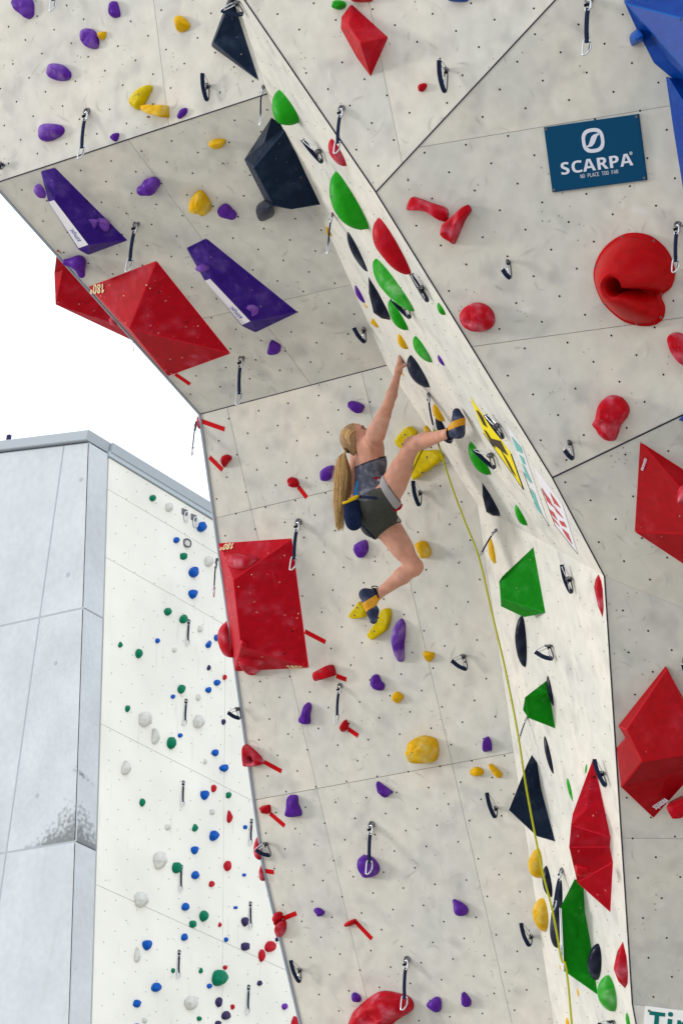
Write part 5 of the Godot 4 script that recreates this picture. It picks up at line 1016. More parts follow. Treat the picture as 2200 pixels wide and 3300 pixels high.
func far_building(corner: Vector3, zpan: float, ywall: float, tilt: float, jx: float, heights: Array, seams: Array, vj: float, rise: float) -> void:
	hall = thing("concrete_hall", "pale concrete hall with a flat coping, at the far left", "building", Vector3(corner.x, 0, corner.z))
	var top := corner.y
	var left := corner.x - 22.0
	var edge := func(y: float) -> float: return corner.x + (top - y) * tilt
	# front, facing the viewer: cast panels with open joints
	var ys: Array = [0.0]
	var hs := heights.duplicate()
	hs.sort()
	ys.append_array(hs)
	ys.append(top - 0.2)
	var core := PackedVector2Array([Vector2(left, 0), Vector2(edge.call(0.0) - 0.02, 0), Vector2(edge.call(top - 0.2) - 0.02, top - 0.2), Vector2(left, top - 0.2 + (corner.x - left) * rise)])
	var front := part("front_wall", slab(core, corner.z - 0.5, corner.z - 0.008), mats["coping"], hall, Transform3D(Basis(), -hall.position))
	var g := 0.006
	for i in ys.size() - 1:
		var y0: float = ys[i] + g
		var y1: float = ys[i + 1] - g
		var xs := [left, jx - 5.4, jx]
		for c in 3:
			var x0: float = xs[c] + g
			var pts: PackedVector2Array
			if c < 2:
				var x1: float = xs[c + 1] - g
				var lift := rise if i == ys.size() - 2 else 0.0
				pts = PackedVector2Array([Vector2(x0, y0), Vector2(x1, y0), Vector2(x1, y1 + (corner.x - x1) * lift), Vector2(x0, y1 + (corner.x - x0) * lift)])
			else:
				pts = PackedVector2Array([Vector2(x0, y0), Vector2(edge.call(y0), y0), Vector2(edge.call(y1), y1), Vector2(x0, y1 + ((corner.x - x0) * rise if i == ys.size() - 2 else 0.0))])
			var dirty: bool = c == 2 and i == 1
			var off := Vector2(4.5 - pts[1].x, 0.3 - y0) if dirty else Vector2(c * 3.1, i * 1.7)
			part("concrete_panel", slab(pts, corner.z - 0.03, corner.z, off, 0.2, 0.012), mats["concrete_stained" if dirty else "concrete"], front)
	# formwork tie holes
	var st := begin()
	for i in ys.size() - 1:
		for x in [jx - 4.1, jx - 2.7, jx - 1.3, jx + 0.45]:
			for fy in [0.22, 0.78]:
				var y: float = lerpf(ys[i], ys[i + 1], fy)
				tube(st, [Vector3(x, y, corner.z + 0.004), Vector3(x, y, corner.z - 0.02)], 0.035, 0.035, 10)
	part("tie_holes", st.commit(), mats["coping"], front).set_meta("kind", "stuff")
	# the pillar between the corner and the white wall, on the leaning side face
	var W: Transform3D = walls["white"]
	var inv := W.affine_inverse()
	var to_uv := func(y: float, z: float) -> Vector2:
		var p := Vector3(edge.call(y), y, z)
		var q := inv * p
		return Vector2(q.x, q.y)
	var here := Transform3D(Basis(), -hall.position)
	var zs := corner.z
	var py: Array = [0.0, heights.min(), heights.max(), top - 0.2]
	var pill := part("corner_pillar", slab(PackedVector2Array([to_uv.call(0.0, zs - 0.01), to_uv.call(0.0, zpan + 0.03), to_uv.call(top - 0.2, zpan + 0.03), to_uv.call(top - 0.2, zs - 0.01)]), -0.5, -0.03), mats["backing"], hall, here * W)
	for i in 3:
		var q := PackedVector2Array([to_uv.call(py[i] + 0.006, zs), to_uv.call(py[i] + 0.006, zpan + 0.02), to_uv.call(py[i + 1] - 0.006, zpan + 0.02), to_uv.call(py[i + 1] - 0.006, zs)])
		part("concrete_panel", slab(q, -0.03, 0.0, Vector2(4.5 - q[0].x, 0.3 - q[0].y) if i == 1 else Vector2(i, 4), 0.2, 0.01), mats["concrete_stained" if i == 1 else "concrete"], pill)
	# white climbing wall set into the side
	var far_z := zpan - 24.0
	var lines: Array = [0.0]
	var sv := seams.duplicate()
	sv.sort()
	lines.append(sv[0] - 2.7)
	lines.append(sv[0] - 5.4)
	lines.append_array(sv)
	lines.append(ywall)
	lines.sort()
	var full := PackedVector2Array([to_uv.call(0.0, zpan), to_uv.call(0.0, far_z), to_uv.call(ywall, far_z), to_uv.call(ywall, zpan)])
	wall_outline["white"] = full
	var white := part("white_climbing_wall", slab(full, -0.3, -0.045), mats["joint_white"], hall, here * W)
	for i in lines.size() - 1:
		var zz := [zpan, vj, vj - 5.4, vj - 10.8, far_z]
		for c in 4:
			var q := PackedVector2Array([to_uv.call(lines[i] + 0.003, zz[c] - 0.003), to_uv.call(lines[i] + 0.003, zz[c + 1] + 0.003), to_uv.call(lines[i + 1] - 0.003, zz[c + 1] + 0.003), to_uv.call(lines[i + 1] - 0.003, zz[c] - 0.003)])
			part("panel", slab(q, -0.044, 0.0, Vector2(i, c), 0.2, 0.002), mats["white_ply"], white)
	# fascia band over the white wall and the coping round the roof
	var band := PackedVector2Array([to_uv.call(ywall + 0.01, zpan + 0.02), to_uv.call(ywall + 0.01, far_z), to_uv.call(top - 0.16, far_z), to_uv.call(top - 0.16, zpan + 0.02)])
	part("fascia_band", slab(band, -0.3, 0.03, Vector2.ZERO, 0.2, 0.004), mats["band"], hall, here * W)
	part("coping_front", box(Vector3(corner.x - left + 0.1, 0.16, 0.5), 0.01), mats["coping"], hall, Transform3D(Basis(Vector3(0, 0, 1), -atan(rise)), Vector3((corner.x + left) / 2 + 0.05, top - 0.1 + (corner.x - left) * rise / 2, corner.z - 0.19) - hall.position))
	part("coping_side", box(Vector3(0.5, 0.16, 24.5), 0.01), mats["coping"], hall, Transform3D(Basis(), Vector3(corner.x - 0.18, top - 0.095, corner.z - 12.7) - hall.position))
	part("roof", box(Vector3(22, 0.1, 24)), mats["coping"], hall, Transform3D(Basis(Vector3(0, 0, 1), -atan(rise)), Vector3(corner.x - 11.2, top - 0.27 + 11.0 * rise, corner.z - 12.3) - hall.position))
	part("lightning_rod_clip", box(Vector3(0.06, 0.14, 0.06), 0.01), mats["far_dark"], hall, Transform3D(Basis(), Vector3(corner.x - 1.75, top + 0.05 + 1.75 * rise, corner.z - 0.05) - hall.position))

# ---------------------------------------------------------------- volumes and holds

func at_wall(k: String, at: Vector2) -> Transform3D:
	return walls[k] * Transform3D(Basis(), Vector3(at.x, at.y, 0.0))

func color_word(c: String) -> String:
	return c.split("_")[0]

# plywood volume: flat faces with small chamfers where they meet
func facets(pts: Array, faces: Array, e := 0.006) -> Array:
	var st := begin()
	var rim := begin()
	var core := Vector3.ZERO
	var low := 1e9
	for p in pts:
		core += p
		low = min(low, p.z)
	core /= pts.size()
	core.z = low - 0.05
	var loops: Array = []
	var norms: Array = []
	for fc in faces:
		var c := Vector3.ZERO
		for i in fc:
			c += pts[i]
		c /= fc.size()
		var n := Vector3.ZERO
		for i in fc.size():
			n += (pts[fc[i]] - c).cross(pts[fc[(i + 1) % fc.size()]] - c)
		n = n.normalized()
		var f: Array = fc.duplicate()
		if n.dot(c - core) < 0.0:
			f.reverse()
			n = -n
		loops.append(f)
		norms.append(n)
	var inset: Array = []
	var around := {}
	for k in loops.size():
		var f: Array = loops[k]
		var m := f.size()
		var ins: Array = []
		for i in m:
			var p: Vector3 = pts[f[i]]
			var d0: Vector3 = (pts[f[(i - 1 + m) % m]] - p).normalized()
			var d1: Vector3 = (pts[f[(i + 1) % m]] - p).normalized()
			var s: float = max(0.3, sqrt(max(0.0, 1.0 - pow(d0.dot(d1), 2))))
			var q: Vector3 = p + (d0 + d1) * (e / s)
			ins.append(q)
			if not around.has(f[i]):
				around[f[i]] = []
			around[f[i]].append(q)
		inset.append(ins)
		var c := Vector3.ZERO
		for q in ins:
			c += q
		c /= m
		if m == 3:
			tri(st, ins[0], ins[1], ins[2], norms[k])
		else:
			for i in m:
				tri(st, c, ins[i], ins[(i + 1) % m], norms[k])
	var edges := {}
	for k in loops.size():
		var f: Array = loops[k]
		for i in f.size():
			var a: int = f[i]
			var b: int = f[(i + 1) % f.size()]
			var key := Vector2i(min(a, b), max(a, b))
			if not edges.has(key):
				edges[key] = []
			edges[key].append([k, i])
	for key in edges:
		var u: Array = edges[key]
		var k: int = u[0][0]
		var i: int = u[0][1]
		var f: Array = loops[k]
		var m := f.size()
		var p: Vector3 = inset[k][i]
		var q: Vector3 = inset[k][(i + 1) % m]
		if u.size() > 1:
			var k2: int = u[1][0]
			var i2: int = u[1][1]
			var m2: int = loops[k2].size()
			quad(rim, p, q, inset[k2][i2], inset[k2][(i2 + 1) % m2], norms[k] + norms[k2])
		else:
			var a: Vector3 = pts[f[i]]
			var b: Vector3 = pts[f[(i + 1) % m]]
			var o: Vector3 = (a + b) / 2 - core
			o.z = 0.0
			quad(rim, p, q, b, a, norms[k] + o.normalized())
			quad(st, a, b, Vector3(b.x, b.y, low - 0.012), Vector3(a.x, a.y, low - 0.012), o)
	for v in around:
		var r: Array = around[v]
		if r.size() > 2:
			var c := Vector3.ZERO
			for q in r:
				c += q
			c /= r.size()
			var n: Vector3 = pts[v] - core
			var ax := n.cross(Vector3(0.3, 0.7, 0.2)).normalized()
			var ay := n.normalized().cross(ax)
			r.sort_custom(func(g, h): return atan2((g - c).dot(ay), (g - c).dot(ax)) < atan2((h - c).dot(ay), (h - c).dot(ax)))
			for i in r.size():
				tri(rim, c, r[i], r[(i + 1) % r.size()], n)
	return [st.commit(), rim.commit()]

func volume(k: String, col: String, at: Vector2, pts: Array, faces: Array, label: String) -> void:
	var o := thing("volume", label, "climbing volume", Vector3.ZERO, "plywood volumes on the climbing wall")
	o.name = color_word(col) + "_volume"
	o.transform = at_wall(k, at)
	var sh := facets(pts, faces)
	part("shell", sh[0], mats[col], o)
	part("worn_edge", sh[1], mats[col + "_edge"], o)
	# bolt holes and screws on the faces
	var dark := begin()
	var light := begin()
	var nd := 0
	var nl := 0
	var r := RandomNumberGenerator.new()
	r.seed = hash(label)
	for fc in faces:
		var a: Vector3 = pts[fc[0]]
		for i in range(1, fc.size() - 1):
			var u: Vector3 = pts[fc[i]] - a
			var v: Vector3 = pts[fc[i + 1]] - a
			var n := u.cross(v)
			var area := n.length() / 2
			if n.z < 0:
				n = -n
			n = n.normalized()
			for s in int(area * (16 if col != "red_deep" else 7)):
				var x := sqrt(r.randf())
				var y := r.randf() * x
				var p: Vector3 = a + u * (x - y) + v * y
				if r.randf() < 0.45:
					nd += 1
					tube(dark, [p - n * 0.01, p + n * 0.0012], 0.008, 0.008, 7)
				else:
					nl += 1
					tube(light, [p - n * 0.01, p + n * 0.0015], 0.006, 0.005, 6)
	if nd > 0:
		part("bolt_holes", dark.commit(), mats["bolt_dark"], o).set_meta("kind", "stuff")
	if nl > 0:
		part("screws", light.commit(), mats["screw"] if col != "red_vol" else mats["print_cream"], o).set_meta("kind", "stuff")
	volumes.append(o)

func bolt(parent: Node, p: Vector3, n: Vector3, s := 1.0) -> void:
	var st := begin()
	tube(st, [p - n * 0.02, p + n * 0.002], 0.0105 * s, 0.0105 * s, 10)
	var b := part("bolt", st.commit(), mats["screw"], parent)
	var st2 := begin()
	tube(st2, [p, p + n * 0.0035], 0.0066 * s, 0.0066 * s, 8)
	part("socket", st2.commit(), mats["bolt_dark"], b)

# resin hold over a closed outline; the style shapes its profile
func hold_mesh(outline: Array, h: float, style: String, seed_: int) -> Array:
	var pts: Array = []
	for i in range(0, outline.size(), 2):
		pts.append(Vector2(outline[i], outline[i + 1]))
	var n0 := pts.size()
	var ring0: Array = spline(pts, 3 if n0 > 8 else 4, true)
	if style in ["cone", "flat"]:
		# crisper corners: pull half way back to the straight outline
		var lin: Array = []
		var st0 := 3 if n0 > 8 else 4
		for i in n0:
			for s in st0:
				lin.append(pts[i].lerp(pts[(i + 1) % n0], float(s) / st0))
		for i in ring0.size():
			ring0[i] = ring0[i].lerp(lin[i], 0.78 if style == "flat" else 0.5)
	var n := ring0.size()
	var c := Vector2.ZERO
	for p in ring0:
		c += p
	c /= n
	var size := 0.0
	for p in ring0:
		size = max(size, p.distance_to(c))
	var prof: Array = []
	match style:
		"flat": prof = [[1.0, -0.01], [1.0, 0.35], [0.985, 0.72], [0.94, 0.93], [0.86, 1.0], [0.5, 1.02], [0.0, 1.03]]
		"cone": prof = [[1.0, -0.01], [0.97, 0.22], [0.86, 0.45], [0.66, 0.68], [0.42, 0.88], [0.2, 0.98], [0.0, 1.0]]
		"dish": prof = [[1.0, -0.01], [1.0, 0.10], [0.985, 0.16], [0.93, 0.18], [0.90, 0.24], [0.80, 0.62], [0.66, 0.88], [0.5, 0.98], [0.3, 0.92], [0.0, 0.80]]
		"ridge": prof = [[1.0, -0.01], [0.97, 0.30], [0.88, 0.60], [0.72, 0.80], [0.5, 0.93], [0.25, 0.99], [0.0, 1.0]]
		_: prof = [[1.0, -0.01], [0.985, 0.22], [0.94, 0.46], [0.85, 0.68], [0.70, 0.85], [0.48, 0.95], [0.24, 0.99], [0.0, 1.0]]
	var st := begin()
	st.set_smooth_group(0)
	var ang := fposmod(seed_ * 0.37, TAU)
	var ridge := Vector2(cos(ang), sin(ang))
	var verts: Array = []
	var lean := ridge.orthogonal() * size * 0.12
	for j in prof.size():
		var s: float = prof[j][0]
		var row: Array = []
		for i in n:
			var p: Vector2 = c + (ring0[i] - c) * s + lean * (1.0 - s)
			var z: float = prof[j][1] * h
			if j > 0:
				var q: Vector2 = p / max(size, 0.03)
				z += h * (0.17 * grit.get_noise_3d(q.x * 1.3 + seed_, q.y * 1.3, 3.0) + 0.06 * grit.get_noise_3d(q.x * 3.6 + seed_, q.y * 3.6, 9.0)) * (1.0 if style != "flat" else 0.15)
				if style == "ridge":
					z -= h * 0.30 * exp(-pow((p - c).dot(ridge) / (size * 0.22), 2)) * (1.0 - s * s)
			row.append(Vector3(p.x, p.y, z))
		verts.append(row)
	for j in prof.size() - 1:
		for i in n:
			for v in [verts[j][i], verts[j + 1][i], verts[j + 1][(i + 1) % n], verts[j][i], verts[j + 1][(i + 1) % n], verts[j][(i + 1) % n]]:
				st.add_vertex(v)
	for i in n:
		for v in [verts[0][i], verts[0][(i + 1) % n], Vector3(c.x, c.y, -0.01)]:
			st.add_vertex(v)
	st.index()
	st.generate_normals()
	var top: Vector3 = verts[prof.size() - 1][0]
	return [st.commit(), top, size]

func hold(k: String, col: String, at: Vector2, h: float, style: String, outline: Array, label: String) -> void:
	var sd := hash(label) % 1000
	var r := hold_mesh(outline, h, style, sd)
	var big: bool = style == "dish"
	var o := part(color_word(col) + "_hold", r[0], mats[col], self, at_wall(k, at))
	tag(o, label, "climbing hold" if not big else "climbing volume", "resin holds on the climbing wall")
	var top: Vector3 = r[1]
	if style == "flat":
		var sz: float = r[2]
		for s in [-0.42, 0.45]:
			bolt(o, Vector3(top.x + sz * s * 0.5, top.y + sz * s * 0.7, h * 1.0), Vector3(0, 0, 1), 0.8)
	elif big:
		var n := outline.size() / 2
		for i in range(1, n, 2):
			bolt(o, Vector3(outline[i * 2] * 0.955, outline[i * 2 + 1] * 0.955, h * 0.17), Vector3(0, 0, 1), 0.9)
	else:
		bolt(o, Vector3(top.x, top.y, top.z - 0.004), Vector3(0, 0, 1), clampf(float(r[2]) * 8.0, 0.5, 1.0))

# half-moon hold on the prow: a rib of length len along dir, peak height h
func lens(k: String, col: String, at: Vector2, dir: Vector2, length: float, width: float, h: float, s0: float, style: String, label: String) -> void:
	var o := MeshInstance3D.new()
	o.name = color_word(col) + "_hold"
	var side := Vector2(-dir.y, dir.x)
	var st := begin()
	var g := hash(label) % 1000
	var top := Vector3.ZERO
	var nu := 20
	var nv := 12
	var rows: Array = []
	if style == "facet":
		nu = 4
		nv = 4
	for a in nu + 1:
		var s := float(a) / nu
		if style == "facet":
			s = [0.0, s0 * 0.45, s0, s0 + (1.0 - s0) * 0.6, 1.0][a]
		# warp so that the highest point sits at s0
		var w := s / s0 * 0.5 if s < s0 else 0.5 + (s - s0) / (1.0 - s0) * 0.5
		var e: float = 1.0 - pow(absf(2.0 * w - 1.0), 2.0)
		if style == "facet":
			e = 1.0 - absf(2.0 * w - 1.0) if a != 1 and a != 3 else 0.62
		var hw := width / 2 * pow(e, 0.55)
		var hh := h * (pow(e, 0.62) if style == "lens" else e)
		var row: Array = []
		for b in nv + 1:
			var t := -1.0 + 2.0 * b / nv
			var pz := hh * pow(max(0.0, 1.0 - t * t), 0.5 if style == "lens" else 0.75)
			var p2: Vector2 = dir * (s - 0.5) * length + side * hw * t
			if style == "lens" and pz > 0.01:
				pz *= 1.0 + 0.07 * grit.get_noise_3d(s * 1.6 + g, t * 1.2, 1.0)
			row.append(Vector3(p2.x, p2.y, pz - 0.003))
			if b == nv / 2 and (a == nu / 2):
				top = row[b]
		rows.append(row)
	if style == "facet":
		for a in nu:
			for b in nv:
				var out: Vector3 = (rows[a][b] + rows[a + 1][b + 1]) / 2 + Vector3(0, 0, 0.05)
				quad(st, rows[a][b], rows[a + 1][b], rows[a + 1][b + 1], rows[a][b + 1], out)
	else:
		st.set_smooth_group(0)
		for a in nu:
			for b in nv:
				for v in [rows[a][b], rows[a + 1][b + 1], rows[a + 1][b], rows[a][b], rows[a][b + 1], rows[a + 1][b + 1]]:
					st.add_vertex(v)
		st.index()
		st.generate_normals()
		if dir.cross(side) < 0:
			pass
	o.mesh = st.commit()
	o.material_override = mats[col]
	o.transform = at_wall(k, at)
	add_child(o, true)
	tag(o, label, "climbing hold", "resin holds on the prow")
	if length > 0.18:
		var q: Vector3 = rows[int(nu * 0.3)][int(nv * 0.62)]
		bolt(o, q - Vector3(0, 0, 0.004), Vector3(0, 0, 1), clampf(length * 2.5, 0.4, 1.1))

# hold built of rounded lobes: bones are [ax, ay, az, bx, by, bz, ra, rb]
func lobed_hold(k: String, col: String, at: Vector2, bones: Array, label: String) -> void:
	var b: Array = []
	for q in bones:
		b.append([Vector3(q[0], q[1], q[2]), Vector3(q[3], q[4], q[5]), q[6], q[7], 0.035])
	var o := part(color_word(col) + "_hold", sdf_mesh(b, 0.009, 0.0, [cut(Vector3(0, 0, -1), Vector3(0, 0, -0.004))]), mats[col], self, at_wall(k, at))
	tag(o, label, "climbing hold", "resin holds on the climbing wall")
	var q0: Array = bones[0]
	bolt(o, Vector3(q0[0], q0[1], q0[2] + q0[6] - 0.004), Vector3(0, 0, 1), 0.7)

# hold bolted to a volume's face: f is the frame on that face
func volume_hold(f: Transform3D, col: String, h: float, style: String, outline: Array, label: String) -> void:
	var r := hold_mesh(outline, h, style, hash(label) % 1000)
	var o := part(color_word(col) + "_hold", r[0], mats[col], self, f)
	tag(o, label, "climbing hold", "resin holds on the volumes")
	var top: Vector3 = r[1]
	bolt(o, Vector3(top.x, top.y, top.z - 0.004), Vector3(0, 0, 1), clampf(float(r[2]) * 7.0, 0.5, 0.9))

func ring_hold(k: String, at: Vector2, hole: Vector2, outline: Array, label: String) -> void:
	var pts: Array = []
	for i in range(0, outline.size(), 2):
		pts.append(Vector2(outline[i], outline[i + 1]))
	var ring: Array = spline(pts, 4, true)
	var n := ring.size()
	var st := begin()
	st.set_smooth_group(0)
	var prof := [[1.0, -0.01], [0.97, 0.05], [0.85, 0.085], [0.62, 0.09], [0.42, 0.07], [0.36, 0.03], [0.36, -0.005]]
	for j in prof.size() - 1:
		for i in n:
			var q: Array = []
			for d in [[j, i], [j + 1, i], [j + 1, i + 1], [j, i + 1]]:
				var rr: Vector2 = ring[d[1] % n]
				var s: float = prof[d[0]][0]
				var tgt := hole + (rr - hole).normalized() * 0.03
				var p: Vector2 = rr.lerp(tgt, (1.0 - s) / 0.64)
				q.append(Vector3(p.x, p.y, prof[d[0]][1]))
			for v in [q[0], q[1], q[2], q[0], q[2], q[3]]:
				st.add_vertex(v)
	st.index()
	st.generate_normals()
	var o := part("red_hold", st.commit(), mats["red_chalk"], self, at_wall(k, at))
	tag(o, label, "climbing hold", "resin holds on the climbing wall")

# a shell that winds round a pocket: radius falls back at the notch, height climbs to the middle
func spiral_volume(k: String, at: Vector2, outline: Array, notch: Vector2, label: String) -> void:
	var o := thing("red_volume", label, "climbing volume", Vector3.ZERO, "plywood volumes on the climbing wall")
	o.transform = at_wall(k, at)
	var pts: Array = []
	for i in range(0, outline.size(), 2):
		pts.append(Vector2(outline[i], outline[i + 1]))
	var ring: Array = spline(pts, 4, true)
	var n := ring.size()
	var st := begin()
	st.set_smooth_group(0)
	var na := notch.angle()
	var rad := [1.0, 1.0, 0.94, 0.925, 0.80, 0.62, 0.45, 0.32, 0.24, 0.19, 0.16, 0.10]
	var hei := [-0.01, 0.025, 0.03, 0.045, 0.13, 0.24, 0.33, 0.385, 0.40, 0.36, 0.22, 0.05]
	var rows: Array = []
	for j in rad.size():
		var row: Array = []
		for i in n:
			var p: Vector2 = ring[i]
			var d := absf(angle_difference(p.angle(), na))
			var valley := exp(-pow(d / 0.26, 2))
			var q: Vector2 = p * rad[j]
			var z: float = hei[j]
			if j > 3:
				z *= 1.0 - 0.82 * valley
			row.append(Vector3(q.x, q.y, z))
		rows.append(row)
	for j in rad.size() - 1:
		for i in n:
			for v in [rows[j][i], rows[j + 1][i], rows[j + 1][(i + 1) % n], rows[j][i], rows[j + 1][(i + 1) % n], rows[j][(i + 1) % n]]:
				st.add_vertex(v)
	for i in n:
		for v in [rows[rad.size() - 1][i], Vector3(0, 0, 0.04), rows[rad.size() - 1][(i + 1) % n]]:
			st.add_vertex(v)
	st.index()
	st.generate_normals()
	part("shell", st.commit(), mats["red_shell"] if mats.has("red_shell") else mat("red_shell", Color.WHITE, 0.42, resin(Color(0.66, 0.0, 0.02), 0.12, 520, 256), 0.0, 0.8), o)
	for i in range(2, n, 9):
		var p: Vector2 = ring[i] * 0.962
		bolt(o, Vector3(p.x, p.y, 0.028), Vector3(0, 0, 1), 0.75)

func side_hold(col: String, e: Vector3, w: float, h: float, ht: float, label: String) -> void:
	var ol: Array = []
	for i in 9:
		var a := TAU * i / 9
		ol.append(cos(a) * w / 2 * (1.0 + 0.12 * sin(a * 2.0 + w * 30)))
		ol.append(sin(a) * h / 2)
	var r := hold_mesh(ol, ht, "dome", hash(label) % 1000)
	var o := part("red_hold", r[0], mats[col], self, Transform3D(Basis(Vector3(0, 0, 1), Vector3(0, 1, 0), Vector3(-1, 0, 0)), e + Vector3(0, 0, -w * 0.35)))
	tag(o, label, "climbing hold", "resin holds on the climbing wall")

func side_volume(at: Vector3, p: Array, label: String) -> void:
	var o := thing("red_volume", label, "climbing volume", at, "plywood volumes on the climbing wall")
	var st := begin()
	# p: top at the edge, outer top, outer bottom, tail at the edge, inner edge, ridge
	var c: Vector3 = (p[0] + p[3] + p[4]) / 3.0 + Vector3(0.2, 0, -0.2)
	var back := Vector3(0.05, 0.0, -0.9)
	for t in [[0, 1, 5], [1, 2, 5], [5, 2, 3], [5, 3, 4], [0, 5, 4]]:
		tri(st, p[t[0]], p[t[1]], p[t[2]], (p[t[0]] + p[t[1]] + p[t[2]]) / 3.0 - c)
	for e in [[0, 1], [1, 2], [2, 3]]:
		var a: Vector3 = p[e[0]]
		var b: Vector3 = p[e[1]]
		quad(st, a, b, b + Vector3(-b.x + p[0].x, 0, -0.8), a + Vector3(-a.x + p[0].x, 0, -0.8), (a + b) / 2.0 - c)
	part("shell", st.commit(), mats["red_vol"], o)

func tape(k: String, a: Vector2, b: Vector2, label: String) -> void:
	var d := (b - a).normalized()
	var s := Vector2(-d.y, d.x) * 0.019
	var c := (a + b) / 2
	var o := part("tape_strip", slab(PackedVector2Array([a - s - c, b - s * 0.95 - c, b + s - c, a + s * 0.95 - c]), -0.001, 0.0025), mats["tape"], self, at_wall(k, c))
	tag(o, label, "tape", "red tape strips on the climbing wall")

func far_hold(col: String, shape: String, at: Vector2, ax: Vector2, ay: Vector2, rot: float, label: String) -> void:
	var ol: Array = []
	var n := 10
	var a0 := deg_to_rad(rot)
	for i in n:
		var a := TAU * i / n
		var x := cos(a)
		var y := sin(a)
		match shape:
			"egg":
				x *= 1.0 - 0.25 * y
			"bean":
				x += 0.35 * (y * y - 0.4)
			"leaf":
				x *= pow(absf(x), 0.35) * 0.95
			"wedge":
				x *= 0.62 - 0.45 * y
			"block":
				var m: float = max(absf(x), absf(y))
				x = lerpf(x, x / m, 0.55) * 0.9
				y = lerpf(y, y / m, 0.45) * 0.95
		var u := x * cos(a0) + y * sin(a0)
		var v := -x * sin(a0) + y * cos(a0)
		var p := ax * 0.46 * u + ay * 0.46 * v
		ol.append(p.x)
		ol.append(p.y)
	var h: float = 0.42 * min(ax.length(), ay.length())
	var style := "cone" if shape in ["wedge", "block"] else "dome"
	if (Vector2(ol[2], ol[3]) - Vector2(ol[0], ol[1])).cross(Vector2(ol[4], ol[5]) - Vector2(ol[2], ol[3])) < 0:
		var rv: Array = []
		for i in range(n - 1, -1, -1):
			rv.append(ol[i * 2])
			rv.append(ol[i * 2 + 1])
		ol = rv
	var r := hold_mesh(ol, h, style, hash(label) % 1000)
	var o := part(("white" if col == "white" else "purple" if col in ["dark", "purple"] else col) + "_hold", r[0], mats["far_" + col], self, at_wall("white", at))
	tag(o, label, "climbing hold", "small holds on the white wall")

# ---------------------------------------------------------------- signs and lettering

func letters(text: String, height: float, font := "Droid Sans", weight := 700, depth := 0.002) -> TextMesh:
	var sf := SystemFont.new()
	sf.font_names = PackedStringArray([font])
	sf.font_weight = weight
	var t := TextMesh.new()
	t.text = text
	t.font = sf
	t.font_size = 64
	t.pixel_size = height / 64.0 * 1.38
	t.depth = depth
	t.curve_step = 2.0
	return t

func sponsor_sign(k: String, q: Array) -> void:
	var o := thing("sponsor_sign", "blue sponsor board with white lettering and round emblem on the grey wall", "sign")
	var c: Vector2 = (q[0] + q[1] + q[2] + q[3]) / 4.0
	var ux: Vector2 = ((q[1] - q[0]) + (q[2] - q[3])).normalized()
	var w: float = ((q[1] - q[0]).length() + (q[2] - q[3]).length()) / 2
	var h: float = ((q[0] - q[3]).length() + (q[1] - q[2]).length()) / 2
	o.transform = at_wall(k, c) * Transform3D(Basis(Vector3(0, 0, 1), ux.angle()), Vector3.ZERO)
	part("board", slab(PackedVector2Array([Vector2(-w, -h) / 2, Vector2(w, -h) / 2, Vector2(w, h) / 2, Vector2(-w, h) / 2]), 0.0, 0.018, Vector2.ZERO, 0.2, 0.003), mats["sign_blue"], o)
	var z := 0.0195
	var t := letters("SCARPA", h * 0.165, "Droid Sans", 700)
	var wide: float = w * 0.76 / max(0.01, t.get_aabb().size.x)
	part("lettering", t, mats["print_white"], o, Transform3D(Basis().scaled(Vector3(wide, 1.1, 1)), Vector3(0.0, -h * 0.165, z)))
	var t2 := letters("NO PLACE TOO FAR", h * 0.058, "Droid Sans Mono", 700)
	var wide2: float = w * 0.40 / max(0.01, t2.get_aabb().size.x)
	part("small_lettering", t2, mats["print_white"], o, Transform3D(Basis().scaled(Vector3(wide2, 1, 1)), Vector3(0.02 * w, -h * 0.315, z)))
	var t3 := letters("®", h * 0.05)
	part("registered_mark", t3, mats["print_white"], o, Transform3D(Basis(), Vector3(w * 0.375, -h * 0.07, z)))
	# the emblem: a rounded ring with a slanted S-shaped bar
	var ring := begin()
	var ec := Vector2(0.0, h * 0.20)
	var ew := w * 0.118
	var eh := h * 0.185
	for i in 40:
		var q4: Array = []
		for d in [[0, 1.0], [1, 1.0], [1, 0.70], [0, 0.70]]:
			var a: float = TAU * (i + d[0]) / 40.0
			var cx := signf(cos(a)) * pow(absf(cos(a)), 0.75)
			var sy := signf(sin(a)) * pow(absf(sin(a)), 0.75)
			q4.append(Vector3(ec.x + cx * ew * d[1], ec.y + sy * eh * d[1], z))
		quad(ring, q4[0], q4[1], q4[2], q4[3], Vector3(0, 0, 1))
	var b := [Vector2(-0.66, -0.50), Vector2(-0.15, -0.46), Vector2(0.10, -0.25), Vector2(0.42, 0.30), Vector2(0.70, 0.48), Vector2(0.62, 0.54), Vector2(0.10, 0.46), Vector2(-0.12, 0.30), Vector2(-0.42, -0.28), Vector2(-0.70, -0.44)]
	var poly := PackedVector2Array()
	for p in b:
		poly.append(ec + Vector2(p.x * ew, p.y * eh))
	var idx := Geometry2D.triangulate_polygon(poly)
	for i in range(0, idx.size(), 3):
		tri(ring, Vector3(poly[idx[i]].x, poly[idx[i]].y, z), Vector3(poly[idx[i + 1]].x, poly[idx[i + 1]].y, z), Vector3(poly[idx[i + 2]].x, poly[idx[i + 2]].y, z), Vector3(0, 0, 1))
	part("emblem", ring.commit(), mats["print_white"], o)
	for s in [Vector2(-1, 1), Vector2(1, 1), Vector2(1, -1), Vector2(-1, -1)]:
		var st := begin()
		tube(st, [Vector3(s.x * w * 0.478, s.y * h * 0.465, 0.01), Vector3(s.x * w * 0.478, s.y * h * 0.465, 0.021)], 0.011, 0.010, 8)
		part("screw", st.commit(), mats["steel_dull"], o)

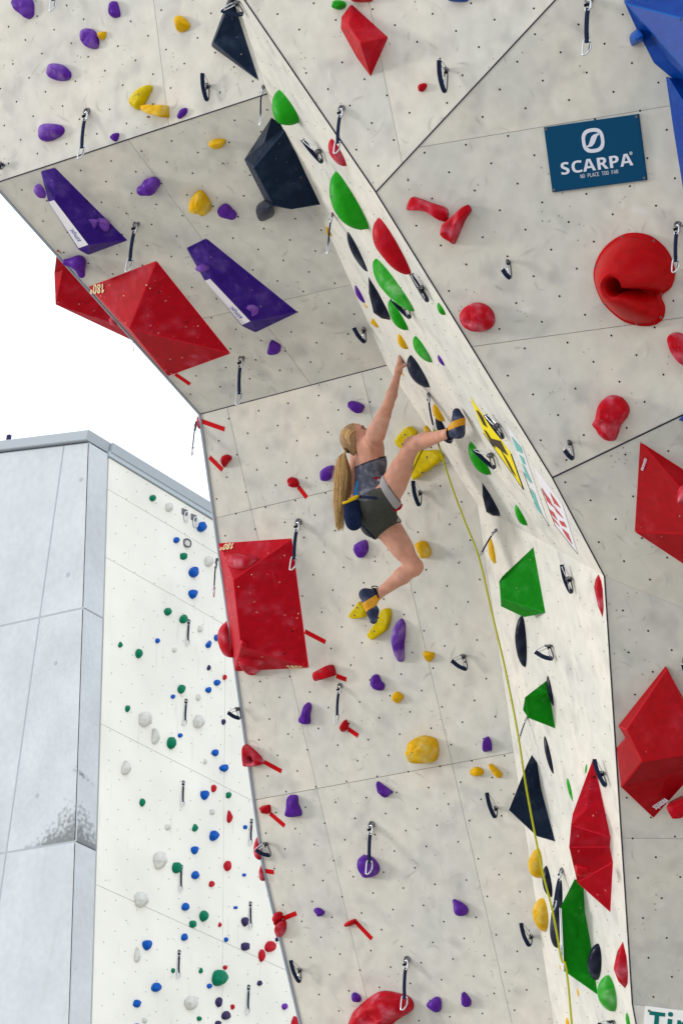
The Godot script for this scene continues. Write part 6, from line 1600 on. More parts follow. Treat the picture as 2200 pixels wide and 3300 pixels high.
func corner_sign(k: String, corner: Vector2, dir: Vector2) -> void:
	var o := thing("white_sign", "white board with dark teal lettering cut by the bottom right corner", "sign")
	o.transform = at_wall(k, corner) * Transform3D(Basis(Vector3(0, 0, 1), dir.angle()), Vector3.ZERO)
	part("board", slab(PackedVector2Array([Vector2(0, -0.55), Vector2(0.95, -0.55), Vector2(0.95, 0), Vector2(0, 0)]), 0.0, 0.015, Vector2.ZERO, 0.2, 0.002), mats["board_white"], o)
	var t := letters("Tirol", 0.158, "Droid Sans", 700)
	t.horizontal_alignment = HORIZONTAL_ALIGNMENT_LEFT
	part("lettering", t, mats["print_teal"], o, Transform3D(Basis(), Vector3(0.03, -0.112, 0.0165)))
	var st := begin()
	tube(st, [Vector3(0.03, -0.03, 0.01), Vector3(0.03, -0.03, 0.018)], 0.010, 0.009, 8)
	part("screw", st.commit(), mats["steel_dull"], o)

func flat_poly(st: SurfaceTool, a: Array, z: float) -> void:
	var p := PackedVector2Array()
	for i in range(0, a.size(), 2):
		p.append(Vector2(a[i], a[i + 1]))
	var idx := Geometry2D.triangulate_polygon(p)
	for i in range(0, idx.size(), 3):
		tri(st, Vector3(p[idx[i]].x, p[idx[i]].y, z), Vector3(p[idx[i + 1]].x, p[idx[i + 1]].y, z), Vector3(p[idx[i + 2]].x, p[idx[i + 2]].y, z), Vector3(0, 0, 1))

func sticker(kind: String, at: Vector2, outline: Array, marks: Array, label: String) -> void:
	var o := thing("banner_sticker", label, "sticker", Vector3.ZERO, "")
	o.transform = at_wall("prow", at)
	var p := PackedVector2Array()
	for i in range(0, outline.size(), 2):
		p.append(Vector2(outline[i], outline[i + 1]))
	part("sheet", slab(p, -0.001, 0.004), mats[kind], o)
	var edge: Array = []
	for v in [p[0], p[1], p[2]]:
		edge.append(Vector3(v.x, v.y, 0.003))
	part("border", tube_mesh(edge, 0.0045, 0.0045, 5), mats["eye_dark"], o)
	var st := begin()
	var m: String = {"yellow_print": "dark_print", "white_teal": "pale_teal", "white_red": "red_print"}[kind]
	for a in marks:
		flat_poly(st, a, 0.0065)
	part("lettering", st.commit(), mats[m], o)

func printed_strip(i: int, q: Array, kind: String) -> void:
	var o: Node3D = volumes[i]
	var c: Vector3 = (q[0] + q[1] + q[2] + q[3]) / 4.0
	var ux: Vector3 = ((q[2] - q[1]) + (q[3] - q[0])).normalized()
	var uz: Vector3 = ux.cross(q[1] - q[0]).normalized()
	if uz.z < 0.0:
		uz = -uz
	var uy := uz.cross(ux)
	var length: float = ((q[2] - q[1]).length() + (q[3] - q[0]).length()) / 2
	var wide: float = ((q[1] - q[0]).length() + (q[2] - q[3]).length()) / 2
	var X := Transform3D(Basis(ux, uy, uz), c)
	if kind.begins_with("simpl"):
		var st := begin()
		quad(st, q[0], q[1], q[2], q[3], uz)
		part("printed_strip", st.commit(), mats["white_strip"], o)
		var t := letters("simpl.", 0.1, "Droid Sans", 400, 0.001)
		var bx: AABB = t.get_aabb()
		var k: float = length * 0.27 / max(0.01, bx.size.x)
		var ky: float = wide * 0.62 / max(0.01, bx.size.y)
		part("lettering", t, mats["print_blue"], o, X * Transform3D(Basis(Vector3(0, 0, 1), PI).scaled(Vector3(k, ky, 1)), Vector3(length * 0.24, 0, 0.003)))
	elif kind == "logo":
		ux = ((q[1] - q[0]) + (q[2] - q[3])).normalized()
		uy = uz.cross(ux)
		var tall := wide
		wide = length
		length = tall
		var t := letters("180°", wide * 0.8, "Droid Sans", 700, 0.001)
		var k: float = length / max(0.01, t.get_aabb().size.x)
		var ky: float = wide * 0.95 / max(0.01, t.get_aabb().size.y)
		part("lettering", t, mats["print_cream"], o, Transform3D(Basis(ux, uy, uz), c + uz * 0.003) * Transform3D(Basis(Vector3(0, 0, 1), PI).scaled(Vector3(k, ky, 1)), Vector3.ZERO))
	else:
		ux = ((q[1] - q[0]) + (q[2] - q[3]))
		var along: Vector3 = ((q[2] - q[1]) + (q[3] - q[0]))
		var ax := along if along.length() > ux.length() else ux
		ax = ax.normalized()
		var ay := uz.cross(ax)
		var t := letters("SQUADRA", 0.075, "Droid Sans", 700, 0.001)
		var k: float = max(length, wide) / max(0.01, t.get_aabb().size.x)
		part("lettering", t, mats["print_white"], o, Transform3D(Basis(ax, ay, uz), c + uz * 0.003) * Transform3D(Basis().scaled(Vector3(k, k * 1.3, 1)), Vector3.ZERO))

# ---------------------------------------------------------------- quickdraws and rope

func oval(c: Vector3, up: Vector3, side: Vector3, h: float, w: float, taper := 0.0, n := 16) -> Array:
	var o: Array = []
	for i in n:
		var a := TAU * i / n
		var x := signf(cos(a)) * pow(absf(cos(a)), 0.8)
		var y := signf(sin(a)) * pow(absf(sin(a)), 0.8)
		o.append(c + up * y * h / 2 + side * x * w / 2 * (1.0 + taper * y))
	return o

# unit draw: hangs from the origin to (0, -1, 0)
func build_draw_proto() -> Node3D:
	var root := Node3D.new()
	var X := Vector3.RIGHT
	var Y := Vector3.UP
	var Z := Vector3.BACK
	# hanger: bolt head and bent plate
	var st := begin()
	tube(st, [Vector3(0.0, 0.01, -0.07), Vector3(0.0, 0.01, 0.02)], 0.035, 0.032, 8)
	tube(st, oval(Vector3(-0.01, -0.03, 0.02), Y, X, 0.13, 0.10), 0.018, 0.018, 7, true)
	part("hanger", st.commit(), mats["steel_dull"], root)
	# top carabiner with its keeper
	st = begin()
	tube(st, oval(Vector3(-0.015, -0.135, 0.03), Y, X * 0.9 + Z * 0.4, 0.19, 0.105), 0.015, 0.015, 7, true)
	var top := part("carabiner", st.commit(), mats["steel"], root)
	st = begin()
	tube(st, [Vector3(0.03, -0.11, 0.035), Vector3(0.025, -0.20, 0.035)], 0.026, 0.026, 8)
	part("gate_sleeve", st.commit(), mats["steel"], top)
	st = begin()
	tube(st, [Vector3(-0.075, -0.125, 0.03), Vector3(0.04, -0.115, 0.03)], 0.024, 0.024, 8)
	part("keeper", st.commit(), mats["sling_edge"], top)
	# sling
	st = begin()
	tube(st, spline([Vector3(-0.012, -0.19, 0.03), Vector3(-0.018, -0.33, 0.03), Vector3(-0.012, -0.55, 0.02), Vector3(0.0, -0.70, 0.01), Vector3(0.01, -0.785, 0.005)], 5), 0.036, 0.036, 10, false, 0.45, Vector3.BACK)
	part("sling", st.commit(), mats["sling"], root)
	# bottom carabiner: a D with a thin wire gate
	st = begin()
	var D := [Vector3(-0.05, -0.76, 0), Vector3(-0.055, -0.86, 0), Vector3(-0.05, -0.975, 0), Vector3(-0.025, -1.0, 0), Vector3(0.02, -0.975, 0), Vector3(0.062, -0.905, 0), Vector3(0.068, -0.86, 0), Vector3(0.055, -0.77, 0), Vector3(0.02, -0.735, 0), Vector3(-0.03, -0.735, 0)]
	tube(st, spline(D, 3, true), 0.0145, 0.0145, 7, true)
	var low := part("carabiner", st.commit(), mats["steel"], root)
	st = begin()
	tube(st, [Vector3(0.06, -0.78, 0.012), Vector3(0.045, -0.93, 0.012)], 0.009, 0.009, 6)
	part("wire_gate", st.commit(), mats["steel_dull"], low)
	return root

func hanging_draw(a: Vector3, e: Vector3, n: Vector3, label: String, small: bool) -> void:
	if draw_proto.is_empty():
		draw_proto.append(build_draw_proto())
	var o: Node3D = draw_proto[0].duplicate()
	o.name = "quickdraw"
	add_child(o, true)
	tag(o, label, "quickdraw", "quickdraws on the white wall" if small else "quickdraws hanging on the climbing wall")
	var d := e - a
	var L := d.length()
	var y := -d / L
	var z := n - y * n.dot(y)
	z = (z.normalized() + Vector3(0.6, -0.3, 0.7) * 0.5)
	z = (z - y * z.dot(y)).normalized()
	var x := y.cross(z)
	o.transform = Transform3D(Basis(x * L, y * L, z * L), a)

func folded_draw(root: Vector3, hub: Vector3, t: Vector3, b: Vector3, n: Vector3, label: String) -> void:
	var o := thing("quickdraw", label, "quickdraw", root, "quickdraws clipped back on the climbing wall")
	var h := hub - root
	var p := t - root
	var q := b - root
	var view := Vector3(0.576, -0.413, 0.706)
	var st := begin()
	tube(st, [-n * 0.01, h + n * 0.004], 0.010, 0.009, 8)
	tube(st, oval(h, n, (p - q).normalized(), 0.042, 0.032), 0.005, 0.005, 7, true)
	part("hanger", st.commit(), mats["steel_dull"], o)
	# the sling runs from the far tip round to the low end, bowed away from the hub
	var chord := q - p
	var mid := (p + q) / 2.0
	var out := mid - h
	out = (out - chord * out.dot(chord) / chord.length_squared())
	if out.length() < 0.005:
		out = n * 0.03
	var bow := out.normalized() * chord.length() * 0.10
	st = begin()
	tube(st, spline([p - (h - p) * 0.05, p + chord * 0.12 + bow * 0.5, mid + bow, q - chord * 0.12 + bow * 0.6, q], 5), 0.0155, 0.0155, 10, false, 0.5, view)
	part("sling", st.commit(), mats["sling"], o)
	# two carabiners: one from the tip back to the hanger, one from the hanger to the low end
	var pair := [[p, h, "steel", 0.022, 0.0038], [h, q, "steel_dull", 0.024, 0.0054]]
	for i in 2:
		var a: Vector3 = pair[i][0]
		var c: Vector3 = pair[i][1]
		var up: Vector3 = (c - a)
		var L: float = up.length() + 0.012
		up = up.normalized()
		var side := up.cross(view).normalized()
		var wd: float = pair[i][3]
		var th: float = pair[i][4]
		st = begin()
		tube(st, oval((a + c) / 2.0, up, side, L, wd, 0.12), th, th, 7, true)
		var k := part("carabiner", st.commit(), mats[pair[i][2]], o)
		st = begin()
		tube(st, [lerp(a, c, 0.34) + side * wd * 0.4, lerp(a, c, 0.74) + side * wd * 0.4], 0.0065 if i == 1 else 0.0022, 0.0065 if i == 1 else 0.0022, 7)
		part("gate_sleeve" if i == 1 else "wire_gate", st.commit(), mats["steel"], k)
	st = begin()
	tube(st, [h + n * 0.012 + (q - h) * 0.12, h - n * 0.012 + (q - h) * 0.12], 0.011, 0.011, 8)
	part("keeper", st.commit(), mats["sling_edge"], o)

func rope(pts: Array) -> void:
	var c: Vector3 = pts[pts.size() - 1]
	var q: Array = []
	for p in pts:
		q.append(p - c)
	var o := part("climbing_rope", tube_mesh(spline(q, 6), 0.0068, 0.0068, 8), mats["rope"], self, Transform3D(Basis(), c))
	tag(o, "olive yellow rope running from the climber through quickdraws down to the right", "rope")

func top_anchor(at: Vector2) -> void:
	var o := thing("top_anchor", "pair of steel plates with carabiners at the top of the white wall", "anchor")
	o.transform = at_wall("white", at) * Transform3D(Basis().scaled(Vector3.ONE * 0.58), Vector3.ZERO)
	for s in [-0.19, 0.19]:
		part("plate", slab(PackedVector2Array([Vector2(s - 0.12, -0.05), Vector2(s + 0.09, -0.02), Vector2(s + 0.11, 0.17), Vector2(s - 0.12, 0.13)]), 0.0, 0.02, Vector2.ZERO, 0.2, 0.004), mats["steel_dull"], o)
		var st := begin()
		tube(st, oval(Vector3(s + 0.03, -0.08, 0.05), Vector3.UP, Vector3(0.9, 0, 0.4), 0.30, 0.13), 0.018, 0.018, 7, true)
		part("carabiner", st.commit(), mats["steel"], o)

func ring_bolt(at: Vector2) -> void:
	var o := part("ring_bolt", tube_mesh(oval(Vector3(0, 0, 0.03), Vector3.UP, Vector3(0.9, 0, 0.4), 0.13, 0.12), 0.014, 0.014, 7, true), mats["steel_dull"], self, at_wall("white", at))
	tag(o, "small steel ring bolt right of a blue hold on the white wall", "bolt")

# ---------------------------------------------------------------- the climber

# A signed distance field of tapered bones joined with a smooth minimum, meshed with surface nets.
# bones: [a, b, ra, rb, k] or [c, Basis(axes scaled by radii), k]; cuts: [normal, distance] keep n.p < d
func sdf_mesh(bones: Array, cell: float, swell := 0.0, cuts: Array = []) -> ArrayMesh:
	var lo := Vector3(1e9, 1e9, 1e9)
	var hi := -lo
	var boxes: Array = []
	for b in bones:
		var bl: Vector3
		var bh: Vector3
		if b.size() == 5:
			var r: float = max(b[2], b[3]) + swell
			bl = b[0].min(b[1]) - Vector3.ONE * r
			bh = b[0].max(b[1]) + Vector3.ONE * r
		else:
			var B: Basis = b[1]
			var e := Vector3.ZERO
			for ax in 3:
				e[ax] = sqrt(pow(B.x[ax], 2) + pow(B.y[ax], 2) + pow(B.z[ax], 2)) + swell
			bl = b[0] - e
			bh = b[0] + e
		boxes.append([bl, bh])
		lo = lo.min(bl)
		hi = hi.max(bh)
	lo -= Vector3.ONE * cell * 3
	hi += Vector3.ONE * cell * 3
	var nx := int((hi.x - lo.x) / cell) + 2
	var ny := int((hi.y - lo.y) / cell) + 2
	var nz := int((hi.z - lo.z) / cell) + 2
	var F := PackedFloat32Array()
	F.resize(nx * ny * nz)
	F.fill(1.0)
	for bi in bones.size():
		var b: Array = bones[bi]
		var k: float = b[b.size() - 1]
		var pad := k + cell * 2.5
		var l: Vector3 = ((boxes[bi][0] - lo - Vector3.ONE * pad) / cell).floor().max(Vector3.ZERO)
		var h: Vector3 = ((boxes[bi][1] - lo + Vector3.ONE * pad) / cell).ceil()
		var x1: int = min(nx - 1, int(h.x))
		var y1: int = min(ny - 1, int(h.y))
		var z1: int = min(nz - 1, int(h.z))
		var capsule := b.size() == 5
		var a: Vector3 = b[0]
		var ba := Vector3.ZERO
		var bb := 1.0
		var ra := 0.0
		var rd := 0.0
		var inv := Basis()
		var rmin := 1.0
		if capsule:
			ba = b[1] - a
			bb = max(1e-9, ba.length_squared())
			ra = b[2] + swell
			rd = b[3] - b[2]
		else:
			var B: Basis = b[1]
			var s := Vector3(B.x.length() + swell, B.y.length() + swell, B.z.length() + swell)
			inv = Basis(B.x.normalized() * s.x, B.y.normalized() * s.y, B.z.normalized() * s.z).inverse()
			rmin = min(s.x, min(s.y, s.z))
		for z in range(int(l.z), z1 + 1):
			for y in range(int(l.y), y1 + 1):
				var i := (z * ny + y) * nx + int(l.x)
				for x in range(int(l.x), x1 + 1):
					var p := lo + Vector3(x, y, z) * cell
					var d: float
					if capsule:
						var pa := p - a
						var t := clampf(pa.dot(ba) / bb, 0.0, 1.0)
						d = (pa - ba * t).length() - ra - rd * t
					else:
						var q := inv * (p - a)
						var ql := q.length()
						d = (ql - 1.0) * rmin if ql < 0.5 else ql * (ql - 1.0) / max(1e-6, (inv.transposed() * q).length())
					var f := F[i]
					if k > 0.0:
						var hh := maxf(k - absf(f - d), 0.0) / k
						F[i] = minf(f, d) - hh * hh * k * 0.25
					else:
						F[i] = minf(f, d)
					i += 1
	if not cuts.is_empty():
		for z in nz:
			for y in ny:
				var i := (z * ny + y) * nx
				for x in nx:
					if F[i] < cell * 2.0:
						var p := lo + Vector3(x, y, z) * cell
						for c in cuts:
							F[i] = maxf(F[i], p.dot(c[0]) - c[1])
					i += 1
	var vid := PackedInt32Array()
	vid.resize(nx * ny * nz)
	vid.fill(-1)
	var V := PackedVector3Array()
	var N := PackedVector3Array()
	var sx := 1
	var sy := nx
	var sz := nx * ny
	var offs := [0, sx, sy, sx + sy, sz, sx + sz, sy + sz, sx + sy + sz]
	for z in nz - 1:
		for y in ny - 1:
			var i := (z * ny + y) * nx
			for x in nx - 1:
				var f0 := F[i]
				if absf(f0) < cell * 2.6:
					var inside := 0
					for o in offs:
						if F[i + o] < 0.0:
							inside += 1
					if inside > 0 and inside < 8:
						var sum := Vector3.ZERO
						var cnt := 0
						for e in 12:
							var ax := e / 4
							var m := e % 4
							var c0: int
							var base: Vector3
							var step: int
							var dv: Vector3
							if ax == 0:
								c0 = (m & 1) * sy + (m >> 1) * sz
								base = Vector3(0, m & 1, m >> 1)
								step = sx
								dv = Vector3.RIGHT
							elif ax == 1:
								c0 = (m & 1) * sx + (m >> 1) * sz
								base = Vector3(m & 1, 0, m >> 1)
								step = sy
								dv = Vector3.UP
							else:
								c0 = (m & 1) * sx + (m >> 1) * sy
								base = Vector3(m & 1, m >> 1, 0)
								step = sz
								dv = Vector3.BACK
							var fa := F[i + c0]
							var fb := F[i + c0 + step]
							if (fa < 0.0) != (fb < 0.0):
								sum += base + dv * (fa / (fa - fb))
								cnt += 1
						var g := Vector3(F[i + sx] - f0 + F[i + 7 * 0 + sx + sy] - F[i + sy], F[i + sy] - f0 + F[i + sx + sy] - F[i + sx], F[i + sz] - f0 + F[i + sx + sz] - F[i + sx])
						vid[i] = V.size()
						V.append(lo + (Vector3(x, y, z) + sum / cnt) * cell)
						N.append(g.normalized())
				i += 1
	var I := PackedInt32Array()
	for z in range(1, nz - 1):
		for y in range(1, ny - 1):
			var i := (z * ny + y) * nx + 1
			for x in range(1, nx - 1):
				if vid[i] >= 0 or absf(F[i]) < cell * 1.5:
					var f0 := F[i]
					for ax in 3:
						var st: int = [sx, sy, sz][ax]
						var u: int = [sy, sz, sx][ax]
						var v: int = [sz, sx, sy][ax]
						if (f0 < 0.0) != (F[i + st] < 0.0):
							var a := vid[i]
							var b := vid[i - u]
							var c := vid[i - u - v]
							var d := vid[i - v]
							if a >= 0 and b >= 0 and c >= 0 and d >= 0:
								if f0 < 0.0:
									I.append_array([a, b, c, a, c, d])
								else:
									I.append_array([a, c, b, a, d, c])
				i += 1
	# smooth normals from the faces
	var st2 := begin()
	st2.set_smooth_group(0)
	var sn := PackedVector3Array()
	sn.resize(V.size())
	for t in range(0, I.size(), 3):
		var fn := -(V[I[t + 1]] - V[I[t]]).cross(V[I[t + 2]] - V[I[t]])
		for c in 3:
			sn[I[t + c]] += fn
	var flip := 0.0
	for i in V.size():
		flip += sn[i].dot(N[i])
	if flip < 0.0:
		for t in range(0, I.size(), 3):
			var s := I[t + 1]
			I[t + 1] = I[t + 2]
			I[t + 2] = s
	for i in V.size():
		sn[i] = (sn[i] * (1.0 if flip >= 0.0 else -1.0)).normalized()
	var arr: Array = []
	arr.resize(Mesh.ARRAY_MAX)
	arr[Mesh.ARRAY_VERTEX] = V
	arr[Mesh.ARRAY_NORMAL] = sn
	arr[Mesh.ARRAY_INDEX] = I
	var am := ArrayMesh.new()
	am.add_surface_from_arrays(Mesh.PRIMITIVE_TRIANGLES, arr)
	return am

func cut(n: Vector3, p: Vector3) -> Array:
	return [n.normalized(), n.normalized().dot(p)]

func climber(base: Vector3, j: Dictionary, R: Vector3, U: Vector3, T: Vector3, wall_n: Vector3) -> void:
	var o := thing("person", "climber in grey top and dark shorts, long blond ponytail, one arm reaching up", "person", base)
	# trunk and limbs
	var trunk := [
		[j["neck"], j["chest"], 0.050, 0.085, 0.03],
		[j["chest"], j["rib"], 0.088, 0.100, 0.05],
		[j["rib"], j["waist"], 0.102, 0.094, 0.05],
		[j["waist"], j["belly"], 0.094, 0.104, 0.05],
		[j["belly"], j["pelvis"], 0.106, 0.118, 0.05],
		[j["chest"], j["sh_r"], 0.078, 0.058, 0.05],
		[j["chest"], j["sh_l"], 0.078, 0.058, 0.05],
		[j["but_r"], j["but_l"], 0.108, 0.110, 0.05],
		[lerp(j["chest"], j["sh_r"], 0.35) + T * 0.048 - U * 0.02, j["rib"] + T * 0.05 + R * 0.03, 0.040, 0.034, 0.03],
		[j["sh_r"] + U * 0.012, lerp(j["sh_r"], j["elb_r"], 0.3), 0.058, 0.048, 0.03],
	]
	var legs := [
		[j["hip_r"], j["knee_r"], 0.094, 0.056, 0.05],
		[lerp(j["hip_r"], j["knee_r"], 0.25), lerp(j["hip_r"], j["knee_r"], 0.55) - U * 0.008, 0.088, 0.078, 0.04],
		[j["hip_l"], j["knee_l"], 0.098, 0.060, 0.05],
		[lerp(j["hip_l"], j["knee_l"], 0.3), lerp(j["hip_l"], j["knee_l"], 0.6), 0.086, 0.078, 0.04],
	]
	var low := [
		[j["knee_r"], j["knee_r"] + (j["ank_r"] - j["knee_r"]) * 0.12, 0.056, 0.054, 0.03],
		[j["knee_r"], j["calf_r"], 0.052, 0.055, 0.03],
		[j["calf_r"] - U * 0.008, j["ank_r"], 0.055, 0.034, 0.03],
		[j["ank_r"], j["heel_r"], 0.034, 0.034, 0.02],
		[j["knee_l"] + R * 0.012 - U * 0.012, j["knee_l"] + R * 0.004 - U * 0.03, 0.046, 0.042, 0.03],
		[j["knee_l"], j["calf_l"], 0.057, 0.060, 0.03],
		[j["calf_l"], j["ank_l"], 0.060, 0.036, 0.03],
		[j["ank_l"], j["mid_l"], 0.036, 0.034, 0.02],
	]
	var arms := [
		[j["sh_r"], j["elb_r"], 0.058, 0.040, 0.045],
		[lerp(j["sh_r"], j["elb_r"], 0.25), lerp(j["sh_r"], j["elb_r"], 0.65), 0.050, 0.044, 0.03],
		[j["elb_r"], j["fore_r"], 0.039, 0.040, 0.02],
		[j["fore_r"], j["wri_r"], 0.040, 0.0245, 0.02],
		[j["sh_l"], j["elb_l"], 0.055, 0.038, 0.04],
		[j["elb_l"], j["wri_l"], 0.038, 0.026, 0.02],
	]
	# head frame: F towards the face, C to the crown, S to her right side (towards the viewer)
	var F := (R * 0.70 + U * 0.69 - T * 0.18).normalized()
	var S := (T - F * T.dot(F)).normalized()
	var C := S.cross(F).normalized()
	if C.dot(R) > 0.0:
		C = -C
	var ear: Vector3 = j["head_c"]
	var hc := ear - S * 0.073
	var h := func(f: float, c: float, s: float) -> Vector3: return hc + F * f + C * c + S * s
	var skull := [h.call(0.012, 0.040, 0.0), Basis(F * 0.094, C * 0.078, S * 0.072), 0.02]
	var head := [
		skull,
		[h.call(0.058, 0.0, 0.0), Basis(F * 0.052, C * 0.078, S * 0.056), 0.03],
		[h.call(0.030, -0.045, 0.030), h.call(0.080, -0.080, 0.010), 0.026, 0.018, 0.03],
		[h.call(0.030, -0.045, -0.030), h.call(0.080, -0.080, -0.010), 0.026, 0.018, 0.03],
		[h.call(0.106, 0.016, 0.0), h.call(0.123, -0.022, 0.0), 0.008, 0.012, 0.014],
		[h.call(0.100, 0.034, 0.028), h.call(0.106, 0.032, -0.028), 0.012, 0.012, 0.015],
		[h.call(0.104, -0.050, 0.010), h.call(0.104, -0.050, -0.010), 0.011, 0.011, 0.012],
		[h.call(0.072, -0.006, 0.040), h.call(0.062, -0.030, 0.042), 0.020, 0.018, 0.02],
		[h.call(-0.02, -0.03, 0.0), lerp(h.call(-0.02, -0.03, 0.0), j["neck"], 0.9), 0.052, 0.056, 0.03],
	]
	var body: Array = []
	body.append_array(trunk)
	body.append_array(legs)
	body.append_array(low)
	body.append_array(arms)
	body.append([h.call(-0.015, -0.03, 0.0), j["neck"], 0.050, 0.056, 0.03])
	var skin: Material = mats["skin"]
	# one surface: the body on a coarse grid, head and hands on finer grids
	var st := begin()
	st.append_from(sdf_mesh(body, 0.0105), 0, Transform3D())
	st.append_from(sdf_mesh(head, 0.0048), 0, Transform3D())
	st.append_from(hand_right(j, R, U, T, wall_n), 0, Transform3D())
	st.append_from(hand_left(j, R, U, T), 0, Transform3D())
	# ear
	var er := begin()
	ear = ear + S * 0.006
	tube(er, spline([ear + C * 0.026 + F * 0.004, ear + C * 0.024 - F * 0.016, ear - F * 0.022, ear - C * 0.022 - F * 0.014, ear - C * 0.034 + F * 0.002, ear - C * 0.020 + F * 0.010], 4), 0.0078, 0.0062, 7)
	tube(er, [ear - S * 0.008, ear + S * 0.001 - F * 0.004], 0.018, 0.014, 9)
	st.append_from(er.commit(), 0, Transform3D())
	part("body", st.commit(), skin, o)
	# face details
	for s in [1.0, -1.0]:
		var e: Vector3 = h.call(0.094, 0.012, 0.034 * s)
		var eye := part("eye", sdf_mesh([[e, Basis(F * 0.010, C * 0.0072, S * 0.014), 0.0]], 0.003), mats["eye_white"], o)
		var look: Vector3 = (F + S * s * 0.35).normalized()
		part("iris", sdf_mesh([[e + look * 0.0065, Basis(F * 0.006, C * 0.0072, S * 0.0075), 0.0]], 0.0024), mats["eye_dark"], eye)
		var lid := begin()
		tube(lid, spline([e - F * 0.010 + S * s * 0.017 + C * 0.002, e + F * 0.005 + S * s * 0.011 + C * 0.0085, e + F * 0.010 + C * 0.009, e + F * 0.009 - S * s * 0.012 + C * 0.002], 4), 0.0032, 0.0028, 6)
		part("eyelashes", lid.commit(), mats["eye_dark"], o)
		var bw := begin()
		tube(bw, spline([e - F * 0.012 + S * s * 0.022 + C * 0.016, e + F * 0.012 + S * s * 0.010 + C * 0.026, e + F * 0.019 - S * s * 0.014 + C * 0.021], 4), 0.0032, 0.0042, 6)
		part("eyebrow", bw.commit(), mats["brow"], o)
	var lp := begin()
	tube(lp, spline([h.call(0.100, -0.046, 0.021), h.call(0.113, -0.045, 0.006), h.call(0.113, -0.045, -0.006), h.call(0.100, -0.046, -0.021)], 4), 0.0045, 0.0045, 6)
	part("lips", lp.commit(), mats["lip"], o)
	# hair: a cap drawn back to the tie, then the ponytail
	var tie: Vector3 = h.call(-0.092, -0.002, 0.0)
	var cap := part("hair", sdf_mesh([
		[h.call(0.008, 0.044, 0.0), Basis(F * 0.100, C * 0.083, S * 0.078), 0.0],
		[h.call(-0.03, 0.01, 0.0), Basis(F * 0.072, C * 0.080, S * 0.074), 0.03],
		[h.call(-0.03, -0.03, 0.0), h.call(-0.05, -0.055, 0.0), 0.056, 0.045, 0.03],
		[h.call(-0.05, 0.0, 0.0), tie, 0.05, 0.022, 0.03]], 0.0055, 0.0, [
		cut(F * 0.73 - C * 0.68, h.call(-0.002, 0.012, 0.0))]), mats["hair_cap"], o)
	# combed strands over the cap
	var r := RandomNumberGenerator.new()
	r.seed = 8
	for tone in ["hair_light", "hair_mid", "hair_dark"]:
		var hs := begin()
		for k in 170:
			var a := r.randf_range(-1.62, 1.62)
			var t := 0.12
			while t > 0.03:
				var ff := (0.68 * (0.044 + t * cos(a)) - 0.0096) / 0.73
				if pow((ff - 0.008) / 0.101, 2) + pow(t * cos(a) / 0.084, 2) + pow(t * sin(a) / 0.079, 2) <= 1.0:
					break
				t -= 0.002
			var root: Vector3 = h.call((0.68 * (0.044 + t * cos(a)) - 0.0096) / 0.73, 0.044 + t * cos(a), t * sin(a))
			var m1: Vector3 = h.call(-0.018, 0.044 + 0.0825 * cos(a), 0.0785 * sin(a))
			var m2: Vector3 = h.call(-0.064, 0.012 + 0.0735 * cos(a), 0.0685 * sin(a))
			tube(hs, spline([root, m1, m2, tie + S * 0.014 * sin(a) + C * 0.014 * cos(a)], 5), 0.0016, 0.0019, 4)
		part("hair_strands", hs.commit(), mats[tone], cap).set_meta("kind", "stuff")
	var tieb := begin()
	tube(tieb, oval(tie - F * 0.008, C, S, 0.05, 0.05), 0.008, 0.008, 7, true)
	part("hair_tie", tieb.commit(), mats["black_cloth"], o)
	var tail_dir: Array = []
	var tip: Vector3 = tie - U * 0.575 - R * 0.055 + T * 0.02
	for tone in ["hair_light", "hair_mid", "hair_dark"]:
		var hs := begin()
		for k in 150:
			var ang := r.randf() * TAU
			var rad := sqrt(r.randf())
			if k > 138:
				rad *= 1.35
			var w := R * cos(ang) * rad + T * sin(ang) * rad
			var start: Vector3 = tie - F * 0.012 + (C * cos(ang) + S * sin(ang)) * 0.016 * rad
			var p1: Vector3 = tie - F * 0.045 - U * 0.03 + w * 0.028
			var dk: float = 1.0 if tone == "hair_dark" else 0.0
			var p2: Vector3 = lerp(tie, tip, 0.33) - R * 0.012 + w * (0.056 - 0.008 * dk) + R * (0.022 * dk - 0.006) + R * r.randf_range(-0.005, 0.005)
			var p3: Vector3 = lerp(tie, tip, 0.68) - R * 0.008 + w * 0.048 + R * (0.018 * dk - 0.004) + R * r.randf_range(-0.008, 0.008)
			var p4: Vector3 = tip + w * 0.028 + U * r.randf_range(-0.035, 0.12) + R * r.randf_range(-0.006, 0.006)
			var th := r.randf_range(0.0017, 0.0032) if k <= 138 else 0.0011
			tube(hs, spline([start, p1, p2, p3, p4], 6), th, th * 0.35, 5)
		part("ponytail", hs.commit(), mats[tone], o).set_meta("kind", "stuff")
	# top: body swelled a little, cut at the back neckline and at the waist
	var up: Vector3 = (j["chest"] - j["waist"]).normalized()
	var neckline: Vector3 = j["rib"] + U * 0.012
	var topb: Array = [trunk[1], trunk[2], trunk[3], trunk[4], trunk[7]]
	var neck_cut := cut(U * 1.0 - R * 0.36 - T * 0.05, neckline)
	var thigh: Vector3 = (j["knee_r"] - j["hip_r"]).normalized()
	var shirt := part("top", sdf_mesh(topb, 0.0085, 0.009, [neck_cut, cut(-up, j["belly"] - up * 0.05)]), mats["top_cloth"], o)
	part("top_hem", sdf_mesh(topb, 0.007, 0.0095, [neck_cut, cut(-(U * 1.0 - R * 0.36 - T * 0.05), neckline - U * 0.016)]), mats["black_cloth"], shirt)
	# straps crossing to the far shoulder
	var sp := begin()
	tube(sp, spline([neckline - R * 0.02 + T * 0.103 + U * 0.005, neckline + R * 0.03 + T * 0.109 + U * 0.012, neckline + R * 0.075 + T * 0.085 + U * 0.03], 5), 0.006, 0.005, 6)
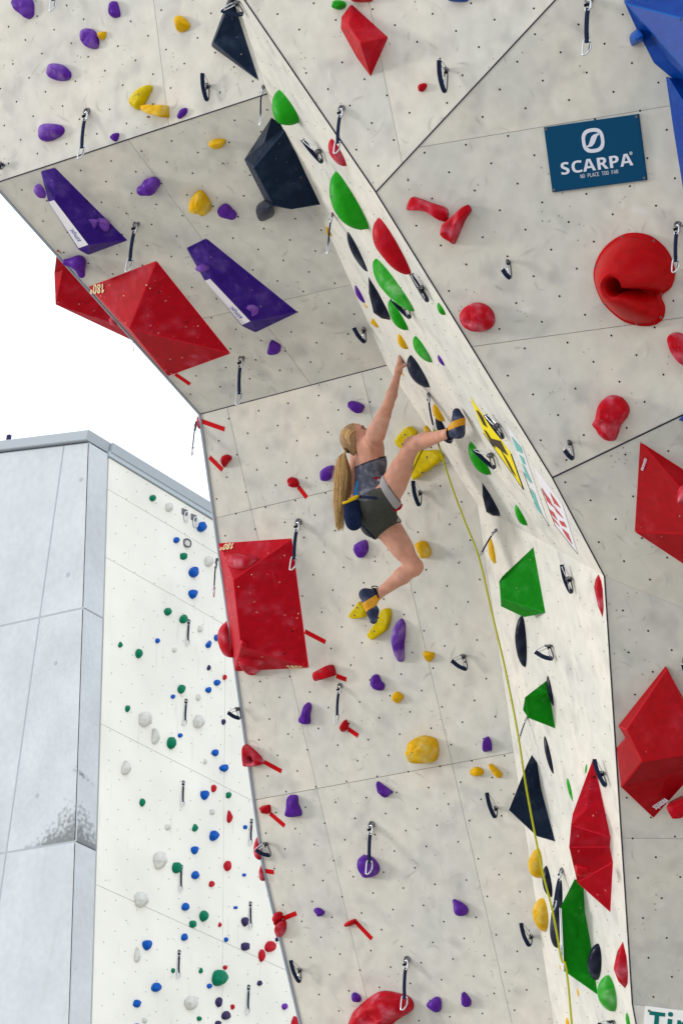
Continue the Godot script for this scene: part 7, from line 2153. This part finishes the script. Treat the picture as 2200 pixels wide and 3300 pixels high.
	part("strap", sp.commit(), mats["black_cloth"], shirt)
	# folds of the shirt
	var fl := begin()
	for k in 7:
		var f := 0.14 + k * 0.115
		var c: Vector3 = lerp(j["rib"], j["belly"], f)
		var w := 0.108 - 0.012 * sin(f * PI)
		tube(fl, spline([c - R * 0.075 + T * w * 0.72 - U * 0.045, c - R * 0.015 + T * w * 1.02 - U * 0.008, c + R * 0.06 + T * w * 0.86 + U * 0.022], 5), 0.003, 0.008, 6)
	part("folds", fl.commit(), mats["top_cloth"], shirt)
	# shorts
	var sb: Array = [trunk[4], trunk[7], [lerp(j["belly"], j["pelvis"], 0.5), j["pelvis"], 0.112, 0.120, 0.05]]
	sb.append_array(legs)
	var tr: Vector3 = (j["knee_r"] - j["hip_r"]).normalized()
	var tl: Vector3 = (j["knee_l"] - j["hip_l"]).normalized()
	var hem_r: Vector3 = lerp(j["hip_r"], j["knee_r"], 0.17)
	var hem_l: Vector3 = lerp(j["hip_l"], j["knee_l"], 0.20)
	var hem_rn := (tr * 0.85 + R * 0.75 - U * 0.05).normalized()
	var waist_n: Vector3 = (j["waist"] - j["pelvis"]).normalized()
	var shorts := part("shorts", sdf_mesh(sb, 0.0085, 0.009, [cut(hem_rn, hem_r), cut((tl * 0.8 - U * 0.35 + R * 0.25).normalized(), hem_l), cut(waist_n, lerp(j["belly"], j["waist"], 0.35))]), mats["shorts_cloth"], o)
	# harness: waist belt, two leg loops, and the risers between
	var har := part("harness", sdf_mesh([trunk[3], trunk[4]], 0.007, 0.018, [cut(waist_n, j["belly"] - waist_n * 0.015), cut(-waist_n, j["belly"] - waist_n * 0.062)]), mats["harness_navy"], o)
	part("leg_loop", sdf_mesh([legs[0], trunk[7]], 0.007, 0.020, [cut(hem_rn, hem_r - hem_rn * 0.005), cut(-hem_rn, hem_r - hem_rn * 0.062), cut(-R * 0.5 - U, j["pelvis"] - U * 0.02), cut(-R, j["hip_r"] - R * 0.06)]), mats["harness_grey"], har)
	var lln := (tl * 0.8 - U * 0.35 + R * 0.25).normalized()
	part("leg_loop", sdf_mesh([legs[2], legs[3]], 0.007, 0.017, [cut(lln, hem_l - lln * 0.004), cut(-lln, hem_l - lln * 0.050)]), mats["harness_grey"], har)
	var ru := (U + R * 0.10).normalized()
	part("riser", sdf_mesh([trunk[4], trunk[7]], 0.006, 0.0165, [cut(ru, j["pelvis"] + U * 0.098), cut(-ru, j["pelvis"] + U * 0.076), cut(R, j["pelvis"] + R * 0.01)]), mats["harness_navy"], har)
	part("riser", sdf_mesh([trunk[7], legs[2]], 0.006, 0.0155, [cut(-R - U * 0.9, j["but_l"] - R * 0.055 - U * 0.085), cut(R + U * 0.9, j["but_l"] - R * 0.045 - U * 0.071)]), mats["harness_navy"], har)
	var bl := begin()
	tube(bl, spline([j["hip_r"] + R * 0.045 - U * 0.10 + T * 0.02, j["hip_r"] + R * 0.085 - U * 0.085 + T * 0.01, j["hip_r"] + R * 0.10 - U * 0.055], 4), 0.012, 0.010, 7)
	part("belay_loop", bl.commit(), mats["patch_red"], har)
	# sewn patches
	var px: Vector3 = lerp(j["waist"], j["belly"], 0.1) + T * 0.104 + R * 0.045 + U * 0.02
	part("patch", slab(PackedVector2Array([Vector2(-0.024, -0.026), Vector2(0.024, -0.026), Vector2(0.024, 0.026), Vector2(-0.024, 0.026)]), 0.0, 0.003), mats["patch_red"], shirt, Transform3D(Basis(R, U, T).rotated(U, 0.25), px))
	part("patch_mark", slab(PackedVector2Array([Vector2(-0.010, -0.022), Vector2(0.012, -0.024), Vector2(0.018, 0.012), Vector2(0.008, 0.016), Vector2(0.004, 0.0), Vector2(-0.008, 0.0)]), 0.0, 0.0045), mats["print_white"], shirt, Transform3D(Basis(R, U, T).rotated(U, 0.25), px))
	var lb := begin()
	tube(lb, spline([j["waist"] - R * 0.085 + U * 0.005 + T * 0.07, j["waist"] - R * 0.098 - U * 0.045 + T * 0.062, j["waist"] - R * 0.105 - U * 0.105 + T * 0.055], 5), 0.017, 0.022, 8, false, 0.3, T - R * 0.6)
	part("number_ribbon", lb.commit(), mats["label_blue"], shirt)
	# chalk bag
	var bt: Vector3 = j["bag_top"]
	var bb: Vector3 = j["bag_bot"]
	var bag := part("chalk_bag", sdf_mesh([[bt + (bb - bt) * 0.28, bb - (bb - bt) * 0.18, 0.058, 0.060, 0.02], [bt + (bb - bt) * 0.55, Basis(R * 0.064, U * 0.10, T * 0.06), 0.02]], 0.007, 0.0, [cut(bt - bb + R * 0.05, bt + (bb - bt) * 0.16)]), mats["bag_cloth"], o)
	var ax := (bt - bb).normalized()
	part("rim", tube_mesh(oval(bt + (bb - bt) * 0.16, (R + U * 0.45).normalized(), T.cross(ax) * 0.0 + (T - ax * T.dot(ax)).normalized(), 0.115, 0.11), 0.011, 0.011, 8, true), mats["bag_rim"], bag)
	# shoes
	shoe(o, j["ank_r"], j["heel_r"], j["ball_r"], j["toe_r"], R, U, T)
	shoe(o, j["ank_l"], j["heel_l"], j["ball_l"], j["toe_l"], R, U, T)

func shoe(o: Node, ank: Vector3, heel: Vector3, ball: Vector3, toe: Vector3, R: Vector3, U: Vector3, T: Vector3) -> void:
	var mid: Vector3 = lerp(heel, ball, 0.5)
	var bones := [[heel, mid, 0.036, 0.036, 0.02], [mid, ball, 0.038, 0.040, 0.02], [ball, toe, 0.040, 0.026, 0.02], [heel, lerp(heel, ank, 0.75), 0.037, 0.038, 0.025], [mid, lerp(mid, ank, 0.45), 0.036, 0.038, 0.02]]
	var ax := (toe - heel).normalized()
	var s := part("shoe", sdf_mesh(bones, 0.0065, 0.004), mats["shoe_navy"], o)
	part("shoe_band", sdf_mesh(bones, 0.006, 0.0065, [cut(ax + (ank - mid).normalized() * 0.25, lerp(heel, toe, 0.60)), cut(-ax - (ank - mid).normalized() * 0.25, lerp(heel, toe, 0.24))]), mats["shoe_yellow"], s)
	var st := begin()
	var top: Vector3 = lerp(heel, ank, 0.8)
	var a2 := (ank - heel).normalized()
	var s1 := a2.cross(ax).normalized()
	tube(st, oval(top, ax, s1, 0.085, 0.085), 0.008, 0.008, 7, true)
	var back := top - ax * 0.042
	tube(st, oval(back + a2 * 0.012 - ax * 0.012, a2, ax, 0.045, 0.02), 0.004, 0.004, 6, true)
	part("collar", st.commit(), mats["black_cloth"], s)

# fingers curled over the hold's edge
func hand_right(j: Dictionary, R: Vector3, U: Vector3, T: Vector3, wall_n: Vector3) -> ArrayMesh:
	var w: Vector3 = j["wri_r"]
	var p: Vector3 = j["palm_r"]
	var along := (p - w).normalized()
	var across := (-T * 0.80 + R * 0.30 + U * 0.18)
	across = (across - along * across.dot(along)).normalized()
	var k0: Vector3 = p + along * 0.028 - R * 0.004
	var bones := [
		[w, w + along * 0.02, 0.0245, 0.024, 0.015],
		[w + along * 0.02, k0 + across * 0.026, 0.021, 0.014, 0.02],
		[w + along * 0.02, k0, 0.022, 0.016, 0.02],
		[w + along * 0.02, k0 - across * 0.026, 0.021, 0.014, 0.02],
	]
	var over := (R * 0.82 + U * 0.35 - T * 0.25).normalized()
	var down := (R * 0.70 - U * 0.55 - T * 0.20).normalized()
	for i in 4:
		var off: float = [0.033, 0.011, -0.011, -0.032][i]
		var L: float = [0.86, 1.0, 0.95, 0.76][i]
		var k: Vector3 = k0 + across * off + along * ([0.002, 0.008, 0.006, -0.004][i])
		var m1 := k + (along * 0.75 + over * 0.55).normalized() * 0.036 * L
		var m2 := m1 + over * 0.026 * L
		var tip := m2 + down * 0.020 * L
		bones.append([k, m1, 0.0098, 0.0088, 0.008])
		bones.append([m1, m2, 0.0088, 0.0080, 0.004])
		bones.append([m2, tip, 0.0080, 0.0070, 0.004])
	var tb: Vector3 = w + along * 0.026 - across * 0.020 + R * 0.010
	var t1 := tb + (along * 0.7 + R * 0.65 + T * 0.30).normalized() * 0.036
	var t2 := t1 + (R * 0.8 + along * 0.45).normalized() * 0.028
	bones.append([tb, t1, 0.0135, 0.0105, 0.014])
	bones.append([t1, t2, 0.0105, 0.0085, 0.005])
	return sdf_mesh(bones, 0.0034)

# the other hand dips into the chalk bag behind her back
func hand_left(j: Dictionary, R: Vector3, U: Vector3, T: Vector3) -> ArrayMesh:
	var w: Vector3 = j["wri_l"]
	var dir: Vector3 = (j["bag_bot"] - w).normalized()
	var across := (T - dir * T.dot(dir)).normalized()
	var k0 := w + dir * 0.075
	var bones := [
		[w, w + dir * 0.02, 0.025, 0.023, 0.015],
		[w + dir * 0.02, k0 + across * 0.024, 0.020, 0.014, 0.02],
		[w + dir * 0.02, k0 - across * 0.024, 0.020, 0.014, 0.02],
	]
	var curl := (dir + R * 0.5).normalized()
	for i in 4:
		var off: float = [0.031, 0.010, -0.011, -0.030][i]
		var L: float = [0.82, 1.0, 0.94, 0.74][i]
		var k := k0 + across * off
		var m1 := k + dir * 0.034 * L
		var m2 := m1 + curl * 0.024 * L
		bones.append([k, m1, 0.0095, 0.0086, 0.008])
		bones.append([m1, m2, 0.0086, 0.0078, 0.004])
		bones.append([m2, m2 + (curl + R * 0.4).normalized() * 0.020 * L, 0.0078, 0.0068, 0.004])
	var tb := w + dir * 0.024 + across * 0.02
	var t1 := tb + (dir * 0.7 + across * 0.6 + R * 0.3).normalized() * 0.034
	bones.append([tb, t1, 0.013, 0.010, 0.012])
	bones.append([t1, t1 + (dir + R * 0.3).normalized() * 0.026, 0.010, 0.008, 0.005])
	return sdf_mesh(bones, 0.0045)
